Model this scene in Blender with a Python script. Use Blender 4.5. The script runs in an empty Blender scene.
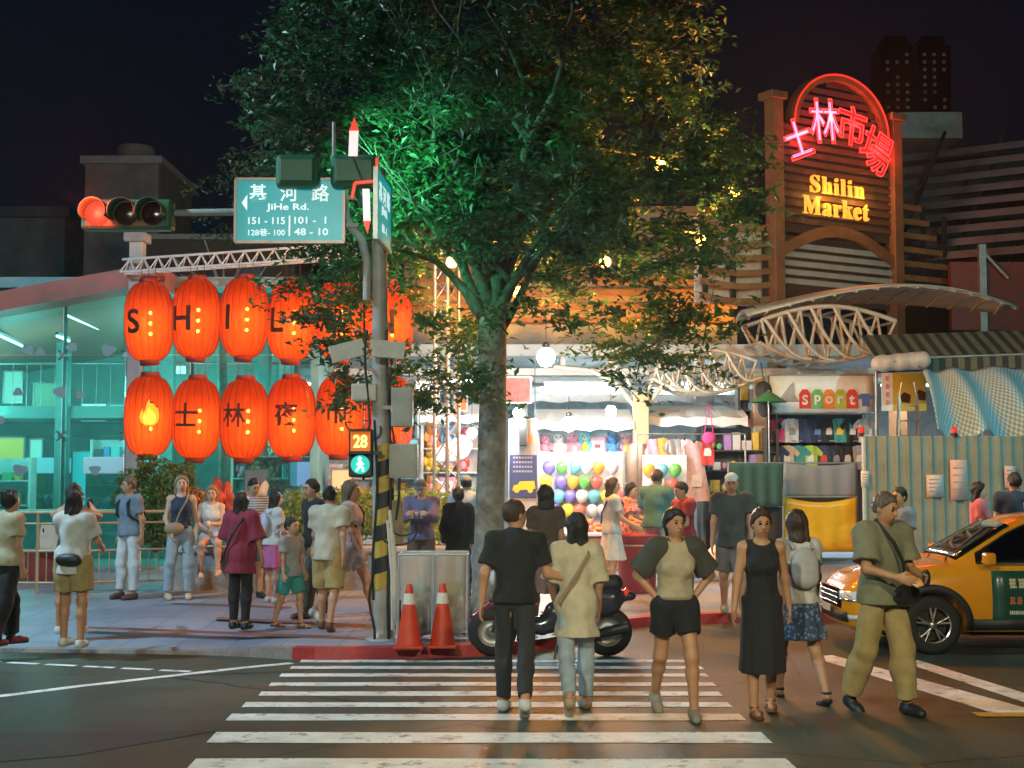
import bpy, bmesh, math, random
import numpy as np
from mathutils import Vector, Matrix
R = math.radians
PI = math.pi
rnd = random.Random(7)
SC = bpy.context.scene
COL = SC.collection

# ------------------------------------------------------------------ camera model
F, CAMZ, PITCH = 1350.0, 1.95, math.atan(84 / 1350.0)
CP, SP = math.cos(PITCH), math.sin(PITCH)

def ray(px, py):
    u, v = (px - 512) / F, (384 - py) / F
    return Vector((u, CP - v * SP, SP + v * CP))

def at(px, py, d):
    r = ray(px, py)
    t = d / r.y
    return Vector((r.x * t, d, CAMZ + r.z * t))

def gnd(px, py, z=0.0):
    r = ray(px, py)
    t = (z - CAMZ) / r.z
    return Vector((r.x * t, r.y * t, z))

# ------------------------------------------------------------------ materials
MATS = {}

def mat(name, col=(.5, .5, .5), rough=.6, metal=0.0, emit=None, es=1.0, var=.12, scale=6.0, bump=0.0, bscale=30.0, trans=0.0, spec=.5, coat=0.0, sheen=0.0):
    if name in MATS:
        return MATS[name]
    m = bpy.data.materials.new(name)
    m.use_nodes = True
    nt = m.node_tree
    n, l = nt.nodes, nt.links
    b = n['Principled BSDF']
    b.inputs['Roughness'].default_value = rough
    b.inputs['Metallic'].default_value = metal
    b.inputs['Specular IOR Level'].default_value = spec
    b.inputs['Coat Weight'].default_value = coat
    b.inputs['Sheen Weight'].default_value = sheen
    b.inputs['Base Color'].default_value = (*col, 1)
    if emit:
        b.inputs['Emission Color'].default_value = (*emit, 1)
        b.inputs['Emission Strength'].default_value = es
    if trans:
        b.inputs['Transmission Weight'].default_value = trans
    if var or bump:
        tc = n.new('ShaderNodeTexCoord')
    if var:
        ns = n.new('ShaderNodeTexNoise')
        ns.inputs['Scale'].default_value = scale
        ns.inputs['Detail'].default_value = 5
        ns.inputs['Roughness'].default_value = .62
        l.new(tc.outputs['Object'], ns.inputs['Vector'])
        cr = n.new('ShaderNodeValToRGB')
        cr.color_ramp.elements[0].position = .3
        cr.color_ramp.elements[1].position = .72
        cr.color_ramp.elements[0].color = (*[c * (1 - var * 1.5) for c in col], 1)
        cr.color_ramp.elements[1].color = (*[min(1, c * (1 + var)) for c in col], 1)
        l.new(ns.outputs['Fac'], cr.inputs['Fac'])
        l.new(cr.outputs['Color'], b.inputs['Base Color'])
    if bump:
        nb = n.new('ShaderNodeTexNoise')
        nb.inputs['Scale'].default_value = bscale
        nb.inputs['Detail'].default_value = 4
        l.new(tc.outputs['Object'], nb.inputs['Vector'])
        bp = n.new('ShaderNodeBump')
        bp.inputs['Strength'].default_value = bump
        bp.inputs['Distance'].default_value = .02
        l.new(nb.outputs['Fac'], bp.inputs['Height'])
        l.new(bp.outputs['Normal'], b.inputs['Normal'])
    MATS[name] = m
    return m

def emat(name, col, es):
    if name in MATS:
        return MATS[name]
    m = bpy.data.materials.new(name)
    m.use_nodes = True
    n, l = m.node_tree.nodes, m.node_tree.links
    b = n['Principled BSDF']
    b.inputs['Base Color'].default_value = (*[c * .5 for c in col], 1)
    b.inputs['Emission Color'].default_value = (*col, 1)
    b.inputs['Emission Strength'].default_value = es
    MATS[name] = m
    return m

def glassmat(name, tint, gloss=.12, refl=(1, 1, 1), haze=0.0):
    """thin pane: tinted see-through sheet with a mirror-like film and a little dirt"""
    m = bpy.data.materials.new(name)
    m.use_nodes = True
    nt = m.node_tree
    n, l = nt.nodes, nt.links
    n.remove(n['Principled BSDF'])
    out = n['Material Output']
    t = n.new('ShaderNodeBsdfTransparent'); t.inputs[0].default_value = (*tint, 1)
    g = n.new('ShaderNodeBsdfGlossy'); g.inputs['Roughness'].default_value = .03; g.inputs[0].default_value = (*refl, 1)
    fr = n.new('ShaderNodeFresnel'); fr.inputs[0].default_value = 1.5
    ad = n.new('ShaderNodeMath'); ad.operation = 'ADD'; ad.inputs[1].default_value = gloss
    l.new(fr.outputs[0], ad.inputs[0])
    mx = n.new('ShaderNodeMixShader')
    l.new(ad.outputs[0], mx.inputs[0]); l.new(t.outputs[0], mx.inputs[1]); l.new(g.outputs[0], mx.inputs[2])
    if haze:
        d = n.new('ShaderNodeBsdfDiffuse'); d.inputs[0].default_value = (*[min(1, c) for c in tint], 1)
        tl = n.new('ShaderNodeBsdfTranslucent'); tl.inputs[0].default_value = (*tint, 1)
        m1 = n.new('ShaderNodeMixShader'); m1.inputs[0].default_value = .6
        l.new(d.outputs[0], m1.inputs[1]); l.new(tl.outputs[0], m1.inputs[2])
        m2 = n.new('ShaderNodeMixShader'); m2.inputs[0].default_value = haze
        l.new(mx.outputs[0], m2.inputs[1]); l.new(m1.outputs[0], m2.inputs[2])
        mx = m2
    l.new(mx.outputs[0], out.inputs['Surface'])
    MATS[name] = m
    return m

def clothmat(name, col=None):
    return mat('cloth_' + name, col, rough=.85, var=.1, scale=14, bump=.12, bscale=160, sheen=.05)

def printmat(name, col, col2, kind, sc):
    m = mat('cloth_' + name, col, rough=.85, var=.1, scale=14, bump=.12, bscale=160)
    n, l = m.node_tree.nodes, m.node_tree.links
    b = n['Principled BSDF']; tc = [k for k in n if k.type == 'TEX_COORD'][0]
    old = b.inputs['Base Color'].links[0].from_socket
    if kind == 'flower':
        t = n.new('ShaderNodeTexVoronoi'); t.inputs['Scale'].default_value = sc; out = t.outputs['Distance']; lo, hi = .34, .42
    else:
        t = n.new('ShaderNodeTexWave'); t.inputs['Scale'].default_value = sc; t.bands_direction = 'Z' if kind == 'stripe' else 'DIAGONAL'; out = t.outputs['Fac']; lo, hi = .45, .55
    l.new(tc.outputs['Object'], t.inputs['Vector'])
    cr = n.new('ShaderNodeValToRGB'); cr.color_ramp.elements[0].position = lo; cr.color_ramp.elements[1].position = hi
    l.new(out, cr.inputs[0])
    mx = n.new('ShaderNodeMix'); mx.data_type = 'RGBA'; mx.inputs['A'].default_value = (*col2, 1)
    l.new(cr.outputs[0], mx.inputs['Factor']); l.new(old, mx.inputs['B']); l.new(mx.outputs['Result'], b.inputs['Base Color'])
    return m

# ------------------------------------------------------------------ mesh builder
class MB:
    def __init__(s):
        s.v, s.f, s.mi, s.sm = [], [], [], []
        s.m = 0
        s.xf = None
    def add(s, vs, fs, smooth=False):
        o = len(s.v)
        if s.xf is not None:
            vs = [s.xf @ Vector(v) for v in vs]
        s.v.extend([tuple(v) for v in vs])
        for f in fs:
            s.f.append([i + o for i in f]); s.mi.append(s.m); s.sm.append(smooth)
        return s
    def box(s, x0, x1, y0, y1, z0, z1):
        vs = [(x, y, z) for z in (z0, z1) for y in (y0, y1) for x in (x0, x1)]
        return s.add(vs, [(0, 2, 3, 1), (4, 5, 7, 6), (0, 1, 5, 4), (2, 6, 7, 3), (0, 4, 6, 2), (1, 3, 7, 5)])
    def cbox(s, c, sz):
        return s.box(c[0] - sz[0] / 2, c[0] + sz[0] / 2, c[1] - sz[1] / 2, c[1] + sz[1] / 2, c[2] - sz[2] / 2, c[2] + sz[2] / 2)
    def bbox(s, x0, x1, y0, y1, z0, z1, b=.01):
        """box with chamfered edges"""
        vs, fs = [], []
        bm = bmesh.new()
        bmesh.ops.create_cube(bm, size=1)
        for v in bm.verts:
            v.co = Vector(((x0 + x1) / 2 + v.co.x * (x1 - x0), (y0 + y1) / 2 + v.co.y * (y1 - y0), (z0 + z1) / 2 + v.co.z * (z1 - z0)))
        bmesh.ops.bevel(bm, geom=bm.edges[:], offset=b, segments=2, profile=.5, affect='EDGES')
        bm.verts.index_update()
        vs = [v.co.copy() for v in bm.verts]
        fs = [[v.index for v in f.verts] for f in bm.faces]
        bm.free()
        return s.add(vs, fs)
    def tube(s, pts, r, n=8, cap=True, smooth=True):
        pts = [Vector(p) for p in pts]
        rs = r if isinstance(r, (list, tuple)) else [r] * len(pts)
        vs, fs = [], []
        prev = None
        for i, p in enumerate(pts):
            if i == 0: t = pts[1] - pts[0]
            elif i == len(pts) - 1: t = pts[-1] - pts[-2]
            else: t = (pts[i + 1] - pts[i]).normalized() + (pts[i] - pts[i - 1]).normalized()
            if t.length < 1e-9: t = Vector((0, 0, 1))
            t.normalize()
            if prev is None:
                a = Vector((0, 0, 1)) if abs(t.z) < .9 else Vector((1, 0, 0))
                nx = t.cross(a).normalized()
            else:
                nx = (prev - t * prev.dot(t))
                nx = nx.normalized() if nx.length > 1e-6 else t.orthogonal().normalized()
            prev = nx
            ny = t.cross(nx)
            for k in range(n):
                a = 2 * PI * k / n + PI / n
                vs.append(p + (nx * math.cos(a) + ny * math.sin(a)) * rs[i])
        for i in range(len(pts) - 1):
            for k in range(n):
                k2 = (k + 1) % n
                fs.append((i * n + k, i * n + k2, (i + 1) * n + k2, (i + 1) * n + k))
        s.add(vs, fs, smooth)
        if cap:
            o = len(pts) - 1
            s.add([vs[k] for k in range(n)], [tuple(range(n - 1, -1, -1))])
            s.add([vs[o * n + k] for k in range(n)], [tuple(range(n))])
        return s
    def bar(s, a, b, w, h=None):
        """square bar from a to b"""
        return s.tube([a, b], w * .7071, n=4, smooth=False)
    def lathe(s, prof, c=(0, 0, 0), n=24, smooth=True, axis='z', cap=True):
        vs, fs = [], []
        for (r, z) in prof:
            for k in range(n):
                a = 2 * PI * k / n
                p = (r * math.cos(a), r * math.sin(a), z)
                if axis == 'y': p = (p[0], z, p[1])
                if axis == 'x': p = (z, p[0], p[1])
                vs.append((p[0] + c[0], p[1] + c[1], p[2] + c[2]))
        for i in range(len(prof) - 1):
            for k in range(n):
                k2 = (k + 1) % n
                fs.append((i * n + k, i * n + k2, (i + 1) * n + k2, (i + 1) * n + k))
        s.add(vs, fs, smooth)
        if cap:
            if prof[0][0] > 1e-5: s.add(vs[:n], [tuple(range(n - 1, -1, -1))])
            if prof[-1][0] > 1e-5: s.add(vs[-n:], [tuple(range(n))])
        return s
    def ell(s, c, r, n=14, m=9):
        if not isinstance(r, (list, tuple)): r = (r, r, r)
        vs, fs = [], []
        for j in range(m + 1):
            t = -PI / 2 + PI * j / m
            for k in range(n):
                a = 2 * PI * k / n
                vs.append((c[0] + r[0] * math.cos(t) * math.cos(a), c[1] + r[1] * math.cos(t) * math.sin(a), c[2] + r[2] * math.sin(t)))
        for j in range(m):
            for k in range(n):
                k2 = (k + 1) % n
                fs.append((j * n + k, j * n + k2, (j + 1) * n + k2, (j + 1) * n + k))
        return s.add(vs, fs, True)
    def prism(s, poly, a, b, axis='y'):
        """polygon in the plane across the axis, extruded from a to b"""
        def P(p, t):
            return {'y': (p[0], t, p[1]), 'x': (t, p[0], p[1]), 'z': (p[0], p[1], t)}[axis]
        n = len(poly)
        vs = [P(p, a) for p in poly] + [P(p, b) for p in poly]
        fs = [tuple(range(n)), tuple(range(2 * n - 1, n - 1, -1))] + [(i, i + n, (i + 1) % n + n, (i + 1) % n) for i in range(n)]
        return s.add(vs, fs)
    def sheet(s, grid, smooth=True, thick=0.0):
        """grid of points [row][col]; thick gives it a back face"""
        h, w = len(grid), len(grid[0])
        vs = [Vector(p) for row in grid for p in row]
        fs = [(i * w + k, i * w + k + 1, (i + 1) * w + k + 1, (i + 1) * w + k) for i in range(h - 1) for k in range(w - 1)]
        if thick:
            back = []
            for i in range(h):
                for k in range(w):
                    a = vs[min(i + 1, h - 1) * w + k] - vs[max(i - 1, 0) * w + k]
                    b = vs[i * w + min(k + 1, w - 1)] - vs[i * w + max(k - 1, 0)]
                    nn = b.cross(a); nn = nn.normalized() if nn.length > 1e-9 else Vector((0, 1, 0))
                    back.append(vs[i * w + k] - nn * thick)
            N = h * w
            fs = fs + [tuple(N + j for j in reversed(f)) for f in fs]
            rim = [k for k in range(w)] + [i * w + w - 1 for i in range(1, h)] + [(h - 1) * w + k for k in range(w - 2, -1, -1)] + [i * w for i in range(h - 2, 0, -1)]
            for q in range(len(rim)):
                a, b = rim[q], rim[(q + 1) % len(rim)]
                fs.append((b, a, a + N, b + N))
            vs = vs + back
        return s.add(vs, fs, smooth)
    def build(s, name, mats, parent=None, loc=None, rotz=0):
        me = bpy.data.meshes.new(name)
        me.from_pydata(s.v, [], s.f)
        for m in (mats if isinstance(mats, (list, tuple)) else [mats]):
            me.materials.append(m)
        me.polygons.foreach_set('material_index', s.mi)
        me.polygons.foreach_set('use_smooth', s.sm)
        me.validate()
        me.update()
        o = bpy.data.objects.new(name, me)
        COL.objects.link(o)
        if parent is not None: o.parent = parent
        if loc is not None: o.location = loc
        o.rotation_euler.z = rotz
        return o

def tag(o, label=None, cat=None, group=None, kind=None):
    if label: o['label'] = label
    if cat: o['category'] = cat
    if group: o['group'] = group
    if kind: o['kind'] = kind
    return o

def thing(name, label, cat, loc=(0, 0, 0), rotz=0, group=None):
    o = bpy.data.objects.new(name, None)
    COL.objects.link(o)
    o.location = loc
    o.rotation_euler.z = rotz
    return tag(o, label, cat, group)

def struct(o):
    o['kind'] = 'structure'
    return o

def dup(o, parent=None):
    c = o.copy()
    COL.objects.link(c)
    if parent is not None: c.parent = parent
    for ch in list(o.children):
        dup(ch, c)
    return c

# ------------------------------------------------------------------ writing
def tmesh(body, off=0.0, fill=True, bev=0.0, ext=0.0, res=4, space=1.0):
    c = bpy.data.curves.new('lettering', 'FONT')
    c.body = body
    c.size = 1
    c.offset = off
    c.resolution_u = res
    c.space_character = space
    c.align_x = 'CENTER'
    if not fill: c.fill_mode = 'NONE'
    c.bevel_depth = bev
    c.bevel_resolution = 1
    c.extrude = ext
    o = bpy.data.objects.new('lettering', c)
    COL.objects.link(o)
    bpy.context.view_layer.update()
    me = o.to_mesh()
    vs = [tuple(v.co) for v in me.vertices]
    fs = [tuple(p.vertices) for p in me.polygons]
    o.to_mesh_clear()
    bpy.data.objects.remove(o)
    bpy.data.curves.remove(c)
    return vs, fs

def text(mb, body, c, h=None, w=None, off=0.0, fill=True, bev=0.0, depth=.004, warp=None, sub=0, font_h=None, space=1.0):
    """letters standing in the xz plane, facing -y, centred on c, h tall and/or w wide"""
    vs, fs = tmesh(body, off, fill, bev, ext=(.01 if fill else 0), space=space)
    a = np.array(vs)
    lo, hi = a.min(0), a.max(0)
    ce = (lo + hi) / 2
    sz = hi - lo
    sx = sz_ = None
    if h: sz_ = h / sz[1]
    if w: sx = w / sz[0]
    if sx is None: sx = sz_
    if sz_ is None: sz_ = sx
    dz = depth / max(1e-6, sz[2]) if fill else (sx + sz_) / 2
    out = np.stack([(a[:, 0] - ce[0]) * sx, -(a[:, 2]) * dz, (a[:, 1] - ce[1]) * sz_], 1)
    if sub:
        bm = bmesh.new()
        V = [bm.verts.new(p) for p in out]
        for f in fs:
            try: bm.faces.new([V[i] for i in f])
            except ValueError: pass
        bmesh.ops.triangulate(bm, faces=bm.faces[:])
        for _ in range(6):
            es = [e for e in bm.edges if e.calc_length() > sub]
            if not es: break
            bmesh.ops.subdivide_edges(bm, edges=es, cuts=1)
            bmesh.ops.triangulate(bm, faces=[f for f in bm.faces if len(f.verts) > 3])
        bm.verts.index_update()
        out = np.array([v.co[:] for v in bm.verts])
        fs = [tuple(v.index for v in f.verts) for f in bm.faces]
        bm.free()
    pts = [Vector(p) for p in out]
    if warp: pts = [warp(p) for p in pts]
    else: pts = [Vector(c) + p for p in pts]
    mb.add(pts, fs)
    return sx * sz[0], sz_ * sz[1]

def mathbold(sx):
    return ''.join(chr(0x1D400 + ord(ch) - 65) if ch.isupper() else chr(0x1D41A + ord(ch) - 97) if ch.islower() else ch for ch in sx)

def light(name, kind, loc, power, col=(1, 1, 1), size=.1, rot=None, spot=None, blend=.5, parent=None):
    l = bpy.data.lights.new(name, kind)
    l.energy = power
    l.color = col
    if kind in ('POINT', 'SPOT'): l.shadow_soft_size = size
    if kind == 'AREA':
        l.shape = 'RECTANGLE'; l.size, l.size_y = size if isinstance(size, tuple) else (size, size)
    if kind == 'SPOT':
        l.spot_size = R(spot or 90); l.spot_blend = blend
    o = bpy.data.objects.new(name, l)
    COL.objects.link(o)
    o.location = loc
    if rot: o.rotation_euler = rot
    if parent is not None: o.parent = parent
    return o

def aim(o, target):
    d = Vector(target) - o.location
    o.rotation_euler = d.to_track_quat('-Z', 'Y').to_euler()
    return o
# ------------------------------------------------------------------ people: one smooth distance-field surface per body and per garment
def surface_nets(f, org, h):
    """f: 3d array of signed distance; returns verts (N,3), quads (M,4)"""
    ins = f < 0
    nx, ny, nz = f.shape
    cnt = np.zeros((nx - 1, ny - 1, nz - 1), np.uint8)
    for i in (0, 1):
        for j in (0, 1):
            for k in (0, 1):
                cnt += ins[i:nx - 1 + i, j:ny - 1 + j, k:nz - 1 + k]
    act = (cnt > 0) & (cnt < 8)
    idx = -np.ones(act.shape, np.int64)
    ii = np.argwhere(act)
    if len(ii) == 0:
        return np.zeros((0, 3)), np.zeros((0, 4), int)
    idx[act] = np.arange(len(ii))
    acc = np.zeros((len(ii), 3)); num = np.zeros(len(ii))
    corners = [(i, j, k) for i in (0, 1) for j in (0, 1) for k in (0, 1)]
    val = {c: f[ii[:, 0] + c[0], ii[:, 1] + c[1], ii[:, 2] + c[2]] for c in corners}
    for a in corners:
        for ax in range(3):
            if a[ax] == 0:
                b = list(a); b[ax] = 1; b = tuple(b)
                va, vb = val[a], val[b]
                cr = (va < 0) != (vb < 0)
                t = np.where(cr, va / np.where(cr, va - vb, 1), 0)
                p = np.zeros((len(ii), 3)); p[:] = a; p[:, ax] = t
                acc[cr] += p[cr]; num[cr] += 1
    verts = (ii + acc / num[:, None]) * h + org
    quads = []
    for ax in range(3):
        sl0 = [slice(None)] * 3; sl1 = [slice(None)] * 3
        sl0[ax] = slice(0, -1); sl1[ax] = slice(1, None)
        a, b = ins[tuple(sl0)], ins[tuple(sl1)]
        e = np.argwhere(a != b)
        u, w = (ax + 1) % 3, (ax + 2) % 3
        ok = (e[:, u] > 0) & (e[:, w] > 0) & (e[:, u] < f.shape[u] - 1) & (e[:, w] < f.shape[w] - 1)
        e = e[ok]
        flip = a[e[:, 0], e[:, 1], e[:, 2]]
        def I(du, dw):
            q = e.copy(); q[:, u] -= du; q[:, w] -= dw
            return idx[q[:, 0], q[:, 1], q[:, 2]]
        q = np.stack([I(0, 0), I(1, 0), I(1, 1), I(0, 1)], 1)
        q = np.where(flip[:, None], q, q[:, ::-1])
        quads.append(q)
    return verts, np.concatenate(quads)

class Field:
    """collects primitives, then evaluates them on a grid"""
    def __init__(s, k=.03, inflate=0.0, noise=0.0, nfreq=22.0, seed=0):
        s.p = []; s.k = k; s.inf = inflate; s.clips = []; s.cut = []; s.noise = noise; s.nf = nfreq; s.seed = seed
    def rc(s, a, b, ra, rb, clips=(), k=None):
        s.p.append(('rc', np.array(a, float), np.array(b, float), ra, rb, list(clips), k)); return s
    def el(s, c, r, Rm=None, clips=(), k=None):
        s.p.append(('el', np.array(c, float), np.array(r, float), np.eye(3) if Rm is None else np.array(Rm, float), 0, list(clips), k)); return s
    def cone(s, c0, c1, r0, r1, flute=0.0, nfl=9, k=None):
        s.p.append(('co', np.array(c0, float), np.array(c1, float), r0, r1, [flute, nfl], k)); return s
    def bounds(s, pr):
        e = s.inf
        if pr[0] == 'rc':
            r = max(pr[3], pr[4]) + e
            return np.minimum(pr[1], pr[2]) - r, np.maximum(pr[1], pr[2]) + r
        if pr[0] == 'el':
            r = np.abs(pr[3]) @ pr[2] + e
            return pr[1] - r, pr[1] + r
        r = np.array([max(pr[3][0], pr[4][0]) * 1.15, max(pr[3][1], pr[4][1]) * 1.15, 0]) + e
        return np.minimum(pr[1], pr[2]) - r, np.maximum(pr[1], pr[2]) + r
    def ev(s, pr, P):
        if pr[0] == 'rc':
            a, b, ra, rb = pr[1:5]
            ba = b - a
            h = np.clip(((P - a) @ ba) / max(1e-9, ba @ ba), 0, 1)
            d = np.linalg.norm(P - a - h[..., None] * ba, axis=-1) - (ra + (rb - ra) * h)
            cl = pr[5]
        elif pr[0] == 'el':
            q = (P - pr[1]) @ pr[3]
            k0 = np.linalg.norm(q / pr[2], axis=-1)
            k1 = np.linalg.norm(q / (pr[2] ** 2), axis=-1)
            d = np.where(k1 > 1e-9, k0 * (k0 - 1) / np.maximum(k1, 1e-9), -pr[2].min())
            cl = pr[5]
        else:
            c0, c1, r0, r1 = pr[1:5]
            t = np.clip((P[..., 2] - c0[2]) / (c1[2] - c0[2]), 0, 1)
            x = P[..., 0] - (c0[0] + (c1[0] - c0[0]) * t)
            y = P[..., 1] - (c0[1] + (c1[1] - c0[1]) * t)
            rx = r0[0] + (r1[0] - r0[0]) * t; ry = r0[1] + (r1[1] - r0[1]) * t
            fl, nf = pr[5]
            if fl:
                th = np.arctan2(y / ry, x / rx)
                g = 1 + fl * (1 - t if c0[2] < c1[2] else t) * (np.sin(nf * th + s.seed) + .5 * np.sin((nf * 1.7 // 1) * th + 2 * s.seed))
                rx = rx * g; ry = ry * g
            d = (np.sqrt((x / rx) ** 2 + (y / ry) ** 2) - 1) * np.minimum(rx, ry)
            d = np.maximum(d, np.maximum(min(c0[2], c1[2]) - P[..., 2], P[..., 2] - max(c0[2], c1[2])))
            cl = []
        d = d - s.inf
        for (c, n) in cl:
            d = np.maximum(d, (P - np.array(c, float)) @ np.array(n, float))
        return d
    def mesh(s, h):
        bs = [s.bounds(p) for p in s.p]
        lo = np.min([b[0] for b in bs], 0) - 3 * h - s.noise
        hi = np.max([b[1] for b in bs], 0) + 3 * h + s.noise
        n = np.ceil((hi - lo) / h).astype(int) + 1
        ax = [lo[i] + h * np.arange(n[i]) for i in range(3)]
        f = np.full(n, .2)
        m = s.k + 2 * h
        for pr, (b0, b1) in zip(s.p, bs):
            i0 = np.maximum(0, np.floor((b0 - m - lo) / h).astype(int)); i1 = np.minimum(n, np.ceil((b1 + m - lo) / h).astype(int) + 1)
            sl = tuple(slice(i0[i], i1[i]) for i in range(3))
            g = np.stack(np.meshgrid(*[ax[i][sl[i]] for i in range(3)], indexing='ij'), -1)
            d = s.ev(pr, g)
            k = s.k if pr[6] is None else pr[6]
            o = f[sl]
            w = np.maximum(k - np.abs(o - d), 0) / max(k, 1e-6)
            f[sl] = np.minimum(o, d) - w * w * k * .25
        if s.noise or s.clips or s.cut:
            G = np.stack(np.meshgrid(*ax, indexing='ij'), -1)
            if s.noise:
                r = np.random.RandomState(s.seed + 3)
                w = 0
                for q in range(5):
                    kv = r.normal(size=3); kv /= np.linalg.norm(kv); kv[2] *= .55
                    w = w + np.sin(G @ kv * s.nf * (1 + .35 * q) + r.uniform(0, 6)) / (1 + .25 * q)
                f = f + w * s.noise * .4
            for (c, nn) in s.clips:
                f = np.maximum(f, (G - np.array(c, float)) @ np.array(nn, float))
            for (c, rr, Rm) in s.cut:
                q = (G - np.array(c, float)) @ np.array(Rm, float)
                k0 = np.linalg.norm(q / np.array(rr), axis=-1); 
                f = np.maximum(f, -(k0 - 1) * min(rr))
        return surface_nets(f, lo, h)

def np_obj(name, verts, quads, mats, parent=None, mi=None):
    me = bpy.data.meshes.new(name)
    me.vertices.add(len(verts)); me.vertices.foreach_set('co', np.asarray(verts, np.float32).ravel())
    me.loops.add(len(quads) * 4); me.loops.foreach_set('vertex_index', np.asarray(quads, np.int32).ravel())
    me.polygons.add(len(quads)); me.polygons.foreach_set('loop_start', np.arange(0, len(quads) * 4, 4, dtype=np.int32))
    for m in mats: me.materials.append(m)
    if mi is not None: me.polygons.foreach_set('material_index', np.asarray(mi, np.int32))
    me.polygons.foreach_set('use_smooth', np.ones(len(quads), bool))
    me.update(); me.validate()
    o = bpy.data.objects.new(name, me)
    COL.objects.link(o)
    if parent is not None: o.parent = parent
    return o

def rotz3(a):
    c, s_ = math.cos(a), math.sin(a)
    return np.array([[c, -s_, 0], [s_, c, 0], [0, 0, 1]])
def rotx3(a):
    c, s_ = math.cos(a), math.sin(a)
    return np.array([[1, 0, 0], [0, c, -s_], [0, s_, c]])
def roty3(a):
    c, s_ = math.cos(a), math.sin(a)
    return np.array([[c, 0, s_], [0, 1, 0], [-s_, 0, c]])

def limb(fwd, out, side):
    f, o = R(fwd), R(out)
    return np.array([side * math.sin(o), -math.sin(f) * math.cos(o), -math.cos(f) * math.cos(o)])

SKIN = dict(tan=(.50, .27, .165), pale=(.62, .37, .26), warm=(.52, .26, .14))

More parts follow.
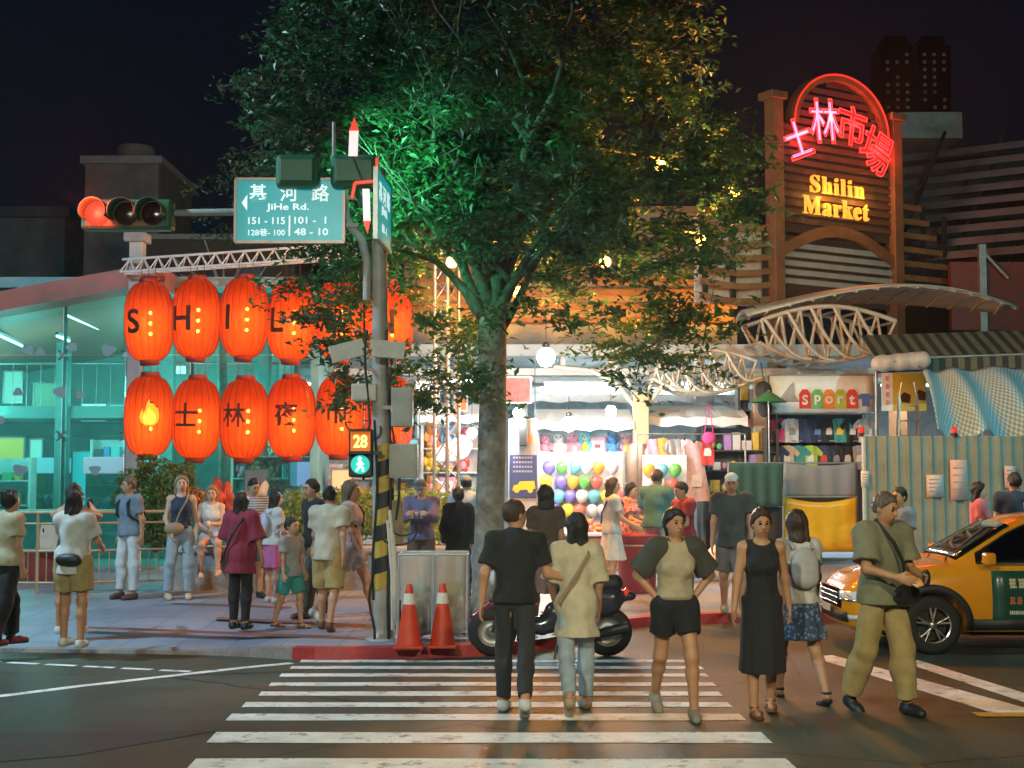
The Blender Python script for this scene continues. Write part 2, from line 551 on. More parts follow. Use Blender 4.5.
def person(label, loc, face=0, H=1.7, fem=False, legs=((8, 4, 3), (-6, -14, 3)), arms=((8, 8, 15, 4), (-6, 8, 8, 4)), lean=2, yaw=0, nod=0,
           skin='tan', top=None, bottom=None, hair=None, shoes=None, extra=None, h=.011, group=None, stout=1.0, seat=None, child=False, twist=0, tilt=0):
    """face: degrees turned from facing the viewer. legs/arms: (left, right) of the person.
    leg = (thigh fwd, shin fwd, out); arm = (upper fwd, upper out, forearm fwd, forearm out)"""
    sd = rnd.randrange(1000)
    sk = mat('skin_' + skin, SKIN[skin], rough=.5, var=.08, scale=9)
    W = .150 if fem else .178
    HW = .088 if fem else .085
    hs = 1.22 if child else 1.0
    pel = np.array([0, 0, .94])
    Rt = rotz3(R(twist)) @ roty3(R(tilt)) @ rotx3(R(lean))
    def T(p):
        return pel + Rt @ (np.array(p, float) - pel)
    neck = np.array([0, .012, 1.47])
    Rh = Rt @ rotz3(R(yaw)) @ rotx3(R(nod))
    def TH(p):
        q = (np.array(p, float) - np.array([0, .0, 1.50])) * hs
        return T((0, 0, 1.50)) + Rh @ q
    # joints
    J = {}
    for i, sgn in ((0, 1), (1, -1)):
        th, sh, out = legs[i]
        hip = np.array([sgn * HW, 0, .92])
        kn = hip + limb(th, out, sgn) * .43
        an = kn + limb(sh, out * .4, sgn) * .42
        uf, uo, ff, fo = arms[i]
        s0 = T((sgn * W, .005, 1.405))
        el = s0 + Rt @ limb(uf, uo, sgn) * .285
        wr = el + Rt @ limb(ff, fo, sgn) * .25
        J[i] = (hip, kn, an, s0, el, wr, sgn)
    body = Field(k=.035, seed=sd)
    cx = stout
    tor = [('el', (0, .005, .955), ((.158 if fem else .148) * cx, .112 * cx, .12)), ('el', (0, .0, 1.09), ((.122 if fem else .138) * cx, .098 * cx, .15)),
           ('el', (0, .0, 1.27), ((.132 if fem else .158) * cx, .108 * cx, .17))]
    def torso(Fd, lo=-9):
        for t, c, r in tor:
            if c[2] > lo: Fd.el(T(c), r, Rt)
        Fd.rc(T((-W + .03, .012, 1.40)), T((W - .03, .012, 1.40)), .058, .058)
        Fd.rc(T((0, .03, 1.36)), T((0, .015, 1.44)), .075, .058)
        if fem and not child:
            for sx in (-1, 1): Fd.el(T((sx * .062, -.075, 1.265)), (.062, .058, .062), Rt)
    torso(body)
    body.rc(T(neck - np.array([0, 0, .03])), TH((0, -.005, 1.55)), .053, .05)
    body.el(TH((0, .008, 1.625)), np.array((.074, .093, .098)) * hs, Rh)
    body.el(TH((0, -.028, 1.572)), np.array((.056, .062, .072)) * hs, Rh)
    body.rc(TH((0, -.086, 1.622)), TH((0, -.106, 1.588)), .009 * hs, .0145 * hs, k=.012)
    body.el(TH((0, -.084, 1.553)), np.array((.024, .013, .010)) * hs, Rh, k=.01)
    body.rc(TH((-.028, -.083, 1.642)), TH((.028, -.083, 1.642)), .011, .011, k=.02)
    for sx in (-1, 1):
        body.el(TH((sx * .077, .008, 1.605)), np.array((.010, .021, .031)) * hs, Rh, k=.008)
        body.el(TH((sx * .030, -.074, 1.622)), np.array((.013, .013, .011)) * hs, Rh, k=.004)
    def leg(Fd, i, f0=0, f1=2.0, add=0.0, straight=0.0, clip=True):
        hip, kn, an, *_r = J[i]
        n1 = (kn - hip) / np.linalg.norm(kn - hip); n2 = (an - kn) / np.linalg.norm(an - kn)
        r0, r1, r2, r3 = .080 * cx, .056, .052, .037
        if straight: r1 += straight * .5; r2 += straight * .7; r3 += straight
        if f1 <= 1:
            e = hip + (kn - hip) * f1
            Fd.rc(hip, e + n1 * .05, r0 + add, r0 + (r1 - r0) * f1 + add, clips=[(e, n1)])
        else:
            Fd.rc(hip, kn, r0 + add, r1 + add)
            g = min(1, f1 - 1)
            e = kn + (an - kn) * g
            cl = [(e, n2)] if clip else []
            mid = kn + (an - kn) * min(.32, g)
            back = np.array([0, .012, 0])
            Fd.rc(kn, mid + back, r1 + add, r2 + add, clips=cl)
            if g > .32: Fd.rc(mid + back, e + (n2 * .04 if clip else 0), r2 + add, r2 + (r3 - r2) * g + add, clips=cl)
    def arm(Fd, i, f1=2.0, add=0.0, clip=True, loose=0.0):
        _a, _b, _c, s0, el, wr, sgn = J[i]
        n1 = (el - s0) / np.linalg.norm(el - s0); n2 = (wr - el) / np.linalg.norm(wr - el)
        Fd.rc(T((sgn * (W - .05), .01, 1.40)), s0, .052 + add, .05 + add)
        if f1 <= 1:
            e = s0 + (el - s0) * f1
            Fd.rc(s0, e + n1 * .05, .050 + add, .044 + add + loose, clips=[(e, n1)])
        else:
            Fd.rc(s0, el, .049 + add, .038 + add + loose)
            g = min(1, f1 - 1); e = el + (wr - el) * g
            Fd.rc(el, e + (n2 * .03 if clip else 0), .039 + add + loose, .039 - .012 * g + add + loose, clips=[(e, n2)] if clip else [])
    for i in (0, 1):
        leg(body, i, clip=False); arm(body, i, clip=False)
        hip, kn, an, s0, el, wr, sgn = J[i]
        n2 = (wr - el) / np.linalg.norm(wr - el)
        # hand: palm, four unequal curled fingers, thumb off the side of the palm
        side = np.cross(n2, np.array([sgn * 1.0, 0, 0])); 
        if np.linalg.norm(side) < .2: side = np.array([0, -1.0, 0])
        side /= np.linalg.norm(side)
        if side[1] > 0: side = -side
        inn = np.cross(n2, side); inn /= np.linalg.norm(inn)
        if inn[0] * sgn > 0: inn = -inn
        pc = wr + n2 * .045
        Rm = np.stack([side, inn, n2], 1)
        body.el(pc, (.040, .017, .052), Rm, k=.02)
        for q, (o_, L) in enumerate(((.030, .068), (.010, .078), (-.011, .073), (-.031, .055))):
            a = wr + n2 * .078 + side * o_
            b = a + n2 * L * .5 + inn * .006
            c_ = b + n2 * L * .40 + inn * .024
            body.rc(a, b, .0098, .009, k=.006); body.rc(b, c_, .009, .0075, k=.006)
        a = wr + n2 * .028 + side * .030; b = a + n2 * .035 + side * .026 + inn * .008
        body.rc(a, b, .0125, .0105, k=.01); body.rc(b, b + n2 * .028 + inn * .008, .0105, .0085, k=.008)
        ft = rotz3(R(sgn * -6)) @ np.array([0, -1.0, 0])
        th, sh, _o = legs[i]
        if seat is None and sh < -22:
            ft = ft * .75 + np.array([0, 0, -.62])
        body.rc(an + np.array([0, .02, -.045]), an + ft * .15 + np.array([0, 0, -.05]), .034, .028)
    v, q = body.mesh(h)
    low = min(J[0][2][2], J[1][2][2]) - .085
    s_ = H / 1.72
    fc = v[q].mean(1)
    mi = np.zeros(len(q), int)
    for sx in (-1, 1):
        mi[np.linalg.norm(fc - TH((sx * .030, -.086, 1.622)), axis=1) < .0125] = 1
        mi[np.linalg.norm((fc - TH((sx * .032, -.086, 1.644))) / np.array([2.2, 2, .7]), axis=1) < .0085] = 1
    mi[np.linalg.norm((fc - TH((0, -.095, 1.552))) / np.array([2.2, 1.6, .9]), axis=1) < .0105] = 2
    base = np.array([0, 0, low if seat is None else low])
    off = lambda vv: (vv - base) * s_
    o = np_obj('person', off(v), q, [sk, mat('dark_eye', (.02, .014, .01), rough=.3, var=0), mat('lips', (.36, .12, .09), rough=.45, var=0)], mi=mi)
    tag(o, label, 'person', group)
    o.location = loc
    o.rotation_euler.z = R(face)
    def put(name, Fd, m, hh=None):
        vv, qq = Fd.mesh(hh or h)
        return np_obj(name, off(vv), qq, [m], o)
    ctx = dict(T=T, TH=TH, Rt=Rt, Rh=Rh, J=J, W=W, put=put, off=off, s=s_, h=h, o=o, torso=torso, leg=leg, arm=arm, sd=sd, hs=hs)
    # garments
    if top:
        kind, m = top[0], top[1]
        opt = top[2] if len(top) > 2 else {}
        Fd = Field(k=.05, inflate=opt.get('loose', .014), noise=.010, nfreq=30, seed=sd)
        torso(Fd)
        hem = opt.get('hem', .90)
        if hem < .93: Fd.rc(T((0, 0, .98)), T((0, .0, hem - .05)), .12 * cx, .135 * cx); Fd.el(T((0, 0, hem + .02)), (.165 * cx, .125 * cx, .12), Rt)
        sl = {'tank': 0, 'tee': opt.get('sleeve', .62), 'long': 1.95}[kind]
        if sl:
            for i in (0, 1): arm(Fd, i, sl, add=.0, loose=opt.get('sl', .012))
        nz = Rt @ np.array([0, 0, 1.0])
        Fd.clips.append((T((0, 0, hem)), -nz))
        Fd.cut.append((TH((0, 0, 1.5)) + Rt @ np.array([0, -.035, 0]), (.075, .078, .05) if kind != 'tank' else (.092, .085, .075), Rt))
        put('tank_top' if kind == 'tank' else 'shirt', Fd, m)
    if bottom:
        kind, m = bottom[0], bottom[1]
        opt = bottom[2] if len(bottom) > 2 else {}
        wz = opt.get('waist', 1.02)
        if kind in ('pants', 'shorts'):
            Fd = Field(k=.03, inflate=opt.get('loose', .012), noise=.009, nfreq=30, seed=sd + 5)
            for t, c, r in tor[:1]: Fd.el(T(c), r, Rt)
            Fd.el(T((0, 0, 1.03)), (.13 * cx, .10 * cx, .09), Rt)
            f1 = opt.get('len', 1.93 if kind == 'pants' else .62)
            for i in (0, 1): leg(Fd, i, 0, f1, add=opt.get('add', .0), straight=opt.get('flare', .012 if kind == 'pants' else 0))
            Fd.clips.append((T((0, 0, wz)), Rt @ np.array([0, 0, 1.0])))
            put('trousers' if kind == 'pants' else 'shorts', Fd, m)
        else:
            hem = opt.get('hem', .5); wd = opt.get('wide', .2)
            Fd = Field(k=.03, inflate=.012, noise=.004, seed=sd + 5)
            yk = -(J[0][1][1] + J[1][1][1]) * 0 + (J[0][1][1] + J[1][1][1]) / 2 * .5
            spread = abs(J[0][1][1] - J[1][1][1]) / 2 * (min(1, (.95 - hem) / .43)) * .8
            Fd.el(T((0, .005, .955)), (.16, .115, .10), Rt)
            Fd.cone((0, yk, hem), (0, .0, .98), (wd, wd * .78 + spread), (.155, .112), flute=opt.get('flute', .07), nfl=opt.get('nfl', 9))
            Fd.clips.append((T((0, 0, wz)), Rt @ np.array([0, 0, 1.0])))
            put('skirt', Fd, m)
    if hair:
        kind, m = hair[0], hair[1]
        Fd = Field(k=.03, inflate=0, noise=.006, nfreq=70, seed=sd + 9)
        if kind in ('cap', 'hat'):
            Fd.el(TH((0, .012, 1.645)), np.array((.088, .104, .092)) * hs, Rh, clips=[(TH((0, 0, 1.655)), Rh @ np.array([0, 0, -1.0]))])
            Fd.noise = 0
            Fd.rc(TH((-.03, -.10, 1.660)), TH((.03, -.10, 1.660)), .045, .045, clips=[(TH((0, 0, 1.667)), Rh @ np.array([0, 0, 1.0])), (TH((0, 0, 1.655)), Rh @ np.array([0, 0, -1.0]))], k=.004)
            put('cap', Fd, m)
            Fd = Field(k=.03, noise=.004, nfreq=70, seed=sd)
            Fd.el(TH((0, .018, 1.625)), np.array((.081, .096, .092)) * hs, Rh, clips=[(TH((0, -.01, 1.66)), Rh @ np.array([0, -.9, .2])), (TH((0, 0, 1.662)), Rh @ np.array([0, 0, 1.0])), (TH((0, 0, 1.56)), Rh @ np.array([0, 0, -1.0]))])
            put('hair', Fd, hair[2] if len(hair) > 2 else HAIRB)
        else:
            n = Rh @ np.array([0, -.82, -.57])
            if kind == 'bald':
                cl = [(TH((0, .0, 1.64)), Rh @ np.array([0, -.6, .75])), (TH((0, 0, 1.575)), Rh @ np.array([0, 0, -1.0]))]
                Fd.el(TH((0, .016, 1.628)), np.array((.079, .095, .098)) * hs, Rh, clips=cl)
            else:
                g = .012 if kind == 'short' else .02
                Fd.el(TH((0, .016, 1.635)), (np.array((.074, .094, .098)) + g) * hs, Rh, clips=[(TH((0, -.055, 1.668)), n), (TH((0, 0, 1.555 if kind == 'short' else 1.53)), Rh @ np.array([0, 0, -1.0]))])
            if kind in ('long', 'bob'):
                e = 1.30 if kind == 'long' else 1.47
                for sx in (-1, 0, 1):
                    a = TH((sx * .05, .055 if sx == 0 else .03, 1.63)); b = T((sx * .062, .085 if sx == 0 else .065, e))
                    Fd.rc(a, b, .048, .04)
            if kind == 'pony':
                a = TH((0, .10, 1.66)); b = TH((0, .15, 1.60)); c_ = TH((0.01, .145, 1.42))
                Fd.rc(a, b, .028, .034); Fd.rc(b, c_, .034, .012)
            if kind == 'bun':
                Fd.el(TH((0, .085, 1.715)), (.046, .046, .042))
            put('hair', Fd, m)
    if shoes:
        kind, m = shoes[0], shoes[1]
        for i in (0, 1):
            hip, kn, an, s0, el, wr, sgn = J[i]
            Fd = Field(k=.02, inflate=0.006)
            ft = rotz3(R(sgn * -6)) @ np.array([0, -1.0, 0])
            if seat is None and legs[i][1] < -22: ft = ft * .75 + np.array([0, 0, -.62])
            up = np.array([0, 0, 1.0])
            if kind == 'sandal':
                Fd.rc(an + np.array([0, .035, -.074]), an + ft * .165 - up * .074, .034, .040, clips=[(an - up * .062, up)])
                Fd.rc(an + ft * .10 - up * .05 + np.array([.028, 0, 0]), an + ft * .10 - up * .05 - np.array([.028, 0, 0]), .022, .022)
                Fd.rc(an + np.array([0, .02, -.01]), an + np.array([0, -.005, -.012]), .036, .036, clips=[(an + np.array([0, 0, 0]), up), (an - up * .022, -up)], k=.002)
            else:
                Fd.rc(an + np.array([0, .025, -.045]), an + ft * .09 - up * .046, .040, .040)
                Fd.rc(an + ft * .09 - up * .05, an + ft * .165 - up * .056, .041, .034)
                Fd.rc(an - up * .04 + np.array([0, .01, 0]), an + up * .005 + np.array([0, .008, 0]), .042, .043, clips=[(an + up * .005, up)])
            Fd.clips.append((np.array([0, 0, an[2] - .085]), np.array([0, 0, -1.0])) if abs(ft[2]) < .1 else (an + np.array([0, 0, -9]), -up))
            put('sandal' if kind == 'sandal' else 'shoe', Fd, m, .009)
    if extra: extra(ctx)
    return o

def hairmat(name, col):
    m = mat(name, col, rough=.42, var=.5, scale=1.0, bump=.9, bscale=1.0)
    n, l = m.node_tree.nodes, m.node_tree.links
    mp = n.new('ShaderNodeMapping'); mp.inputs['Scale'].default_value = (95, 95, 7)
    tc = [k for k in n if k.type == 'TEX_COORD'][0]; l.new(tc.outputs['Object'], mp.inputs['Vector'])
    for k in n:
        if k.type == 'TEX_NOISE': l.new(mp.outputs[0], k.inputs['Vector'])
    return m
HAIRB = hairmat('black_hair', (.014, .011, .010))
HAIRN = hairmat('brown_hair', (.06, .032, .02))
HAIRG = hairmat('grey_brown_hair', (.16, .11, .08))
HAIRL = hairmat('blond_hair', (.36, .24, .13))

def ex_strap_bag(m, side=1, z=.98, sz=(.13, .05, .09), front=-.14, o=0.0):
    def f(c):
        T, put = c['T'], c['put']
        Fd = Field(k=.02, noise=.002)
        ce = T((side * .10, front, z))
        Fd.el(ce, sz, c['Rt'])
        put('handbag', Fd, m)
        Fd = Field(k=.01)
        pts = [T(p) for p in ((side * .09, front - .01, z + .05), (side * .03, -.162 - o, 1.2), (-side * .06, -.148 - o, 1.36), (-side * .10, -.03, 1.486 + o * .8), (-side * .09, .115 + o, 1.38), (side * .02, .155 + o, 1.2), (side * (.15 + o), .13 + o, z + .04))]
        for a, b in zip(pts, pts[1:]): Fd.rc(a, b, .014, .014)
        put('bag_strap', Fd, m)
    return f

def ex_backpack(m):
    def f(c):
        T = c['T']
        Fd = Field(k=.05, noise=.004)
        Fd.el(T((0, .17, 1.22)), (.125, .075, .19), c['Rt']); Fd.el(T((0, .20, 1.13)), (.10, .06, .09), c['Rt'])
        c['put']('backpack', Fd, m)
        Fd = Field(k=.01)
        for sx in (-1, 1):
            pts = [T(p) for p in ((sx * .09, .14, 1.40), (sx * .10, .02, 1.482), (sx * .105, -.118, 1.36), (sx * .125, -.125, 1.2), (sx * .168, .05, 1.08))]
            for a, b in zip(pts, pts[1:]): Fd.rc(a, b, .018, .018)
        c['put']('backpack_strap', Fd, m)
    return f

def ex_belt_pack(m):
    def f(c):
        T = c['T']
        Fd = Field(k=.03, noise=.003)
        Fd.el(T((-.02, .17, .96)), (.15, .07, .075), c['Rt'])
        c['put']('waist_bag', Fd, m)
    return f

def ex_sleeves(m, f1=.86):
    def f(c):
        for i in (0, 1):
            Fd = Field(k=.04, inflate=.046, noise=.007, nfreq=30, seed=i); c['arm'](Fd, i, f1, add=0, loose=.02); c['put']('sleeve', Fd, m)
        Fd = Field(k=.01); Fd.el(c['T']((0, .0, 1.0)), (.172, .134, .08), c['Rt'], clips=[(c['T']((0, 0, 1.015)), c['Rt'] @ np.array([0, 0, 1.0])), (c['T']((0, 0, .985)), c['Rt'] @ np.array([0, 0, -1.0]))])
        c['put']('belt', Fd, bagt)
    return f

def ex_mask(m):
    def f(c):
        Fd = Field(k=.02)
        Fd.el(c['TH']((0, -.063, 1.566)), np.array((.054, .044, .042)) * c['hs'], c['Rh'])
        c['put']('face_mask', Fd, m)
    return f

def ex_multi(*fs):
    def f(c):
        for g in fs: g(c)
    return f

def ex_held(name, m, i, size, off=(0, 0, 0)):
    """something small gripped in hand i"""
    def f(c):
        wr, el = c['J'][i][5], c['J'][i][4]
        n = (wr - el) / np.linalg.norm(wr - el)
        Fd = Field(k=.004)
        Fd.el(wr + n * .09 + np.array(off), size)
        c['put'](name, Fd, m, .006)
    return f
# ------------------------------------------------------------------ camera, night sky
cam = bpy.data.cameras.new('camera')
cam.sensor_width = 36
cam.lens = F / 1024 * 36
cam.clip_end = 3000
cam.clip_start = .1
camo = bpy.data.objects.new('camera', cam)
COL.objects.link(camo)
camo.location = (0, 0, CAMZ)
camo.rotation_euler = (PI / 2 + PITCH, 0, 0)
SC.camera = camo

w = bpy.data.worlds.new('World')
SC.world = w
w.use_nodes = True
nt = w.node_tree
bg = nt.nodes['Background']
sky = nt.nodes.new('ShaderNodeTexSky')
sky.sky_type = 'NISHITA'
sky.sun_disc = False
sky.sun_elevation = R(-4.5)
sky.sun_rotation = R(160)
mixn = nt.nodes.new('ShaderNodeMix'); mixn.data_type = 'RGBA'; mixn.blend_type = 'ADD'
mixn.inputs['Factor'].default_value = 1.0
nt.links.new(sky.outputs[0], mixn.inputs['A'])
mixn.inputs['B'].default_value = (.026, .034, .085, 1)     # city glow on the night sky
nt.links.new(mixn.outputs['Result'], bg.inputs['Color'])
bg.inputs['Strength'].default_value = .08

SC.view_settings.view_transform = 'Standard'
SC.view_settings.look = 'None'
SC.view_settings.exposure = 0
SC.view_settings.gamma = 1
SC.render.engine = 'CYCLES'
SC.cycles.use_denoising = True
SC.cycles.max_bounces = 7
SC.cycles.transparent_max_bounces = 14
SC.cycles.transmission_bounces = 5
SC.cycles.sample_clamp_indirect = 3.0
SC.cycles.caustics_reflective = False
SC.cycles.caustics_refractive = False

# ------------------------------------------------------------------ ground
KT = .12      # pavement height above the road

def groundmat(name, col, rough0, rough1, sc, speck, patches, bump, tiles=None, spec=.5, wear=False, stains=False):
    m = bpy.data.materials.new(name); m.use_nodes = True
    n, l = m.node_tree.nodes, m.node_tree.links
    b = n['Principled BSDF']
    b.inputs['Specular IOR Level'].default_value = spec
    tc = n.new('ShaderNodeTexCoord')
    big = n.new('ShaderNodeTexNoise'); big.inputs['Scale'].default_value = sc; big.inputs['Detail'].default_value = 6; big.inputs['Roughness'].default_value = .65
    fine = n.new('ShaderNodeTexNoise'); fine.inputs['Scale'].default_value = speck; fine.inputs['Detail'].default_value = 3
    l.new(tc.outputs['Object'], big.inputs['Vector']); l.new(tc.outputs['Object'], fine.inputs['Vector'])
    cr = n.new('ShaderNodeValToRGB')
    cr.color_ramp.elements[0].position = .3; cr.color_ramp.elements[1].position = .7
    cr.color_ramp.elements[0].color = (*[c * (1 - patches) for c in col], 1); cr.color_ramp.elements[1].color = (*[c * (1 + patches) for c in col], 1)
    l.new(big.outputs['Fac'], cr.inputs['Fac'])
    mx = n.new('ShaderNodeMix'); mx.data_type = 'RGBA'; mx.blend_type = 'OVERLAY'; mx.inputs['Factor'].default_value = .55
    l.new(cr.outputs['Color'], mx.inputs['A']); l.new(fine.outputs['Color'], mx.inputs['B'])
    bw = n.new('ShaderNodeRGBToBW'); l.new(fine.outputs['Color'], bw.inputs[0]); l.new(bw.outputs[0], mx.inputs['B'])
    last = mx.outputs['Result']
    if tiles:
        br = n.new('ShaderNodeTexBrick'); br.inputs['Scale'].default_value = 1 / tiles; br.offset = 0
        br.inputs['Mortar Size'].default_value = .012; br.inputs['Brick Width'].default_value = 1; br.inputs['Row Height'].default_value = 1
        br.inputs['Color1'].default_value = (1, 1, 1, 1); br.inputs['Color2'].default_value = (.82, .82, .84, 1); br.inputs['Mortar'].default_value = (.35, .35, .35, 1)
        l.new(tc.outputs['Object'], br.inputs['Vector'])
        m2 = n.new('ShaderNodeMix'); m2.data_type = 'RGBA'; m2.blend_type = 'MULTIPLY'; m2.inputs['Factor'].default_value = .8
        l.new(last, m2.inputs['A']); l.new(br.outputs['Color'], m2.inputs['B'])
        last = m2.outputs['Result']
    if stains or wear:
        wn = n.new('ShaderNodeTexNoise'); wn.inputs['Scale'].default_value = 5.5 if wear else 1.6; wn.inputs['Detail'].default_value = 9; wn.inputs['Roughness'].default_value = .72
        l.new(tc.outputs['Object'], wn.inputs['Vector'])
        wr = n.new('ShaderNodeValToRGB'); wr.color_ramp.elements[0].position = .54 if wear else .56; wr.color_ramp.elements[1].position = .62 if wear else .72
        l.new(wn.outputs['Fac'], wr.inputs['Fac'])
        m3 = n.new('ShaderNodeMix'); m3.data_type = 'RGBA'; m3.inputs['B'].default_value = (.13, .13, .115, 1) if wear else (.030, .034, .028, 1)
        sc_m = n.new('ShaderNodeMath'); sc_m.operation = 'MULTIPLY'; sc_m.inputs[1].default_value = .75
        l.new(wr.outputs[0], sc_m.inputs[0]); l.new(sc_m.outputs[0], m3.inputs['Factor']); l.new(last, m3.inputs['A']); last = m3.outputs['Result']
        if stains:
            vo = n.new('ShaderNodeTexVoronoi'); vo.feature = 'DISTANCE_TO_EDGE'; vo.inputs['Scale'].default_value = .33
            dn = n.new('ShaderNodeMix'); dn.data_type = 'RGBA'; dn.inputs['Factor'].default_value = .12; l.new(tc.outputs['Object'], dn.inputs['A']); l.new(wn.outputs['Color'], dn.inputs['B']); l.new(dn.outputs['Result'], vo.inputs['Vector'])
            lt = n.new('ShaderNodeMath'); lt.operation = 'LESS_THAN'; lt.inputs[1].default_value = .0035; l.new(vo.outputs['Distance'], lt.inputs[0])
            m4 = n.new('ShaderNodeMix'); m4.data_type = 'RGBA'; m4.inputs['B'].default_value = (.014, .014, .012, 1); l.new(lt.outputs[0], m4.inputs['Factor']); l.new(last, m4.inputs['A']); last = m4.outputs['Result']
    l.new(last, b.inputs['Base Color'])
    mr = n.new('ShaderNodeMapRange'); mr.inputs['To Min'].default_value = rough0; mr.inputs['To Max'].default_value = rough1
    mr.inputs['From Min'].default_value = .3; mr.inputs['From Max'].default_value = .7
    l.new(big.outputs['Fac'], mr.inputs['Value']); l.new(mr.outputs[0], b.inputs['Roughness'])
    bp = n.new('ShaderNodeBump'); bp.inputs['Strength'].default_value = bump; bp.inputs['Distance'].default_value = .01
    l.new(fine.outputs['Fac'], bp.inputs['Height']); l.new(bp.outputs['Normal'], b.inputs['Normal'])
    MATS[name] = m
    return m

asphalt = groundmat('asphalt', (.060, .074, .056), .42, .66, .45, 55, .42, .6, stains=True)
asph2 = groundmat('asphalt_patch', (.050, .044, .042), .46, .7, .8, 60, .28, .5)
paving = groundmat('paving', (.24, .28, .37), .34, .58, .7, 40, .25, .25, tiles=.6)
pavmark = groundmat('road_paint', (.80, .80, .77), .5, .75, 2.2, 30, .22, .25, wear=True)
yelmark = groundmat('yellow_paint', (.55, .36, .05), .5, .75, 2.2, 30, .22, .25)
redkerb = groundmat('red_kerb_paint', (.42, .03, .03), .4, .6, 3, 25, .3, .2)

b = MB()
g = [[(x, y, 0) for x in (-700, -60, -20, 20, 60, 700)] for y in (1500, 120, 40, 13.9, -10, -60, -400)]
b.sheet([r_[::-1] for r_ in g], smooth=False)
struct(b.build('road', asphalt))
b = MB(); b.prism([(-14, 4.0), (-2.95, 9.32), (-2.2, 10.15), (-14, 9.9)], .002, .004, 'z')
b.f = [f for f in b.f]
struct(b.build('road_patch', asph2))

# kerb line from photo points (x grows to the right)
kp = [(-40, 14.9), (-9, 14.55), (-5.6, 14.5), (-3.1, 14.2), (-2.0, 13.85), (-.9, 14.0), (-.1, 14.25), (.55, 14.9), (1.0, 15.9), (1.6, 16.7), (2.6, 17.15), (4.2, 17.3), (8, 17.3), (40, 17.3)]
def smooth_line(p, n=4):
    p = [Vector((*q, 0)) for q in p]; out = []
    for i in range(len(p) - 1):
        a, b_, c, d = p[max(i - 1, 0)], p[i], p[i + 1], p[min(i + 2, len(p) - 1)]
        for k in range(n):
            t = k / n
            out.append(.5 * ((2 * b_) + (c - a) * t + (2 * a - 5 * b_ + 4 * c - d) * t * t + (3 * b_ - a - 3 * c + d) * t ** 3))
    out.append(p[-1]); return out
kl = [Vector(kp[0] + (0,)), *smooth_line(kp[1:-1]), Vector(kp[-1] + (0,))]
def kh(x):          # dropped kerb towards the left crossing
    t = min(1, max(0, (x + 3.3) / 1.1)); return .035 + (KT - .035) * t * t * (3 - 2 * t)
def offs(k, dist):
    out = []
    for i, p in enumerate(k):
        t = (k[min(i + 1, len(k) - 1)] - k[max(i - 1, 0)]).normalized()
        out.append(p + Vector((-t.y, t.x, 0)) * dist)
    return out
inner = offs(kl, .16)
b = MB()
for i in range(len(kl) - 1):
    a, c, ai, ci = kl[i], kl[i + 1], inner[i], inner[i + 1]
    ha, hc = kh(a.x), kh(c.x)
    b.m = 0 if a.x > -2.25 else 1
    b.add([(a.x, a.y, -.02), (c.x, c.y, -.02), (c.x, c.y + .02, hc), (a.x, a.y + .02, ha), (ai.x, ai.y, ha + .004), (ci.x, ci.y, hc + .004), (ai.x, ai.y, 0), (ci.x, ci.y, 0)],
          [(0, 1, 2, 3), (3, 2, 5, 4), (4, 5, 7, 6)])
struct(b.build('kerb', [redkerb, groundmat('kerb_stone', (.25, .21, .20), .5, .7, 2, 30, .3, .3)]))
b = MB()
rows = []
for t in (0, .06, .15, .4, 1):
    rows.append([(p.x, p.y + (60 - p.y) * t, kh(p.x) + (KT - kh(p.x)) * min(1, t / .06)) for p in inner])
b.sheet(rows, smooth=False)
struct(b.build('pavement', paving))
# reddish shade lines painted as strips on the paving beside the dropped kerb
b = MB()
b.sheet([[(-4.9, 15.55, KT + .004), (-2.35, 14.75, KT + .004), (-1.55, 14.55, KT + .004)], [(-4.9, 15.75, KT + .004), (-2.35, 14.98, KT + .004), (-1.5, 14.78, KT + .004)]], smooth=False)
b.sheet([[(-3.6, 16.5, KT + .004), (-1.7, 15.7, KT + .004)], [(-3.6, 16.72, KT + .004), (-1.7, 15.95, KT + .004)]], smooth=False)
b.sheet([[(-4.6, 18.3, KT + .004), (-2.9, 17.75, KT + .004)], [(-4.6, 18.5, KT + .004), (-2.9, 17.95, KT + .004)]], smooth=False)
struct(b.build('reddish_shade_line', groundmat('reddish_shade', (.20, .075, .06), .4, .6, 1.5, 30, .3, .3)))

# zebra crossing
Z = .004
ys = [(763, 10), (737.5, 10.5), (717, 6.4), (704.5, 5), (693.5, 4.4), (684, 3.6), (675, 3.2), (667.5, 2.8), (661, 2.4)]
b = MB()
lc, rc_ = [], []
for k, (py, hh) in enumerate(ys):
    xl = {0: 195, 1: 214, 2: 231, 3: 246, 4: 262, 5: 272, 6: 282, 7: 292, 8: 302}[k]
    xr = {0: 787, 1: 763, 2: 740, 3: 727, 4: 718, 5: 712, 6: 705, 7: 700, 8: 694}[k]
    if k == 0: py = 763.5
    y0, y1 = gnd(512, py + hh / 2, Z).y, gnd(512, py - hh / 2, Z).y
    d = (y0 + y1) / 2
    x0, x1 = (xl - 512) / F * d * .998, (xr - 512) / F * d * .998
    b.sheet([[(x0 + (x1 - x0) * t, y1 + .012 * math.sin(7 * t + k), Z) for t in np.linspace(0, 1, 9)], [(x0 + (x1 - x0) * t + .01, y0 + .010 * math.sin(9 * t + 2 * k), Z) for t in np.linspace(0, 1, 9)]], smooth=False)
for k in range(1, 4):
    y0 = gnd(512, 763.5, 0).y - .9 * k
    b.sheet([[(-2.0, y0 + .2, Z), (1.75, y0 + .2, Z)], [(-2.0, y0 - .2, Z), (1.75, y0 - .2, Z)]], smooth=False)
b.f = [f[::-1] for f in b.f]
struct(b.build('crossing_stripes', pavmark))
def groundquad(px, z=Z):
    return [gnd(x, y, z) for x, y in px]
b = MB()
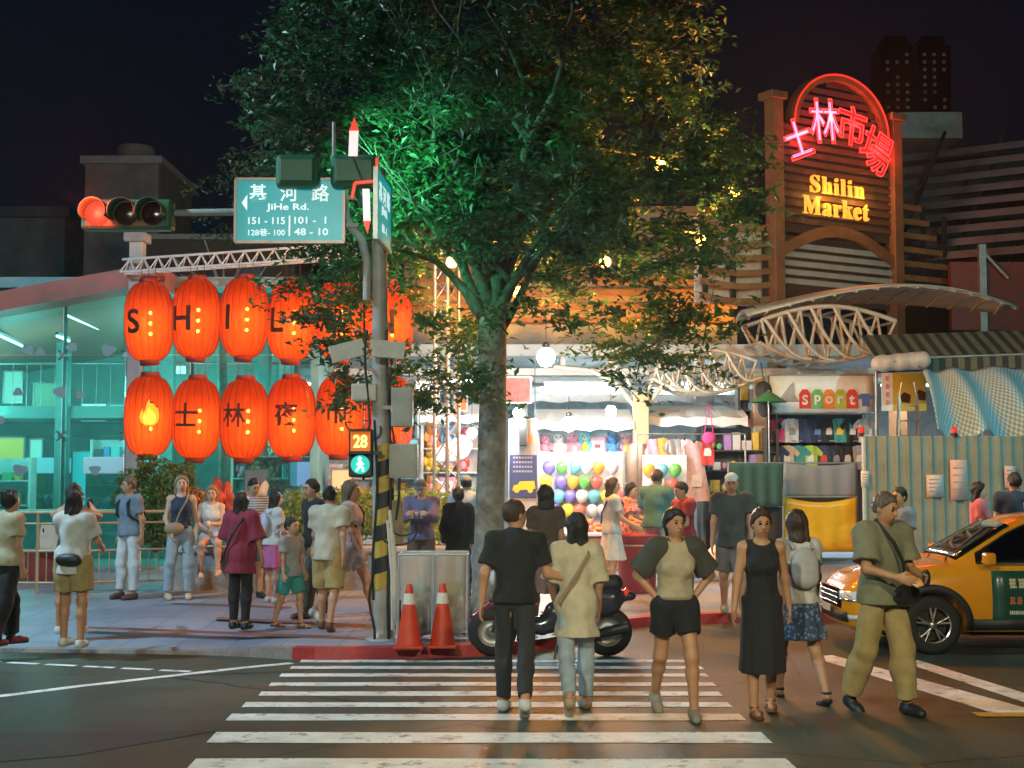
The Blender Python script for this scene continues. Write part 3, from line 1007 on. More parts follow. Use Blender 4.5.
def strip(a, c, wd, z=Z):
    a, c = Vector(a), Vector(c)
    t = (c - a).normalized(); nrm = Vector((-t.y, t.x, 0)) * wd / 2
    b.add([a - nrm, c - nrm, c + nrm, a + nrm], [(0, 1, 2, 3)])
pl = [gnd(0, 696, Z), gnd(80, 686, Z), gnd(160, 677, Z), gnd(240, 668, Z), gnd(292, 663, Z)]
ext = pl[0] + (pl[0] - pl[1]) * 3
for a, c in zip([ext] + pl[:-1], pl): strip(a, c, .12)
for q in range(6):
    a = gnd(-30 + q * 38, 660.5 + q * 1.9, Z); c = gnd(-30 + q * 38 + 30, 660.5 + q * 1.9 + 1.4, Z)
    strip(a, c, .09)
b.add(groundquad([(812, 657), (832, 655), (1052, 715), (1000, 715)]), [(0, 3, 2, 1)])
b.add(groundquad([(902, 662), (918, 660), (1060, 704), (1030, 704)]), [(0, 3, 2, 1)])
strip(gnd(820, 660, Z) + Vector((5.2, -2.1, 0)), gnd(820, 660, Z) + Vector((6.5, -5, 0)), .4)
struct(b.build('lane_lines', pavmark))
b = MB()
a = gnd(975, 714.5, Z)
b.add([(a.x, a.y - .1, Z + .003), (a.x + 9, a.y - .1, Z + .003), (a.x + 9, a.y + .08, Z + .003), (a.x, a.y + .08, Z + .003)], [(0, 1, 2, 3)])
struct(b.build('yellow_line', yelmark))

# cast iron covers in the road and on the pavement
iron = mat('cast_iron', (.05, .048, .045), rough=.5, metal=.6, bump=.3, bscale=60)
for px, py, rr, z in ((560, 612, .25, KT),):
    p = gnd(px, py, z)
    b = MB(); b.lathe([(rr, .0), (rr, .006), (rr * .93, .006), (rr * .91, .002), (rr * .2, .004), (0, .004)], n=28, cap=False)
    for a in range(8): b.tube([(rr * .25 * math.cos(a * PI / 4), rr * .25 * math.sin(a * PI / 4), .004), (rr * .8 * math.cos(a * PI / 4), rr * .8 * math.sin(a * PI / 4), .004)], .012, 5)
    o = b.build('manhole_cover', iron, loc=p)
    tag(o, 'round iron manhole cover set in the pavement behind the scooter', 'manhole cover')
# ------------------------------------------------------------------ trees
bark = mat('bark', (.27, .25, .21), rough=.9, var=.3, scale=9, bump=.9, bscale=22)
twigm = mat('twig_bark', (.075, .07, .05), rough=.9, var=.3, scale=9)
def leafmat(name, col, tr=.45):
    m = bpy.data.materials.new(name); m.use_nodes = True
    n, l = m.node_tree.nodes, m.node_tree.links
    out = n['Material Output']; n.remove(n['Principled BSDF'])
    at_ = n.new('ShaderNodeAttribute'); at_.attribute_name = 'tone'
    cr = n.new('ShaderNodeValToRGB')
    cr.color_ramp.elements[0].color = (*[c * .55 for c in col], 1); cr.color_ramp.elements[1].color = (*[min(1, c * 1.6) for c in col], 1)
    l.new(at_.outputs['Fac'], cr.inputs['Fac'])
    d = n.new('ShaderNodeBsdfDiffuse'); t = n.new('ShaderNodeBsdfTranslucent'); g = n.new('ShaderNodeBsdfGlossy'); g.inputs['Roughness'].default_value = .42
    g.inputs[0].default_value = (.5, .5, .5, 1)
    l.new(cr.outputs[0], d.inputs[0]); l.new(cr.outputs[0], t.inputs[0])
    a = n.new('ShaderNodeMixShader'); a.inputs[0].default_value = tr
    l.new(d.outputs[0], a.inputs[1]); l.new(t.outputs[0], a.inputs[2])
    c = n.new('ShaderNodeMixShader'); c.inputs[0].default_value = .08
    l.new(a.outputs[0], c.inputs[1]); l.new(g.outputs[0], c.inputs[2])
    l.new(c.outputs[0], out.inputs['Surface'])
    return m
leaf_green = leafmat('leaf_green', (.036, .120, .040))
leaf_bush = leafmat('leaf_bush', (.13, .20, .03))
leaf_hedge = leafmat('leaf_hedge', (.24, .31, .035))

def leaf_mesh(name, cen, nrm, size, tone, m, parent, seed=1, aspect=.46):
    """one mesh of many folded leaf faces (two quads a leaf)"""
    r = np.random.RandomState(seed)
    n = len(cen)
    nrm = nrm / np.maximum(1e-9, np.linalg.norm(nrm, axis=1))[:, None]
    a = r.normal(size=(n, 3)); a -= (a * nrm).sum(1)[:, None] * nrm; a /= np.linalg.norm(a, axis=1)[:, None]
    c = np.cross(nrm, a)
    L = size[:, None]; Wd = L * aspect
    up = nrm * L * .12
    p0 = cen - a * L * .5; p1 = cen + a * L * .5
    v = np.stack([p0, cen - a * L * .05 + c * Wd * .5 + up, p1, cen - a * L * .05 - c * Wd * .5 + up, cen + a * L * .02], 1).reshape(-1, 3)
    i = np.arange(n)[:, None] * 5
    q = np.concatenate([np.concatenate([i, i + 1, i + 2, i + 4], 1), np.concatenate([i, i + 4, i + 2, i + 3], 1)], 0)
    o = np_obj(name, v, q, [m], parent)
    o.data.polygons.foreach_set('use_smooth', np.zeros(len(q), bool))
    at_ = o.data.attributes.new('tone', 'FLOAT', 'FACE')
    at_.data.foreach_set('value', np.concatenate([tone, tone]).astype(np.float32))
    return o

def branchy(root, base, top_pts, trunk_pts, r0, seed, m=bark, r_tip=.012):
    pass

# the big street tree
tb = gnd(489, 617, KT)
r = random.Random(11)
tree = thing('street_tree', 'big leafy street tree with a bare grey trunk in the middle of the pavement', 'tree', tb)
TD = tb.y
def tl(px, py, dd=0.0):     # local tree point
    return at(px, py, TD + dd) - tb
r = random.Random(11)
mb = MB()
trunk = [tl(489, 624), tl(489, 600), tl(490, 540), tl(491, 470), tl(492, 400), tl(493, 340), tl(492, 318)]
wig = [Vector((math.sin(i * 2.1) * .015, 0, 0)) for i in range(7)]
mb.tube([p + q for p, q in zip(trunk, wig)], [.255, .21, .185, .175, .168, .18, .17], 14)
for a in range(5):       # root flare
    an = a * 1.26 + .4
    mb.tube([(.36 * math.cos(an), .36 * math.sin(an), -.04), (.22 * math.cos(an), .22 * math.sin(an), .07), (.1 * math.cos(an), .1 * math.sin(an), .4)], [.05, .075, .05], 7)
mb.build('trunk', bark, tree)
limbs = MB()
tips = []
def grow(p, d, length, rad, lev):
    n = 5
    pts = [Vector(p)]; dd = Vector(d).normalized()
    if lev == 0: dd = (dd + Vector((0, 0, .7))).normalized()
    for i in range(n):
        dd = (dd + Vector((r.uniform(-1, 1), r.uniform(-1, 1), r.uniform(-.6, .9))) * .17).normalized()
        pts.append(pts[-1] + dd * length / n)
    limbs.tube(pts, [rad * (1 - .55 * i / n) for i in range(n + 1)], 7 if lev < 2 else 5)
    if lev >= 1: tips.extend([(pts[j], lev) for j in range(2, n + 1)])
    if lev < 3:
        k = (4, 4, 3)[lev]
        for q in range(k):
            j = 2 + int(r.random() * (n - 1)) if q else n
            j = min(j, n)
            ax = Vector((r.uniform(-1, 1), r.uniform(-1, 1), r.uniform(-.25, .45)))
            nd = (dd * .8 + ax * .95)
            nd.z = nd.z * .75 + .08
            grow(pts[j], nd, length * r.uniform(.5, .68), rad * .5, lev + 1)
st = tl(492, 322)
for (px, py, dd, ra) in ((452, 250, -.6, .10), (515, 215, .3, .13), (560, 270, -.7, .095), (470, 150, .9, .11), (395, 270, .5, .08), (610, 210, .8, .09), (540, 120, -.5, .09), (420, 180, -.9, .08), (580, 300, 1.0, .07)):
    e = tl(px, py, dd)
    d = e - st
    grow(st + Vector((r.uniform(-.08, .08), r.uniform(-.06, .06), r.uniform(-.3, .15))), d, d.length * 1.1, ra, 0)
limbs.build('limb', twigm, tree)
# crown: leaf sprays on twigs that fill the photo's outline
rs = np.random.RandomState(5)
def in_outline(px, py):
    """half widths of the crown read off the photo, by row"""
    rows = [(-140, 380, 610), (-60, 320, 670), (0, 288, 700), (45, 262, 705), (80, 222, 735), (120, 258, 745), (150, 285, 735), (175, 270, 752), (205, 300, 750), (235, 310, 758), (258, 312, 720), (285, 295, 700), (315, 300, 712), (335, 318, 735), (360, 330, 700), (385, 322, 640), (405, 320, 600), (430, 600, 620)]
    for (a, l0, r0_), (b_, l1, r1_) in zip(rows, rows[1:]):
        if a <= py <= b_:
            t = (py - a) / (b_ - a)
            return l0 + (l1 - l0) * t <= px <= r0_ + (r1_ - r0_) * t
    return False
SIGL = at(360, 172, 15.1) - tb
cl = []
tries = 0
while len(cl) < 490 and tries < 40000:
    tries += 1
    px, py = r.uniform(205, 780), r.uniform(-150, 405)
    if not in_outline(px, py): continue
    hw = 285.0
    u = (px - 495) / hw; v = (py - 170) / 260
    dmax = 3.0 * math.sqrt(max(.06, 1 - min(.94, u * u * .9 + v * v * .7)))
    dd = r.uniform(-dmax, dmax)
    if dd < -1.3 and px < 440: dd = r.uniform(-1.3, dmax)
    # open middle below: the sky, lamps and stalls show under the crown
    if py > 300 and 476 < px < 520 and r.random() < .8: continue
    if py > 385 and px > 480 and r.random() < .7: continue
    if 505 < px < 590 and 330 < py < 392: continue
    # holes
    if math.sin(px * .041 + 1.3) * math.sin(py * .05 + .4) > .62 and r.random() < .8: continue
    if 420 < px < 640 and 255 < py < 320 and r.random() < .6: continue
    if (tl(px, py, dd) - SIGL).length < .85: continue
    cl.append((tl(px, py, dd), r.uniform(.24, .50)))
for (p, lev) in tips:
    if lev >= 2 and r.random() < .30 and (p - SIGL).length > .85 and not (tb + p).y < 16 : cl.append((p, r.uniform(.22, .38)))
cen, nr, sz, tn = [], [], [], []
tw = MB()
for (c, s_) in cl:
    n = int(75 * (s_ / .36) ** 2)
    # sprays: several twigs with leaves along them, drooping at the end
    base_t = rs.uniform(.1, .9)
    for q in range(4):
        d = rs.normal(size=3); d[2] = d[2] * .45 + .05; d /= np.linalg.norm(d)
        L = s_ * rs.uniform(1.0, 1.9)
        t = rs.uniform(-.5, 1, n // 4 + 4)
        p = np.array(c)[None] + d[None] * (t * L)[:, None] + np.array([0, 0, -.10])[None] * (np.maximum(t, 0) ** 2 * L)[:, None]
        p = p + rs.normal(size=p.shape) * np.array([.075, .075, .045])
        cen.append(p)
        k = rs.normal(size=p.shape) * .55 + np.array([0, -.15, 1.0]); nr.append(k)
        sz.append(rs.uniform(.075, .155, len(p))); tn.append(np.clip(base_t + rs.uniform(-.25, .25, len(p)), 0, 1))
        a = Vector(c) - Vector(d) * L * .4; e = Vector(c) + Vector(d) * L
        if q < 2: tw.tube([a, Vector(c), e + Vector((0, 0, -.08 * L))], [.011, .008, .003], 4, cap=False)
tw.build('twig', twigm, tree)
leaf_mesh('crown', np.concatenate(cen), np.concatenate(nr), np.concatenate(sz), np.concatenate(tn), leaf_green, tree, 3)

def bush(root, spots, m, seed, lo=.05, hi=.09, per=420, name='foliage', aspect=.46):
    q = np.random.RandomState(seed)
    ce, nn, ss, tt = [], [], [], []
    for (c, rad) in spots:
        n = int(per * (rad[0] * rad[2] / .16))
        d = q.normal(size=(n, 3)); d /= np.linalg.norm(d, axis=1)[:, None]
        rr = q.uniform(.55, 1.08, n) ** .6
        ce.append(np.array(c)[None] + d * rr[:, None] * np.array(rad)[None])
        nn.append(d * .7 + q.normal(size=(n, 3)) * .6 + np.array([0, 0, .5])); ss.append(q.uniform(lo, hi, n)); tt.append(np.clip(q.uniform(.2, .8) + q.uniform(-.3, .3, n), 0, 1))
    return leaf_mesh(name, np.concatenate(ce), np.concatenate(nn), np.concatenate(ss), np.concatenate(tt), m, root, seed, aspect)

# slimmer tree behind the lantern frame
D2 = 26.5
b2 = at(222, 560, D2); b2.z = KT
t2 = thing('street_tree', 'slim dark tree rising behind the red lanterns and the road sign', 'tree', b2)
mb = MB(); mb.tube([(0, 0, -.05), (.03, 0, 2), (-.05, 0, 4), (0, 0, 5.4)], [.13, .11, .09, .05], 9)
mb.build('trunk', bark, t2)
mb = MB()
for a in range(7):
    an = a * .9; mb.tube([(0, 0, 4.2 + .15 * a), (.6 * math.cos(an), .5 * math.sin(an), 5.2 + .1 * a), (1.1 * math.cos(an), .9 * math.sin(an), 5.7 + .25 * (a % 3))], [.05, .03, .012], 6)
mb.build('limb', bark, t2)
sp = []
for (px, py, rr) in ((190, 190, .25), (205, 215, .3), (215, 185, .35), (240, 165, .45), (255, 200, .5), (225, 235, .35), (200, 238, .22), (280, 215, .6), (275, 160, .5), (310, 190, .6), (300, 235, .5), (240, 240, .4)):
    p = at(px, py, D2 + r.uniform(-.7, .7)) - b2
    sp.append((p, (rr, rr * .9, rr * .6)))
bush(t2, sp, leaf_green, 21, .06, .12, 200, 'crown')
steel = mat('galvanised_steel', (.42, .42, .41), rough=.42, metal=.7, var=.15, scale=5)
white_paint = mat('white_painted_metal', (.70, .70, .68), rough=.4, var=.1)
pole_paint = mat('pole_paint', (.40, .39, .36), rough=.5, var=.2, scale=4)
black_pl = mat('black_plastic', (.018, .018, .02), rough=.45, var=.1)
dark_met = mat('dark_metal', (.05, .05, .05), rough=.4, metal=.5)
grey_box = mat('grey_box', (.36, .37, .34), rough=.5, var=.1)
beige_pl = mat('beige_plastic', (.62, .57, .50), rough=.5, var=.08)
conc = mat('concrete', (.33, .32, .30), rough=.85, var=.2, scale=3, bump=.3)
sig_green = mat('signal_green', (.03, .15, .075), rough=.45, var=.1)
rubber = mat('rubber', (.018, .018, .018), rough=.75, var=.1)

# ------------------------------------------------------------------ signal pole with everything clamped to it
pb = gnd(383, 640, KT)
PD = pb.y
def pl_(px, py, dd=0): return at(px, py, PD + dd) - pb
pole = thing('signal_pole', 'tall pale signal pole with black and yellow stripes, grey boxes and a long side arm', 'signal pole', pb)
mb = MB()
top = pl_(379, 170)
mb.tube([(0, 0, 0), pl_(382, 500), pl_(380, 330), top], [.105, .10, .088, .072], 16)
mb.lathe([(.19, 0), (.19, .02), (.12, .03), (.11, .12)], n=16)
mb.build('post', pole_paint, pole)
mb = MB()
mb.tube([pl_(367, 300, -.12), pl_(367, 262, -.12), pl_(362, 240, -.12), pl_(352, 228, -.12), pl_(346, 218, -.12), pl_(344, 190, -.12)], .045, 10)
mb.tube([pl_(334, 205, -.1), pl_(334, 122, -.1)], .022, 8)
mb.tube([pl_(346, 211, -.12), pl_(240, 212, -.1), pl_(165, 213, -.05)], [.05, .042, .035], 10)
mb.build('side_arm', pole_paint, pole)
# hazard stripes: a sleeve of slanted yellow and black bands
def stripes(n0, n1, zs, r_, m_):
    mb = MB()
    N = 28
    for k, z in enumerate(zs):
        mb.m = k % 2
        for j in range(N // 2 + 6):
            a0 = -PI + (j - 3) * 2 * PI / N; a1 = a0 + 2 * PI / N
            s0 = .06 * math.sin(a0 * .5) * 1.6; s1 = .06 * math.sin(a1 * .5) * 1.6
            h = zs[1] - zs[0]
            mb.add([(r_ * math.cos(a0), r_ * math.sin(a0), z + s0), (r_ * math.cos(a1), r_ * math.sin(a1), z + s1), (r_ * math.cos(a1), r_ * math.sin(a1), z + s1 + h), (r_ * math.cos(a0), r_ * math.sin(a0), z + s0 + h)], [(0, 1, 2, 3)], True)
    return mb
zs = [.62 + .17 * k for k in range(9)]
stripes(0, 0, zs, .112, None).build('striped_sleeve', [mat('hazard_yellow', (.52, .36, .06), rough=.5, var=.2), mat('hazard_black', (.02, .02, .02), rough=.5)], pole)
mb = MB()
for (px0, py0, px1, py1, wob) in ((368, 330, 366, 480, .03), (392, 340, 396, 520, .05), (388, 330, 390, 640, .02), (372, 560, 372, 640, .03), (397, 600, 410, 648, .03), (376, 420, 374, 600, .02)):
    a, c = pl_(px0, py0, -.13), pl_(px1, py1, -.13)
    pts = [a.lerp(c, t) + Vector((wob * math.sin(t * 7 + px0), 0, 0)) for t in np.linspace(0, 1, 9)]
    mb.tube(pts, .014, 6)
for (cx, cy, rr) in ((358, 423, .13), (366, 430, .16), (403, 525, .14), (398, 530, .2)):
    c = pl_(cx, cy, -.14)
    mb.tube([c + Vector((rr * math.cos(t), 0, rr * .8 * math.sin(t))) for t in np.linspace(PI * .95, PI * 2.1, 12)], .010, 6)
mb.build('cable', black_pl, pole)
mb = MB()
for q, (px, py) in enumerate(((390, 590), (393, 612), (388, 600))):
    a = pl_(px, py - 80, -.13); c = pl_(px + 5, py + 30, -.15)
    mb.tube([a, a.lerp(c, .5) + Vector((.02, 0, 0)), c], .022, 7)
mb.build('conduit', beige_pl, pole)
def pbox(x0, y0, x1, y1, d, m, name, dep=.22, label=None):
    a, c = pl_(x0, y1, d), pl_(x1, y0, d)
    mb = MB(); mb.bbox(a.x, c.x, a.y - dep / 2, a.y + dep / 2, a.z, c.z, .012)
    mb.box(a.x + .03, c.x - .03, a.y - dep / 2 - .006, a.y - dep / 2 + .002, a.z + .03, c.z - .03)
    mb.box(c.x - .055, c.x - .035, a.y - dep / 2 - .014, a.y - dep / 2 - .004, (a.z + c.z) / 2 - .03, (a.z + c.z) / 2 + .03)
    mb.box(min(c.x, 0) - (.0 if c.x < 0 else 0), max(a.x, 0), a.y - .02, a.y + .02, (a.z + c.z) / 2 - .02, (a.z + c.z) / 2 + .02)
    return mb.build(name, m, pole)
pbox(392, 388, 413, 427, -.22, grey_box, 'meter_box')
pbox(390, 444, 418, 478, -.05, grey_box, 'control_cabinet', .3)
pbox(352, 384, 377, 401, -.05, beige_pl, 'junction_box', .16)
pbox(390, 500, 403, 545, -.02, mat('weathered_brown_box', (.30, .22, .12), rough=.7, var=.3), 'fuse_box', .2)
for (x0, y0, x1, y1) in ((331, 358, 362, 350), (372, 351, 404, 354)):
    a, c = pl_(x0, y0, -.3), pl_(x1, y1, -.25)
    mb = MB(); d = (c - a).normalized()
    mb.tube([a, c], .082, 4, smooth=False); mb.tube([a - d * .02 + Vector((0, 0, .075)), c + d * .01 + Vector((0, 0, .075))], .066, 4, smooth=False)
    mb.tube([c.lerp(a, .3), c.lerp(a, .3) - Vector((0, -.1, .14)), Vector((0, 0, a.z - .12))], .02, 6)
    o = mb.build('security_camera', white_paint, pole)
    f = MB(); e = a if x0 < 350 else c; s_ = -1 if x0 < 350 else 1
    f.lathe([(.0, .0), (.05, .0), (.055, -.01 * s_), (.04, .008 * s_), (0, .01 * s_)], c=e + d * (.012 * s_), n=14, axis='x'); f.build('lens', black_pl, o)

def lens(mb, c, r_, dpt=.03):
    mb.lathe([(r_, 0), (r_ * .93, -dpt * .5), (r_ * .7, -dpt * .85), (0, -dpt)], c=c, n=24, axis='y')
def visor(mb, c, r_, L=.2, th=.006):
    rows = []
    for y in (0, -L * .5, -L):
        rows.append([(c[0] + r_ * math.cos(t), c[1] + y, c[2] + r_ * math.sin(t)) for t in np.linspace(-.45, PI + .45, 19)])
    mb.sheet(rows, True, th)

# horizontal vehicle signal at the end of the arm
sc_ = at(126, 214, PD - .2)
sg = thing('traffic_light', 'horizontal traffic light with its left lens glowing red at the end of the long arm', 'traffic light', sc_)
mb = MB(); mb.bbox(-.49, .49, .0, .20, -.165, .165, .035)
mb.box(-.03, .45, .2, .24, -.03, .03)
mb.build('housing', sig_green, sg)
for k, (dx, m_) in enumerate(((-.305, emat('red_light', (1.0, .016, .008), 5)), (0, mat('amber_lens_off', (.03, .02, .01), rough=.2)), (.29, mat('green_lens_off', (.05, .012, .015), rough=.15)))):
    m2 = MB(); lens(m2, (dx, -.004, 0), .125 if k else .125); lo = m2.build('lens', m_, sg)
    m2 = MB(); visor(m2, (dx, -.002, 0), .145, .22); m2.build('visor', sig_green, sg)
light('red_glow', 'SPOT', (0, 0, 0), 50, (1, .04, .02), .1, rot=(PI / 2, 0, 0), spot=170, parent=sg).location = (-.305, -.06, 0)
light('red_halo_fill', 'POINT', (0, 0, 0), 70, (1, .04, .02), .1, parent=sg).location = (-.305, -.32, .12)  # added point lamp, reddens the eave and tower like a lens halo

# green backed signal heads above the road sign, facing away
for k, (px, py, wd, lab) in enumerate(((298, 172, .23, 'signal head over the road sign seen from its dark green back'), (355, 172, .255, 'signal head on the pole top seen from its dark green back'))):
    c = at(px, py, PD - .28)
    sh = thing('traffic_light', lab, 'traffic light', c)
    mb = MB(); mb.bbox(-wd, wd, -.09, .09, -.18, .18, .05)
    mb.bbox(-wd * .8, wd * .8, -.115, -.08, -.13, .13, .02); mb.build('housing', sig_green, sh)
    m2 = MB()
    m2.lathe([(.12, .092), (.11, .11), (0, .12)], c=(-.0, 0, 0), n=20, axis='y'); m2.build('lens', emat('green_light', (.05, 1.0, .35), 8) if k else mat('green_lens_dark', (.02, .06, .03), rough=.2), sh)
    m2 = MB(); m2.tube([(wd if not k else 0, .02, -.02 if not k else -.18), (wd + .14 if not k else .08, .1, -.05 if not k else -.35)], .03, 8); m2.build('bracket', sig_green, sh)

# the hanging road sign and its twin round the corner
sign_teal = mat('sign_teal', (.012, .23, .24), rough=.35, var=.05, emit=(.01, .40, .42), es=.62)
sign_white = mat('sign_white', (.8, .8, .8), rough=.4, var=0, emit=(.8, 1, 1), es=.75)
a, c = at(236, 241.5, PD - .22), at(343.5, 180, PD - .22)
sw, shh = c.x - a.x, c.z - a.z
rsn = thing('road_sign', 'teal street name sign with white Chinese and JiHe Rd. lettering and house numbers', 'road sign', ((a.x + c.x) / 2, a.y, (a.z + c.z) / 2))
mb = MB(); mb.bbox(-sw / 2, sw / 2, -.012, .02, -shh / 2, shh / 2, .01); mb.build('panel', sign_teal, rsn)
mb = MB()
for (x0, x1, z0, z1) in ((-sw / 2 - .012, sw / 2 + .012, shh / 2 - .008, shh / 2 + .022), (-sw / 2 - .012, sw / 2 + .012, -shh / 2 - .022, -shh / 2 + .008), (-sw / 2 - .022, -sw / 2 + .008, -shh / 2, shh / 2), (sw / 2 - .008, sw / 2 + .022, -shh / 2, shh / 2)):
    mb.box(x0, x1, -.026, .03, z0, z1)
mb.build('frame', mat('sign_rim', (.50, .36, .33), rough=.4, metal=.3), rsn)
mb = MB()
U = sw / 108.0
def sgp(px, py): return (-sw / 2 + (px - 236) * U, -.015, shh / 2 - (py - 180) * U * (shh / U / 61.5))
for ch, px in (('基', 258), ('河', 289), ('路', 321)):
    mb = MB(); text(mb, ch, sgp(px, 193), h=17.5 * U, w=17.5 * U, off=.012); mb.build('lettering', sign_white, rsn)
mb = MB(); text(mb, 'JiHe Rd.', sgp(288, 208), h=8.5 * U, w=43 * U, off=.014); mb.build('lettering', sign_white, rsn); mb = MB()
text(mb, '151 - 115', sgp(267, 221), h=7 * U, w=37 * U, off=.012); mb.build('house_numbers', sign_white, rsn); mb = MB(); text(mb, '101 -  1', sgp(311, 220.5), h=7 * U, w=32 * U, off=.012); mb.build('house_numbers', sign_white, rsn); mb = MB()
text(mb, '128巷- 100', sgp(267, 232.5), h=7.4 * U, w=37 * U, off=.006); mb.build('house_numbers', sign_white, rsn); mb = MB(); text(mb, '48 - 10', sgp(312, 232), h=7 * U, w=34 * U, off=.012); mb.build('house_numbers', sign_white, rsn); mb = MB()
x0, _, z0 = sgp(290, 236); z1 = sgp(290, 216)[2]
mb.box(x0 - .008, x0 + .008, -.016, -.012, z0, z1); mb.build('divider', sign_white, rsn); mb = MB()
p = sgp(244.5, 203); mb.prism([(p[0] - 3 * U, p[2]), (p[0] + 2.6 * U, p[2] - 8 * U), (p[0] + 2.6 * U, p[2] + 8 * U)], -.016, -.012)
mb.build('arrow', sign_white, rsn)
mb = MB()
for z in (.15, -.15): mb.box(sw / 2 - .02, sw / 2 + .16, .022, .05, z - .02, z + .02)
mb.build('bracket', pole_paint, rsn)
a = at(375, 212, PD - .25)
rs2 = thing('road_sign', 'teal street name sign turned nearly edge on at the right of the pole', 'road sign', a + Vector((.09, -.02, 0)), R(87))
hz = 33 * PD / F
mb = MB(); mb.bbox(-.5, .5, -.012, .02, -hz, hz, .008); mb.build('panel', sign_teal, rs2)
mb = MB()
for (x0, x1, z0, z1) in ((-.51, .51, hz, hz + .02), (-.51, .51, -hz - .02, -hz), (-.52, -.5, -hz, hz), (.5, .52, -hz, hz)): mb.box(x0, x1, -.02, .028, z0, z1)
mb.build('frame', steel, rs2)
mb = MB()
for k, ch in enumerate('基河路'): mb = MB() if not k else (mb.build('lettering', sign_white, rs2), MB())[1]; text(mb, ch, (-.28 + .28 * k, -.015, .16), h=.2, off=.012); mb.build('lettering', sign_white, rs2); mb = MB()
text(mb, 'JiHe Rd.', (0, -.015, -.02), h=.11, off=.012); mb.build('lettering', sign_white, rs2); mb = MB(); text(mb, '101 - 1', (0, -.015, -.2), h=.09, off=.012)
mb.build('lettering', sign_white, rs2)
# tall narrow warning sign: red tips and pale lit bars
wcen = at(360, 176, PD - .42)
ws = thing('warning_sign', 'slim upright sign with pale lit bars and red arrow tips on the pole', 'warning sign', wcen)
def wl(px, py): q = at(px, py, PD - .42) - wcen; return (q.x, q.z)
bar_m = mat('sign_bar_white', (.8, .7, .7), rough=.4, emit=(1, .75, .75), es=.9, var=0)
tip_m = mat('sign_red', (.6, .03, .02), rough=.4, emit=(1, .05, .02), es=.8, var=0)
mb = MB(); mb.prism([wl(348.5, 156), wl(349.5, 131), wl(358.5, 131), wl(357.5, 156)], -.01, .01); mb.build('bar', bar_m, ws); mb = MB(); mb.prism([wl(362.5, 189), wl(369.5, 189), wl(370.5, 221), wl(363.5, 221)], -.01, .01); mb.build('bar', bar_m, ws)
mb = MB(); mb.prism([wl(349, 131), wl(354.5, 117), wl(359, 131)], -.012, .012); mb.build('red_tip', tip_m, ws); mb = MB(); mb.prism([wl(363, 221), wl(370.5, 221), wl(367.5, 234)], -.012, .012); mb.build('red_tip', tip_m, ws); mb = MB()
for p0, p1 in (((377, 158), (377, 181)), ((377, 181), (355, 183)), ((355, 183), (352, 198))):
    q0, q1 = wl(*p0), wl(*p1); mb.tube([(q0[0], 0, q0[1]), (q1[0], 0, q1[1])], .022, 4, smooth=False)
mb.build('red_bracket', tip_m, ws)
mb = MB(); q0, q1 = wl(352, 156), wl(366, 190); mb.tube([(q0[0], .03, q0[1]), (q1[0], .03, q1[1])], .015, 6)
mb.tube([(q1[0], .03, q1[1]), (.16, .3, -.1)], .015, 6); mb.build('bracket', dark_met, ws)

# pedestrian signal: amber countdown over a walking figure
pc = at(361, 453, PD - .25)
ps = thing('pedestrian_signal', 'small pedestrian signal with amber 28 countdown above a glowing green walking figure', 'pedestrian signal', pc)
mb = MB(); mb.bbox(-.125, .125, -.06, .1, -.255, .255, .02); mb.box(.1, .22, .0, .04, -.02, .02); mb.build('housing', black_pl, ps)
for k in (0, 1):
    m2 = MB()
    z = .12 - .24 * k
    m2.sheet([[(-.115, -.06 - d, z + .11), (.115, -.06 - d, z + .11)] for d in (0, .12)], False, .004); m2.build('visor', black_pl, ps)
m2 = MB(); m2.box(-.105, .105, -.066, -.055, .02, .225); m2.build('countdown_panel', emat('amber_panel', (1, .22, .02), .55), ps)
m2 = MB(); text(m2, '28', (0, -.07, .122), h=.135, w=.145, off=.02); m2.build('countdown_digits', emat('amber_digits', (1, .62, .12), 4), ps)
m2 = MB(); m2.lathe([(.1, -.066), (.1, -.055)], c=(0, 0, -.122), n=28, axis='y'); m2.build('figure_panel', emat('green_panel', (.02, .75, .62), .7), ps)
m2 = MB()
m2.prism([(.02 * math.cos(t) - .005, -.06 + .02 * math.sin(t)) for t in np.linspace(0, 2 * PI, 12, endpoint=False)], -.072, -.067)
for pts, r_ in ((((-.005, -.085), (0, -.135)), .016), (((0, -.135), (.032, -.165), (.028, -.195)), .011), (((0, -.135), (-.022, -.165), (-.042, -.19)), .011), (((-.003, -.095), (.035, -.12)), .009), (((-.003, -.095), (-.035, -.125)), .009)):
    m2.tube([(x, -.07, z) for x, z in pts], r_, 6)
m2.build('walking_figure', emat('green_figure', (.45, 1.0, .9), 3), ps)

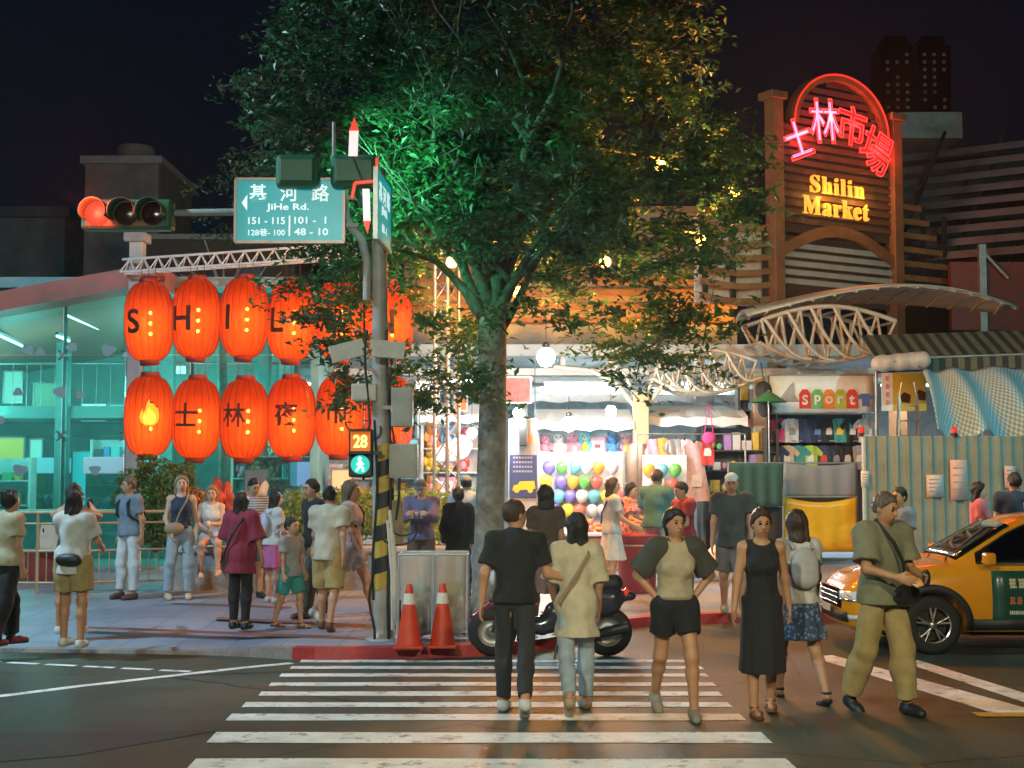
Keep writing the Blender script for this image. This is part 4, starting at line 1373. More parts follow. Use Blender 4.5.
# ------------------------------------------------------------------ bins: two wire racks holding clear bags of rubbish
bagm = glassmat('clear_bag', (.80, .93, 1.0), gloss=.05, haze=.42)
rack_m = mat('rack_pale_metal', (.55, .62, .68), rough=.35, metal=.5)
waste = [mat('waste_card', (.62, .42, .2), rough=.9, var=.3, scale=20), mat('waste_paper', (.75, .66, .5), rough=.9, var=.2, scale=20), mat('waste_amber', (.7, .42, .1), rough=.6, var=.4, scale=15)]
for k, (px, lab) in enumerate(((415.5, 'clear bag of brown rubbish on a wire rack beside the striped pole'), (449.5, 'clear bag of rubbish on a wire rack next to the tree trunk'))):
    p = gnd(px, 643, KT); p.y += .25
    bn = thing('rubbish_rack', lab, 'rubbish bin', p)
    mb = MB()
    W_, D_, H_ = .185, .2, .92
    for z in (.04, H_):
        q = [(-W_, -D_, z), (W_, -D_, z), (W_, D_, z), (-W_, D_, z)]
        for i in range(4): mb.tube([q[i], q[(i + 1) % 4]], .012, 6)
    for x in (-W_, W_):
        for y in (-D_, D_): mb.tube([(x, y, 0), (x, y, H_)], .011, 6)
    mb.build('rack', rack_m, bn)
    rows = []
    N = 40
    for z, f in ((.94, 1.02), (.90, 1.04), (.75, .93), (.55, .9), (.35, .93), (.18, .92), (.10, .8), (.06, .5)):
        row = []
        for i in range(N + 1):
            t = 2 * PI * (i % N) / N
            cx_, sy_ = math.cos(t), math.sin(t)
            q = max(abs(cx_), abs(sy_)) ** .8
            f2 = f * (1 + .035 * math.sin(7 * t + z * 9 + k) + .025 * math.sin(13 * t - z * 15)) if z < .9 else f
            row.append((W_ * f2 * cx_ / q, D_ * f2 * sy_ / q, z))
        rows.append(row)
    mb = MB(); mb.sheet(rows); mb.build('bag', bagm, bn)
    mb = MB(); mb.box(-W_ * 1.02, W_ * 1.02, -D_ * 1.02 - .004, -D_ * 1.02, .58, .90); 
    q = random.Random(k + 4)
    mb = MB()
    for i in range(34):
        mb.m = q.randrange(3)
        z = .1 + .5 * q.random() ** 1.1; c = (q.uniform(-.11, .11), q.uniform(-.13, .12), z)
        s0 = q.uniform(.035, .075)
        if q.random() < .5: mb.ell(c, (s0, s0 * .8, s0 * q.uniform(.6, 1.3)), 8, 6)
        else: mb.xf = Matrix.Translation(c) @ Matrix.Rotation(q.uniform(0, 3), 4, Vector((q.random(), q.random(), q.random() + .1)).normalized()); mb.cbox((0, 0, 0), (s0 * 1.6, s0 * .7, s0 * 2)); mb.xf = None
    mb.build('waste', waste, bn)

# ------------------------------------------------------------------ cones
cone_m = mat('cone_orange', (.70, .055, .015), rough=.5, var=.12, scale=8)
cone_w = mat('cone_white_band', (.75, .72, .66), rough=.45, var=.1)
for k, (px, py, lab) in enumerate(((409, 648, 'red orange traffic cone with a white band by the foot of the striped pole'), (442.5, 647, 'red orange traffic cone with a white band standing before the right rubbish bag'))):
    p = gnd(px, py, KT)
    cn = thing('traffic_cone', lab, 'traffic cone', p, group='traffic cones in front of the rubbish bags')
    mb = MB(); mb.bbox(-.15, .15, -.15, .15, 0, .03, .012); mb.lathe([(.132, .03), (.125, .06), (.088, .30), (.060, .445), (.045, .555), (.03, .64), (.026, .645), (0, .645)], n=24); mb.build('cone_body', cone_m, cn)
    mb = MB(); mb.lathe([(.0625, .445), (.0475, .555)], n=24, cap=False); mb.v = [(x * 1.05, y * 1.05, z) for x, y, z in mb.v]; mb.build('reflective_band', cone_w, cn)

# ------------------------------------------------------------------ parked scooter, side on at the kerb
p = gnd(552, 656, 0)
sct = thing('scooter', 'dark parked motor scooter standing side on at the kerb behind the walking couple', 'motor scooter', p)
sp_m = mat('scooter_paint', (.03, .03, .045), rough=.25, var=.05, coat=.6)
sp_r = mat('scooter_red_panel', (.12, .01, .03), rough=.25, coat=.6, var=.05)
for x in (-.62, .58):
    mb = MB(); mb.lathe([(.15, -.05), (.22, -.055), (.25, -.03), (.255, 0), (.25, .03), (.22, .055), (.15, .05)], c=(x, 0, .255), n=28, axis='y', cap=False); wo = mb.build('wheel', rubber, sct)
    mb = MB(); mb.lathe([(0, -.03), (.04, -.04), (.05, -.02), (.145, -.012), (.152, -.04), (.152, .04), (.145, .012), (.05, .02), (.04, .04), (0, .03)], c=(x, 0, .255), n=28, axis='y', cap=False)
    mb.build('rim', steel, wo)
Fd = Field(k=.06)
Fd.rc((.58, 0, .52), (.02, 0, .46), .12, .10); Fd.rc((.62, 0, .60), (.20, 0, .62), .13, .12); Fd.rc((.02, 0, .33), (-.32, 0, .31), .085, .085); Fd.rc((.1, 0, .42), (-.1, 0, .31), .10, .09)
Fd.rc((-.38, 0, .34), (-.46, 0, .78), .09, .10); Fd.el((-.50, 0, .70), (.09, .15, .2))
Fd.el((.80, 0, .62), (.08, .07, .05))
v, q = Fd.mesh(.016); np_obj('body_shell', v, q, [sp_m], sct)
Fd = Field(k=.03); Fd.rc((.64, 0, .75), (.05, 0, .72), .10, .085); Fd.el((.3, 0, .78), (.2, .12, .05)); v, q = Fd.mesh(.016); np_obj('saddle', v, q, [mat('saddle_black', (.015, .015, .016), rough=.6)], sct)
Fd = Field(k=.03); Fd.rc((-.45, 0, .43), (-.76, 0, .40), .05, .045); Fd.rc((-.62, 0, .53), (-.80, 0, .40), .06, .05); Fd.el((-.56, 0, .62), (.04, .1, .1)); v, q = Fd.mesh(.014); np_obj('front_fender', v, q, [sp_r], sct)
mb = MB(); mb.tube([(-.62, .07, .255), (-.52, .05, .6), (-.43, 0, .93)], .022, 8); mb.tube([(-.62, -.07, .255), (-.52, -.05, .6), (-.43, 0, .93)], .022, 8); mb.tube([(-.30, -.33, .99), (-.42, -.2, .97), (-.44, 0, .94), (-.42, .2, .97), (-.30, .33, .99)], .016, 8); mb.build('handlebar', dark_met, sct)
for y in (-.27, .27):
    mb = MB(); mb.tube([(-.41, y * .8, .98), (-.42, y, 1.12)], .007, 6); mb.ell((-.42, y, 1.15), (.012, .06, .038)); mb.build('mirror', black_pl, sct)
mb = MB(); mb.lathe([(.09, 0), (.075, -.04), (0, -.055)], c=(-.60, 0, .80), n=18, axis='x'); mb.build('headlight', mat('headlamp_glass', (.6, .6, .6), rough=.1), sct)
mb = MB(); mb.ell((.77, 0, .66), (.03, .09, .04)); mb.build('tail_light', mat('tail_red', (.5, .02, .01), rough=.15, emit=(1, .05, .02), es=.5), sct)
mb = MB(); mb.tube([(.1, -.13, .2), (.5, -.15, .25), (.78, -.15, .32)], [.02, .05, .055], 10); mb.build('exhaust', dark_met, sct)
mb = MB(); mb.tube([(.08, -.08, .3), (.02, -.2, 0)], .012, 6); mb.build('kickstand', dark_met, sct)

# ------------------------------------------------------------------ railing and planter on the left
rail_m = mat('railing_gold', (.50, .38, .22), rough=.4, metal=.3, var=.1)
def railing(p0, p1, n, label, H_=1.18):
    p0, p1 = Vector((*p0, KT)), Vector((*p1, KT))
    d = p1 - p0; L = d.length
    o = thing('railing', label, 'railing', p0, math.atan2(d.y, d.x))
    for z, r_ in ((H_, .028), (H_ - .16, .018), (.62, .02), (.16, .02)):
        mb = MB(); mb.tube([(0, 0, z), (L, 0, z)], r_, 8); mb.build('rail', rail_m, o)
    for i in range(n + 1):
        mb = MB(); mb.tube([(L * i / n, 0, 0), (L * i / n, 0, H_)], .026, 8); mb.build('post', rail_m, o)
    mb = MB(); k = int(L / .13)
    for i in range(1, k): mb.tube([(L * i / k, 0, .16), (L * i / k, 0, .62)], .009, 5)
    mb.build('baluster', rail_m, o)
    return o
RY = 20.3
railing((-9.6, 19.8), (-6.25, 19.8), 5, 'tan metal railing before the teal glass shop at the far left')
railing((-6.2, 19.9), (-5.15, 20.35), 2, 'short tan metal railing behind the man in white trousers')
granite = mat('granite', (.30, .29, .29), rough=.55, var=.22, scale=12, bump=.15, bscale=70)
plx0, plx1 = -5.1, -.6
plt = thing('planter_wall', 'long low granite planter wall behind the waiting people', 'planter', (0, 0, KT))
mb = MB()
mb.box(plx0, plx1, 20.4, 22.0, 0, .56); mb.build('wall', granite, plt)
mb = MB(); mb.bbox(plx0 - .04, plx1 + .04, 20.34, 20.75, .563, .65, .02); mb.build('coping', mat('granite_pale', (.40, .40, .41), rough=.45, var=.15, scale=14), plt)
mb = MB(); mb.box(plx0 + .05, plx1 - .05, 20.752, 21.95, .5, .60); mb.build('soil', mat('soil', (.06, .045, .03), rough=1), plt)
# hedge
hd = thing('hedge', 'clipped yellow green hedge growing in the granite planter', 'hedge', (0, 0, KT + .56))
sp = []
for i in range(17):
    x = -3.45 + i * .172
    sp.append(((x, 21.3 + .15 * math.sin(i * 2.3), .56 + .05 * math.sin(i * 1.7)), (.26, .42, .38 + .05 * math.sin(i * 3.1))))
bush(hd, sp, leaf_hedge, 5, .05, .10, 800)
sb = thing('bush', 'tall loose green bush between the man in white trousers and the lanterns', 'bush', (at(157, 560, 21.4).x, 21.4, KT + .5))
sp = []
for (px, py, rr) in ((140, 492, .34), (157, 478, .36), (176, 484, .36), (130, 480, .22), (190, 500, .24), (150, 508, .34), (170, 510, .34), (160, 530, .32), (140, 525, .22), (122, 498, .18), (185, 470, .16), (148, 464, .18)):
    q = at(px, py, 21.4); sp.append(((q.x - sb.location.x, r.uniform(-.25, .25), q.z - sb.location.z), (rr, rr, rr * .85)))
bush(sb, sp, leaf_bush, 6, .06, .12, 900, aspect=.34)
mb = MB()
for k in range(6): mb.tube([(0.02 * k - .05, 0, 0), (.1 * (k - 2.5) * .6, .05 * (k % 3), .5), (.16 * (k - 2.5), .06 * (k % 3), .95)], [.025, .018, .008], 6)
mb.build('stem', bark, sb)
# orange flowering plant
of = thing('flowering_plant', 'plant with orange blooms behind the woman in the navy vest', 'plant', (at(190, 510, 21).x, 21.0, KT + .56))
sp = []
for (px, py, rr) in ((178, 497, .10), (186, 491, .10), (197, 497, .13), (204, 505, .11), (190, 506, .12), (176, 506, .09)):
    q = at(px, py, 21); sp.append(((q.x - of.location.x, r.uniform(-.1, .1), q.z - of.location.z), (rr, rr, rr)))
bush(of, sp, leafmat('bloom_orange', (.62, .17, .02)), 7, .04, .075, 700, 'bloom', .7)
bush(of, [((0, 0, .25), (.26, .15, .26))], leaf_bush, 8, .05, .09, 420)
mb = MB(); mb.tube([(0, 0, 0), (0, 0, .5)], .02, 6); mb.build('stem', bark, of)
# rocks
def rock(name, label, c, size, m, seed, ridg=.12):
    bm = bmesh.new(); bmesh.ops.create_icosphere(bm, subdivisions=5, radius=1)
    q = random.Random(seed)
    fr = [(Vector((q.gauss(0, 1), q.gauss(0, 1), q.gauss(0, .6))).normalized(), q.uniform(1.5, 6), q.uniform(0, 6)) for _ in range(9)]
    for v in bm.verts:
        n = v.co.copy()
        d = sum(ridg * abs(math.sin(f * n.dot(a) + ph)) / (f ** .5) for a, f, ph in fr)
        v.co = Vector((n.x * size[0], n.y * size[1], n.z * size[2])) * (1 - d)
        v.co.z = max(v.co.z, -size[2] * .6)
    me = bpy.data.meshes.new(name); bm.to_mesh(me); bm.free(); me.materials.append(m)
    for p_ in me.polygons: p_.use_smooth = True
    o = bpy.data.objects.new(name, me); COL.objects.link(o); o.location = c
    return tag(o, label, 'rock')
q = at(222, 497, 21.5); rock('decorative_rock', 'dark red carved rock standing between the green bush and the pale rock', (q.x + .05, 21.3, 1.46), (.44, .34, .66), mat('red_stone', (.45, .05, .02), rough=.5, var=.5, scale=4, bump=.6, bscale=9), 3, .2)
q = at(256, 500, 21.8); rock('decorative_rock', 'big pale craggy rock beside the clipped hedge', (q.x, 21.7, 1.42), (.56, .4, .85), mat('pale_stone', (.48, .44, .40), rough=.8, var=.3, scale=4, bump=.8, bscale=8), 9, .22)

# ------------------------------------------------------------------ lanterns on their truss
LD = 23.0
tr = thing('lantern_truss', 'long pale steel lattice truss that carries the red lanterns', 'truss', at(120, 272, LD + .5))
E_ = at(447, 250, LD - .5) - tr.location
mb = MB()
ux = E_.normalized(); L = E_.length
up = Vector((0, 0, 1)); fy = Vector((0, 1, 0))
ch = [Vector((0, 0, 0)), Vector((0, .26, 0)), Vector((0, .13, .24))]
for c in ch: mb.tube([c, c + E_], .024, 8)
mb.build('chord', white_paint, tr)
mb = MB(); n = 22
for i in range(n):
    a = ux * (L * i / n); m_ = ux * (L * (i + .5) / n); e = ux * (L * (i + 1) / n)
    for c in (0, 1): mb.tube([ch[c] + a, ch[2] + m_], .012, 6); mb.tube([ch[2] + m_, ch[c] + e], .012, 6)
    mb.tube([ch[0] + a, ch[1] + m_], .011, 6)
mb.build('lacing', white_paint, tr)
for px, lab in ((446, 'three legged steel lattice mast rising behind the rubbish bags'),):
    p = at(px, 560, LD + (.6 if px < 200 else -.4)); p.z = KT
    tp = (at(px, 262, p.y) - p).z
    o = thing('lattice_mast', lab, 'truss', p)
    mb = MB()
    lg = [(-.20, 0), (.02, -.12), (.2, .06)]
    for x, y in lg: mb.tube([(x, y, 0), (x, y, tp)], .03, 8)
    mb.build('leg', steel, o)
    mb = MB(); k = 16
    for i in range(k):
        for j in range(3):
            a, c = lg[j], lg[(j + 1) % 3]
            mb.tube([(*a, tp * i / k), (*c, tp * (i + 1) / k)], .011, 5)
    mb.build('lacing', steel, o)
    mb = MB(); mb.bbox(-.4, .4, -.35, .35, 0, .05, .01); mb.build('base_plate', steel, o)

def paper(name, tr_=.13):
    m = bpy.data.materials.new(name); m.use_nodes = True
    n, l = m.node_tree.nodes, m.node_tree.links
    n.remove(n['Principled BSDF']); out = n['Material Output']
    tc = n.new('ShaderNodeTexCoord'); ns = n.new('ShaderNodeTexNoise'); ns.inputs['Scale'].default_value = 5
    l.new(tc.outputs['Object'], ns.inputs[0])
    cr = n.new('ShaderNodeValToRGB'); cr.color_ramp.elements[0].position = .3; cr.color_ramp.elements[1].position = .75
    cr.color_ramp.elements[0].color = (.76, .074, .018, 1); cr.color_ramp.elements[1].color = (.88, .100, .026, 1)
    l.new(ns.outputs[0], cr.inputs[0])
    t = n.new('ShaderNodeBsdfTranslucent'); d = n.new('ShaderNodeBsdfDiffuse'); x = n.new('ShaderNodeBsdfTransparent')
    l.new(cr.outputs[0], t.inputs[0]); l.new(cr.outputs[0], d.inputs[0]); x.inputs[0].default_value = (1, .55, .2, 1)
    a = n.new('ShaderNodeMixShader'); a.inputs[0].default_value = .05
    l.new(t.outputs[0], a.inputs[1]); l.new(d.outputs[0], a.inputs[2])
    b_ = n.new('ShaderNodeMixShader'); b_.inputs[0].default_value = tr_
    l.new(a.outputs[0], b_.inputs[1]); l.new(x.outputs[0], b_.inputs[2]); l.new(b_.outputs[0], out.inputs['Surface'])
    return m
paper_red = paper('lantern_paper')
ink = mat('lantern_ink', (.06, .008, .006), rough=.8, var=.1)
flame_o = mat('flame_orange', (.9, .32, .02), rough=.8, var=0, emit=(1, .36, .02), es=1.2); flame_y = mat('flame_yellow', (.95, .7, .05), rough=.8, var=0, emit=(1, .62, .04), es=2.0)
cap_m = mat('lantern_cap', (.30, .03, .02), rough=.5); wire_m = mat('lantern_wire', (.16, .02, .01), rough=.6)
bulb_m = emat('lantern_bulb', (1, .74, .28), 60)
LR, LH = .402, .66
LRIB = 20
def lprof(z):
    t = max(-1, min(1, z / LH)); return .17 + (LR - .17) * (1 - abs(t) ** 3.0) ** .62
def lantern(c, mark, label, ang, size, powr, sway, tip=0):
    o = thing('paper_lantern', label, 'lantern', c, R(sway), 'red paper lanterns on the truss'); o.rotation_euler.y = R(tip)
    mb = MB(); zs = [LH * math.sin(t) for t in np.linspace(-PI / 2, PI / 2, 27)]
    N = LRIB * 4
    rows = []
    for z in zs:
        rr = lprof(z)
        rows.append([(rr * (1 + .02 * math.cos(2 * PI * i / 4)) * math.cos(2 * PI * i / N), rr * (1 + .02 * math.cos(2 * PI * i / 4)) * math.sin(2 * PI * i / N), z) for i in range(N + 1)])
    mb.sheet(rows); mb.build('paper_shade', paper_red, o)
    mb = MB()
    for i in range(LRIB):
        a = 2 * PI * i / LRIB
        mb.tube([((lprof(z) * 1.02) * math.cos(a), (lprof(z) * 1.02) * math.sin(a), z) for z in zs[1:-1]], .0065, 4, cap=False)
    mb.build('rib', wire_m, o)
    mb = MB()
    mb.lathe([(.0, LH + .09), (.15, LH + .09), (.155, LH + .08), (.175, LH - .01), (.16, LH - .015)] , n=22, cap=False); mb.build('cap', cap_m, o); mb = MB(); mb.lathe([(.16, -LH + .015), (.175, -LH + .01), (.155, -LH - .09), (0, -LH - .09)], n=22, cap=False)
    mb.build('cap', cap_m, o)
    mb = MB()
    for z in (.14, -.04, -.22): mb = MB(); mb.ell((.07, -.12, z), .030, 10, 7); mb.build('bulb', bulb_m, o)
    mb = MB(); mb.tube([(0, 0, -.4), (0, 0, LH + .25)], .006, 5)
    for s_ in (-1, 1): mb.tube([(.12 * s_, 0, LH + .08), (.12 * s_, 0, LH + .3)], .006, 5)
    mb.build('hanger', wire_m, o)
    light('lantern_light', 'POINT', (0, 0, 0), powr * .21, (1, .78, .24), .04, parent=o).location = (.05, -.21, -.06)
    light('lantern_light', 'POINT', (0, 0, 0), powr * .16, (1, .78, .24), .04, parent=o).location = (.03, -.16, -.36)
    def warp(p):
        z = p.z + size[1]
        rr = lprof(z) * 1.03 + .004 - p.y * 0
        th = -PI / 2 - R(sway) + R(ang) + p.x / LR
        rr -= p.y
        return Vector((rr * math.cos(th), rr * math.sin(th), z))
    mb = MB()
    if mark == 'flame':
        fo = [(-.5, -.55), (-.62, -.2), (-.55, .1), (-.42, .35), (-.4, .05), (-.25, .3), (-.18, .7), (-.02, 1.0), (.0, .6), (.12, .3), (.2, .5), (.22, .7), (.36, .45), (.42, .15), (.5, .4), (.58, .1), (.6, -.25), (.5, -.55), (.25, -.75), (-.25, -.75)]
        def pl2(poly, sc, dz, dpt):
            bm = bmesh.new(); f = bm.faces.new([bm.verts.new((x * sc, -dpt, z * sc + dz)) for x, z in poly])
            bmesh.ops.triangulate(bm, faces=[f])
            for _ in range(3):
                bmesh.ops.subdivide_edges(bm, edges=[e for e in bm.edges if e.calc_length() > .05], cuts=1); bmesh.ops.triangulate(bm, faces=[f for f in bm.faces if len(f.verts) > 3])
            bm.verts.index_update()
            mb.add([warp(v.co) for v in bm.verts], [[v.index for v in f.verts] for f in bm.faces]); bm.free()
        mb.m = 0; pl2(fo, size[0] * 1.08, .01, .0); mb.m = 1; pl2(fo, size[0], 0, .006); mb.m = 2; pl2(fo, size[0] * .6, -.05, .012)
        mb.build('flame_emblem', [ink, flame_o, flame_y], o)
    else:
        text(mb, mark, (0, 0, 0), h=size[0], off=size[2], warp=warp, sub=.05, depth=.003)
        mb.build('lettering', ink, o)
    return o
xs = [149, 196.5, 244.5, 291.5, 339.5, 389]
ty = [322, 319, 318, 321, 321, 323]
by = [416, 419, 419.5, 418, 416, 416]
for i in range(6):
    ch = 'SHILIN'[i]
    m_, an = ch, (-24, -26, -31, -28, -20, -10)[i]
    nm = ('with a dark letter S', 'with a dark letter H', 'with a dark letter I after H', 'with a dark letter L', 'with a dark letter I partly behind leaves', 'with a letter N behind leaves and pole')[i]
    lantern(at(xs[i], ty[i], LD), m_, 'red paper lantern of the top row ' + nm, an, (.42, -.02, .02), (21, 15, 17, 24, 24, 24)[i], r.uniform(-8, 8), r.uniform(-1.6, 1.6))
for i in range(6):
    ch = ('flame', '士', '林', '夜', '市', 'flame')[i]
    nm = ('with a yellow flame, below the letter S', 'with the character 士 below the letter H', 'with the character 林', 'with the character 夜', 'with the character 市 above the countdown signal', 'with a flame, behind the grey box')[i]
    lantern(at(xs[i], by[i], LD), ch, 'red paper lantern of the bottom row ' + nm, (16, -14, -16, -4, 0, 25)[i], (.26, .02, 0) if ch == 'flame' else (.40, .06, .016), (22, 17, 14, 19, 17, 14)[i], r.uniform(-8, 8), r.uniform(-1.6, 1.6))
# ================================================================== glass fronted shop on the left
GD = 24.6
gx0, gx1, gz = -13.0, -3.9, 5.25
teal_glass = glassmat('teal_glass', (.50, .86, .82), gloss=.05, refl=(.7, 1, 1), haze=.06)
teal_wall = mat('teal_wall', (.26, .46, .44), rough=.7, var=.2, scale=1.5)
ceil_m = mat('shop_ceiling', (.30, .46, .46), rough=.6, var=.1, scale=2)
shop = thing('glass_shop', 'teal lit glass fronted shop with a sloping red lit eave behind the railing', 'shop building', (0, 0, 0))
mb = MB(); mb.box(gx0, gx1, GD - .05, GD + 8, KT + .002, KT + .05); mb.build('shop_floor', mat('shop_floor', (.30, .40, .38), rough=.25, var=.2), shop)
mb = MB(); mb.box(gx0, gx1, GD + 8, GD + 8.2, KT, gz); mb.box(gx0 - .2, gx0, GD, GD + 8.2, KT, gz + .3); mb.box(gx1, gx1 + .15, GD + 1.5, GD + 8.2, KT, gz); mb.build('wall', teal_wall, shop)
mb = MB(); mb.box(gx0, gx1, GD, GD + 8.2, gz + .003, gz + .2); mb.build('ceiling', ceil_m, shop)
mez = mat('mezzanine_teal', (.20, .34, .33), rough=.5)
mb = MB(); mb.box(gx0 + .01, gx1 - .01, GD + 4.4, GD + 7.99, 3.02, 3.28); mb.build('mezzanine', mez, shop)
for x in (-11.9, -9.6, -7.35, -5.3): mb = MB(); mb.bbox(x - .13, x + .13, GD + 4.1, GD + 4.36, KT + .05, gz, .02); mb.build('inner_column', mez, shop)
for k in range(7): mb = MB(); mb.box(gx0 + .02, gx1 - .02, GD + .8 + k * 1.05, GD + .9 + k * 1.05, gz - .16, gz); mb.build('ceiling_rib', mez, shop)
mb = MB(); mb.tube([(gx0, GD + 4.42, 4.2), (gx1, GD + 4.42, 4.2)], .03, 6)
for k in range(30): mb.tube([(gx0 + .15 + k * .3, GD + 4.42, 3.28), (gx0 + .15 + k * .3, GD + 4.42, 4.2)], .012, 5)
mb.build('balustrade', steel, shop)
mb = MB()
xs_ = [gx0 + (gx1 - gx0) * i / 8 for i in range(9)]
xs_ = [-13, -11.4, -9.8, at(62, 400, GD).x, at(125, 400, GD).x, at(190, 400, GD).x, gx1]
zj = [KT + .05, at(0, 436, GD).z, at(0, 355, GD).z, gz]
for i in range(len(xs_) - 1):
    for k in range(3):
        m2 = MB(); m2.box(xs_[i] + .008, xs_[i + 1] - .008, GD - .012, GD, zj[k] + .008, zj[k + 1] - .008); m2.build('glass_pane', teal_glass, shop)
mb = MB()
for i in range(1, len(xs_) - 1):
    mb.tube([(xs_[i], GD + .12, KT), (xs_[i], GD + .12, gz)], .03, 8)
    for z in zj[1:3]:
        for sx in (-1, 1):
            for sz in (-1, 1): mb.tube([(xs_[i], GD + .1, z), (xs_[i] + sx * .09, GD + .004, z + sz * .09)], .014, 6)
        mb.lathe([(.05, -.02), (.05, .03)], c=(xs_[i], GD - .03, z), n=12, axis='y')
mb.build('glazing_fitting', mat('fitting', (.35, .30, .30), rough=.35, metal=.6), shop)
# sloping eave
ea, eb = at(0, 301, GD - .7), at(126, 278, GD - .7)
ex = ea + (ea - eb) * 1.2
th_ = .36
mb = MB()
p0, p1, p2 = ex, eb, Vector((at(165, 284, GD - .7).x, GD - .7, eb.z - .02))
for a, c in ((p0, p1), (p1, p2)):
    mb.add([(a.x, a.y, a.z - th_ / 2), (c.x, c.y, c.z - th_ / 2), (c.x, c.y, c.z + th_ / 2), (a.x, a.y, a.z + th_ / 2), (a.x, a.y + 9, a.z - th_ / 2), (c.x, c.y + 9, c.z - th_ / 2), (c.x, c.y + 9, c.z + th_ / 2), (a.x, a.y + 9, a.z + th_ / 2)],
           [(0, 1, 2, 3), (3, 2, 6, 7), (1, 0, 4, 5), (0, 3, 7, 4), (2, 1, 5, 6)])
mb.build('eave', mat('eave_red_lit', (.46, .13, .09), rough=.55, var=.12, scale=2), shop)  # redder base colour stands in for the signal's red light
# decals on the glass
dec = mat('decal', (.40, .46, .46), rough=.7, var=.05)
q = random.Random(4)
mb = MB()
for (px, py, s_) in ((28, 350, .16), (40, 352, .14), (72, 347, .15), (108, 350, .2), (20, 470, .2), (60, 392, .18), (18, 392, .14), (95, 470, .16), (0, 420, .14), (80, 395, .12)):
    c = at(px, py, GD - .02)
    pts = []
    for t in range(14):
        an = 2 * PI * t / 14; rr = .7 * s_ * (.65 + .45 * abs(math.sin(an * 1.5 + px)))
        pts.append((c.x + rr * math.cos(an), c.z + rr * .8 * math.sin(an)))
    mb = MB(); mb.prism(pts, GD - .02, GD - .016); mb.build('window_decal', dec, shop)
tube_m = emat('tube_white', (.72, 1.0, .96), 9)
for k, (px0, py0, px1, py1) in enumerate(((66, 315, 118, 337), (22, 320, 56, 336), (-4, 334, 22, 346), (57, 336, 69, 341), (-60, 330, -20, 345))):
    a = at(px0, py0, GD + .9); zz = a.z
    tt = (zz - CAMZ) / 1
    rr_ = ray(px1, py1); t = (zz - CAMZ) / rr_.z
    c = Vector((rr_.x * t, rr_.y * t, zz)); 
    if (c - a).length > 5: c = a + (c - a).normalized() * 5
    o = thing('tube_light', ('long fluorescent tube under the glass shop ceiling next to the letter S lantern', 'fluorescent tube under the glass shop ceiling, in the middle of the three', 'fluorescent tube under the glass shop ceiling at the far left edge', 'short fluorescent tube in line behind the middle tube of the glass shop', 'fluorescent tube beyond the left edge of the view')[k], 'tube light', (a + c) / 2)
    d = (c - a) / 2
    mb = MB(); mb.tube([-d, d], .022, 8); mb.build('tube', tube_m, o)
    mb = MB(); mb.tube([-d + Vector((0, 0, .05)), d + Vector((0, 0, .05))], .04, 4, smooth=False); mb.tube([(0, 0, .05), (0, 0, gz - zz)], .01, 4); mb.build('fixture', white_paint, o)
for (x, y, pw) in ((-9.6, GD + 2, 240), (-6.6, GD + 2.2, 240), (-8.2, GD + 6, 240), (-11.6, GD + 4, 190), (-5.2, GD + 6, 190)):
    light('shop_light', 'POINT', (x, y, 3.3), pw, (.52, 1, .95), .5)
# inside the glass shop: lit panels, counters, shelves of goods
def panel_thing(name, label, cat, px0, py0, px1, py1, d, m, fr=None, dep=.08, group=None):
    a, c = at(px0, py1, d), at(px1, py0, d)
    o = thing(name, label, cat, ((a.x + c.x) / 2, d, a.z), 0, group)
    w_, h_ = c.x - a.x, c.z - a.z
    mb = MB(); mb.box(-w_ / 2, w_ / 2, 0, dep, 0, h_); mb.build('panel', m, o)
    mb = MB(); f = .03
    for (x0, x1, z0, z1) in ((-w_ / 2 - f, w_ / 2 + f, h_, h_ + f), (-w_ / 2 - f, w_ / 2 + f, -f, 0), (-w_ / 2 - f, -w_ / 2, 0, h_), (w_ / 2, w_ / 2 + f, 0, h_)): mb.box(x0, x1, -.02, dep + .01, z0, z1)
    mb.build('frame', fr or steel, o)
    return o, w_, h_
panel_thing('light_box', 'bright white light box inside the glass shop above the counters', 'light box', 81, 404, 106, 421, GD + 6, emat('lb_white', (.65, 1, .95), 2.2))
panel_thing('light_box', 'pale cyan light box just right of the bright white one in the glass shop', 'light box', 109, 405, 127, 421, GD + 6.2, emat('lb_cyan', (.2, .9, .85), 1.0))
panel_thing('light_box', 'tall blue cyan screen low in the glass shop behind the man in white trousers', 'light box', 72, 452, 100, 505, GD + 5, emat('lb_blue', (.06, .55, .65), 1.1))
panel_thing('light_box', 'yellow lit arch shaped panel at the left end of the glass shop', 'light box', -6, 438, 24, 500, GD + 4.5, emat('lb_yellow', (1, .62, .12), .9))
panel_thing('light_box', 'slim white menu panel at the back of the glass shop by the yellow panel', 'light box', 30, 440, 42, 470, GD + 6, emat('lb_pale', (.6, 1, .9), .9))
panel_thing('door', 'dark teal door at the back of the glass shop', 'door', 44, 462, 66, 545, GD + 7.6, mat('door_teal', (.04, .20, .20), rough=.4))
goods = [mat('goods_%d' % i, c, rough=.5, var=.08) for i, c in enumerate(((.75, .72, .70), (.70, .12, .10), (.80, .52, .08), (.10, .32, .62), (.12, .45, .22), (.78, .35, .50), (.20, .58, .62), (.45, .25, .60), (.82, .75, .35), (.10, .10, .12)))]
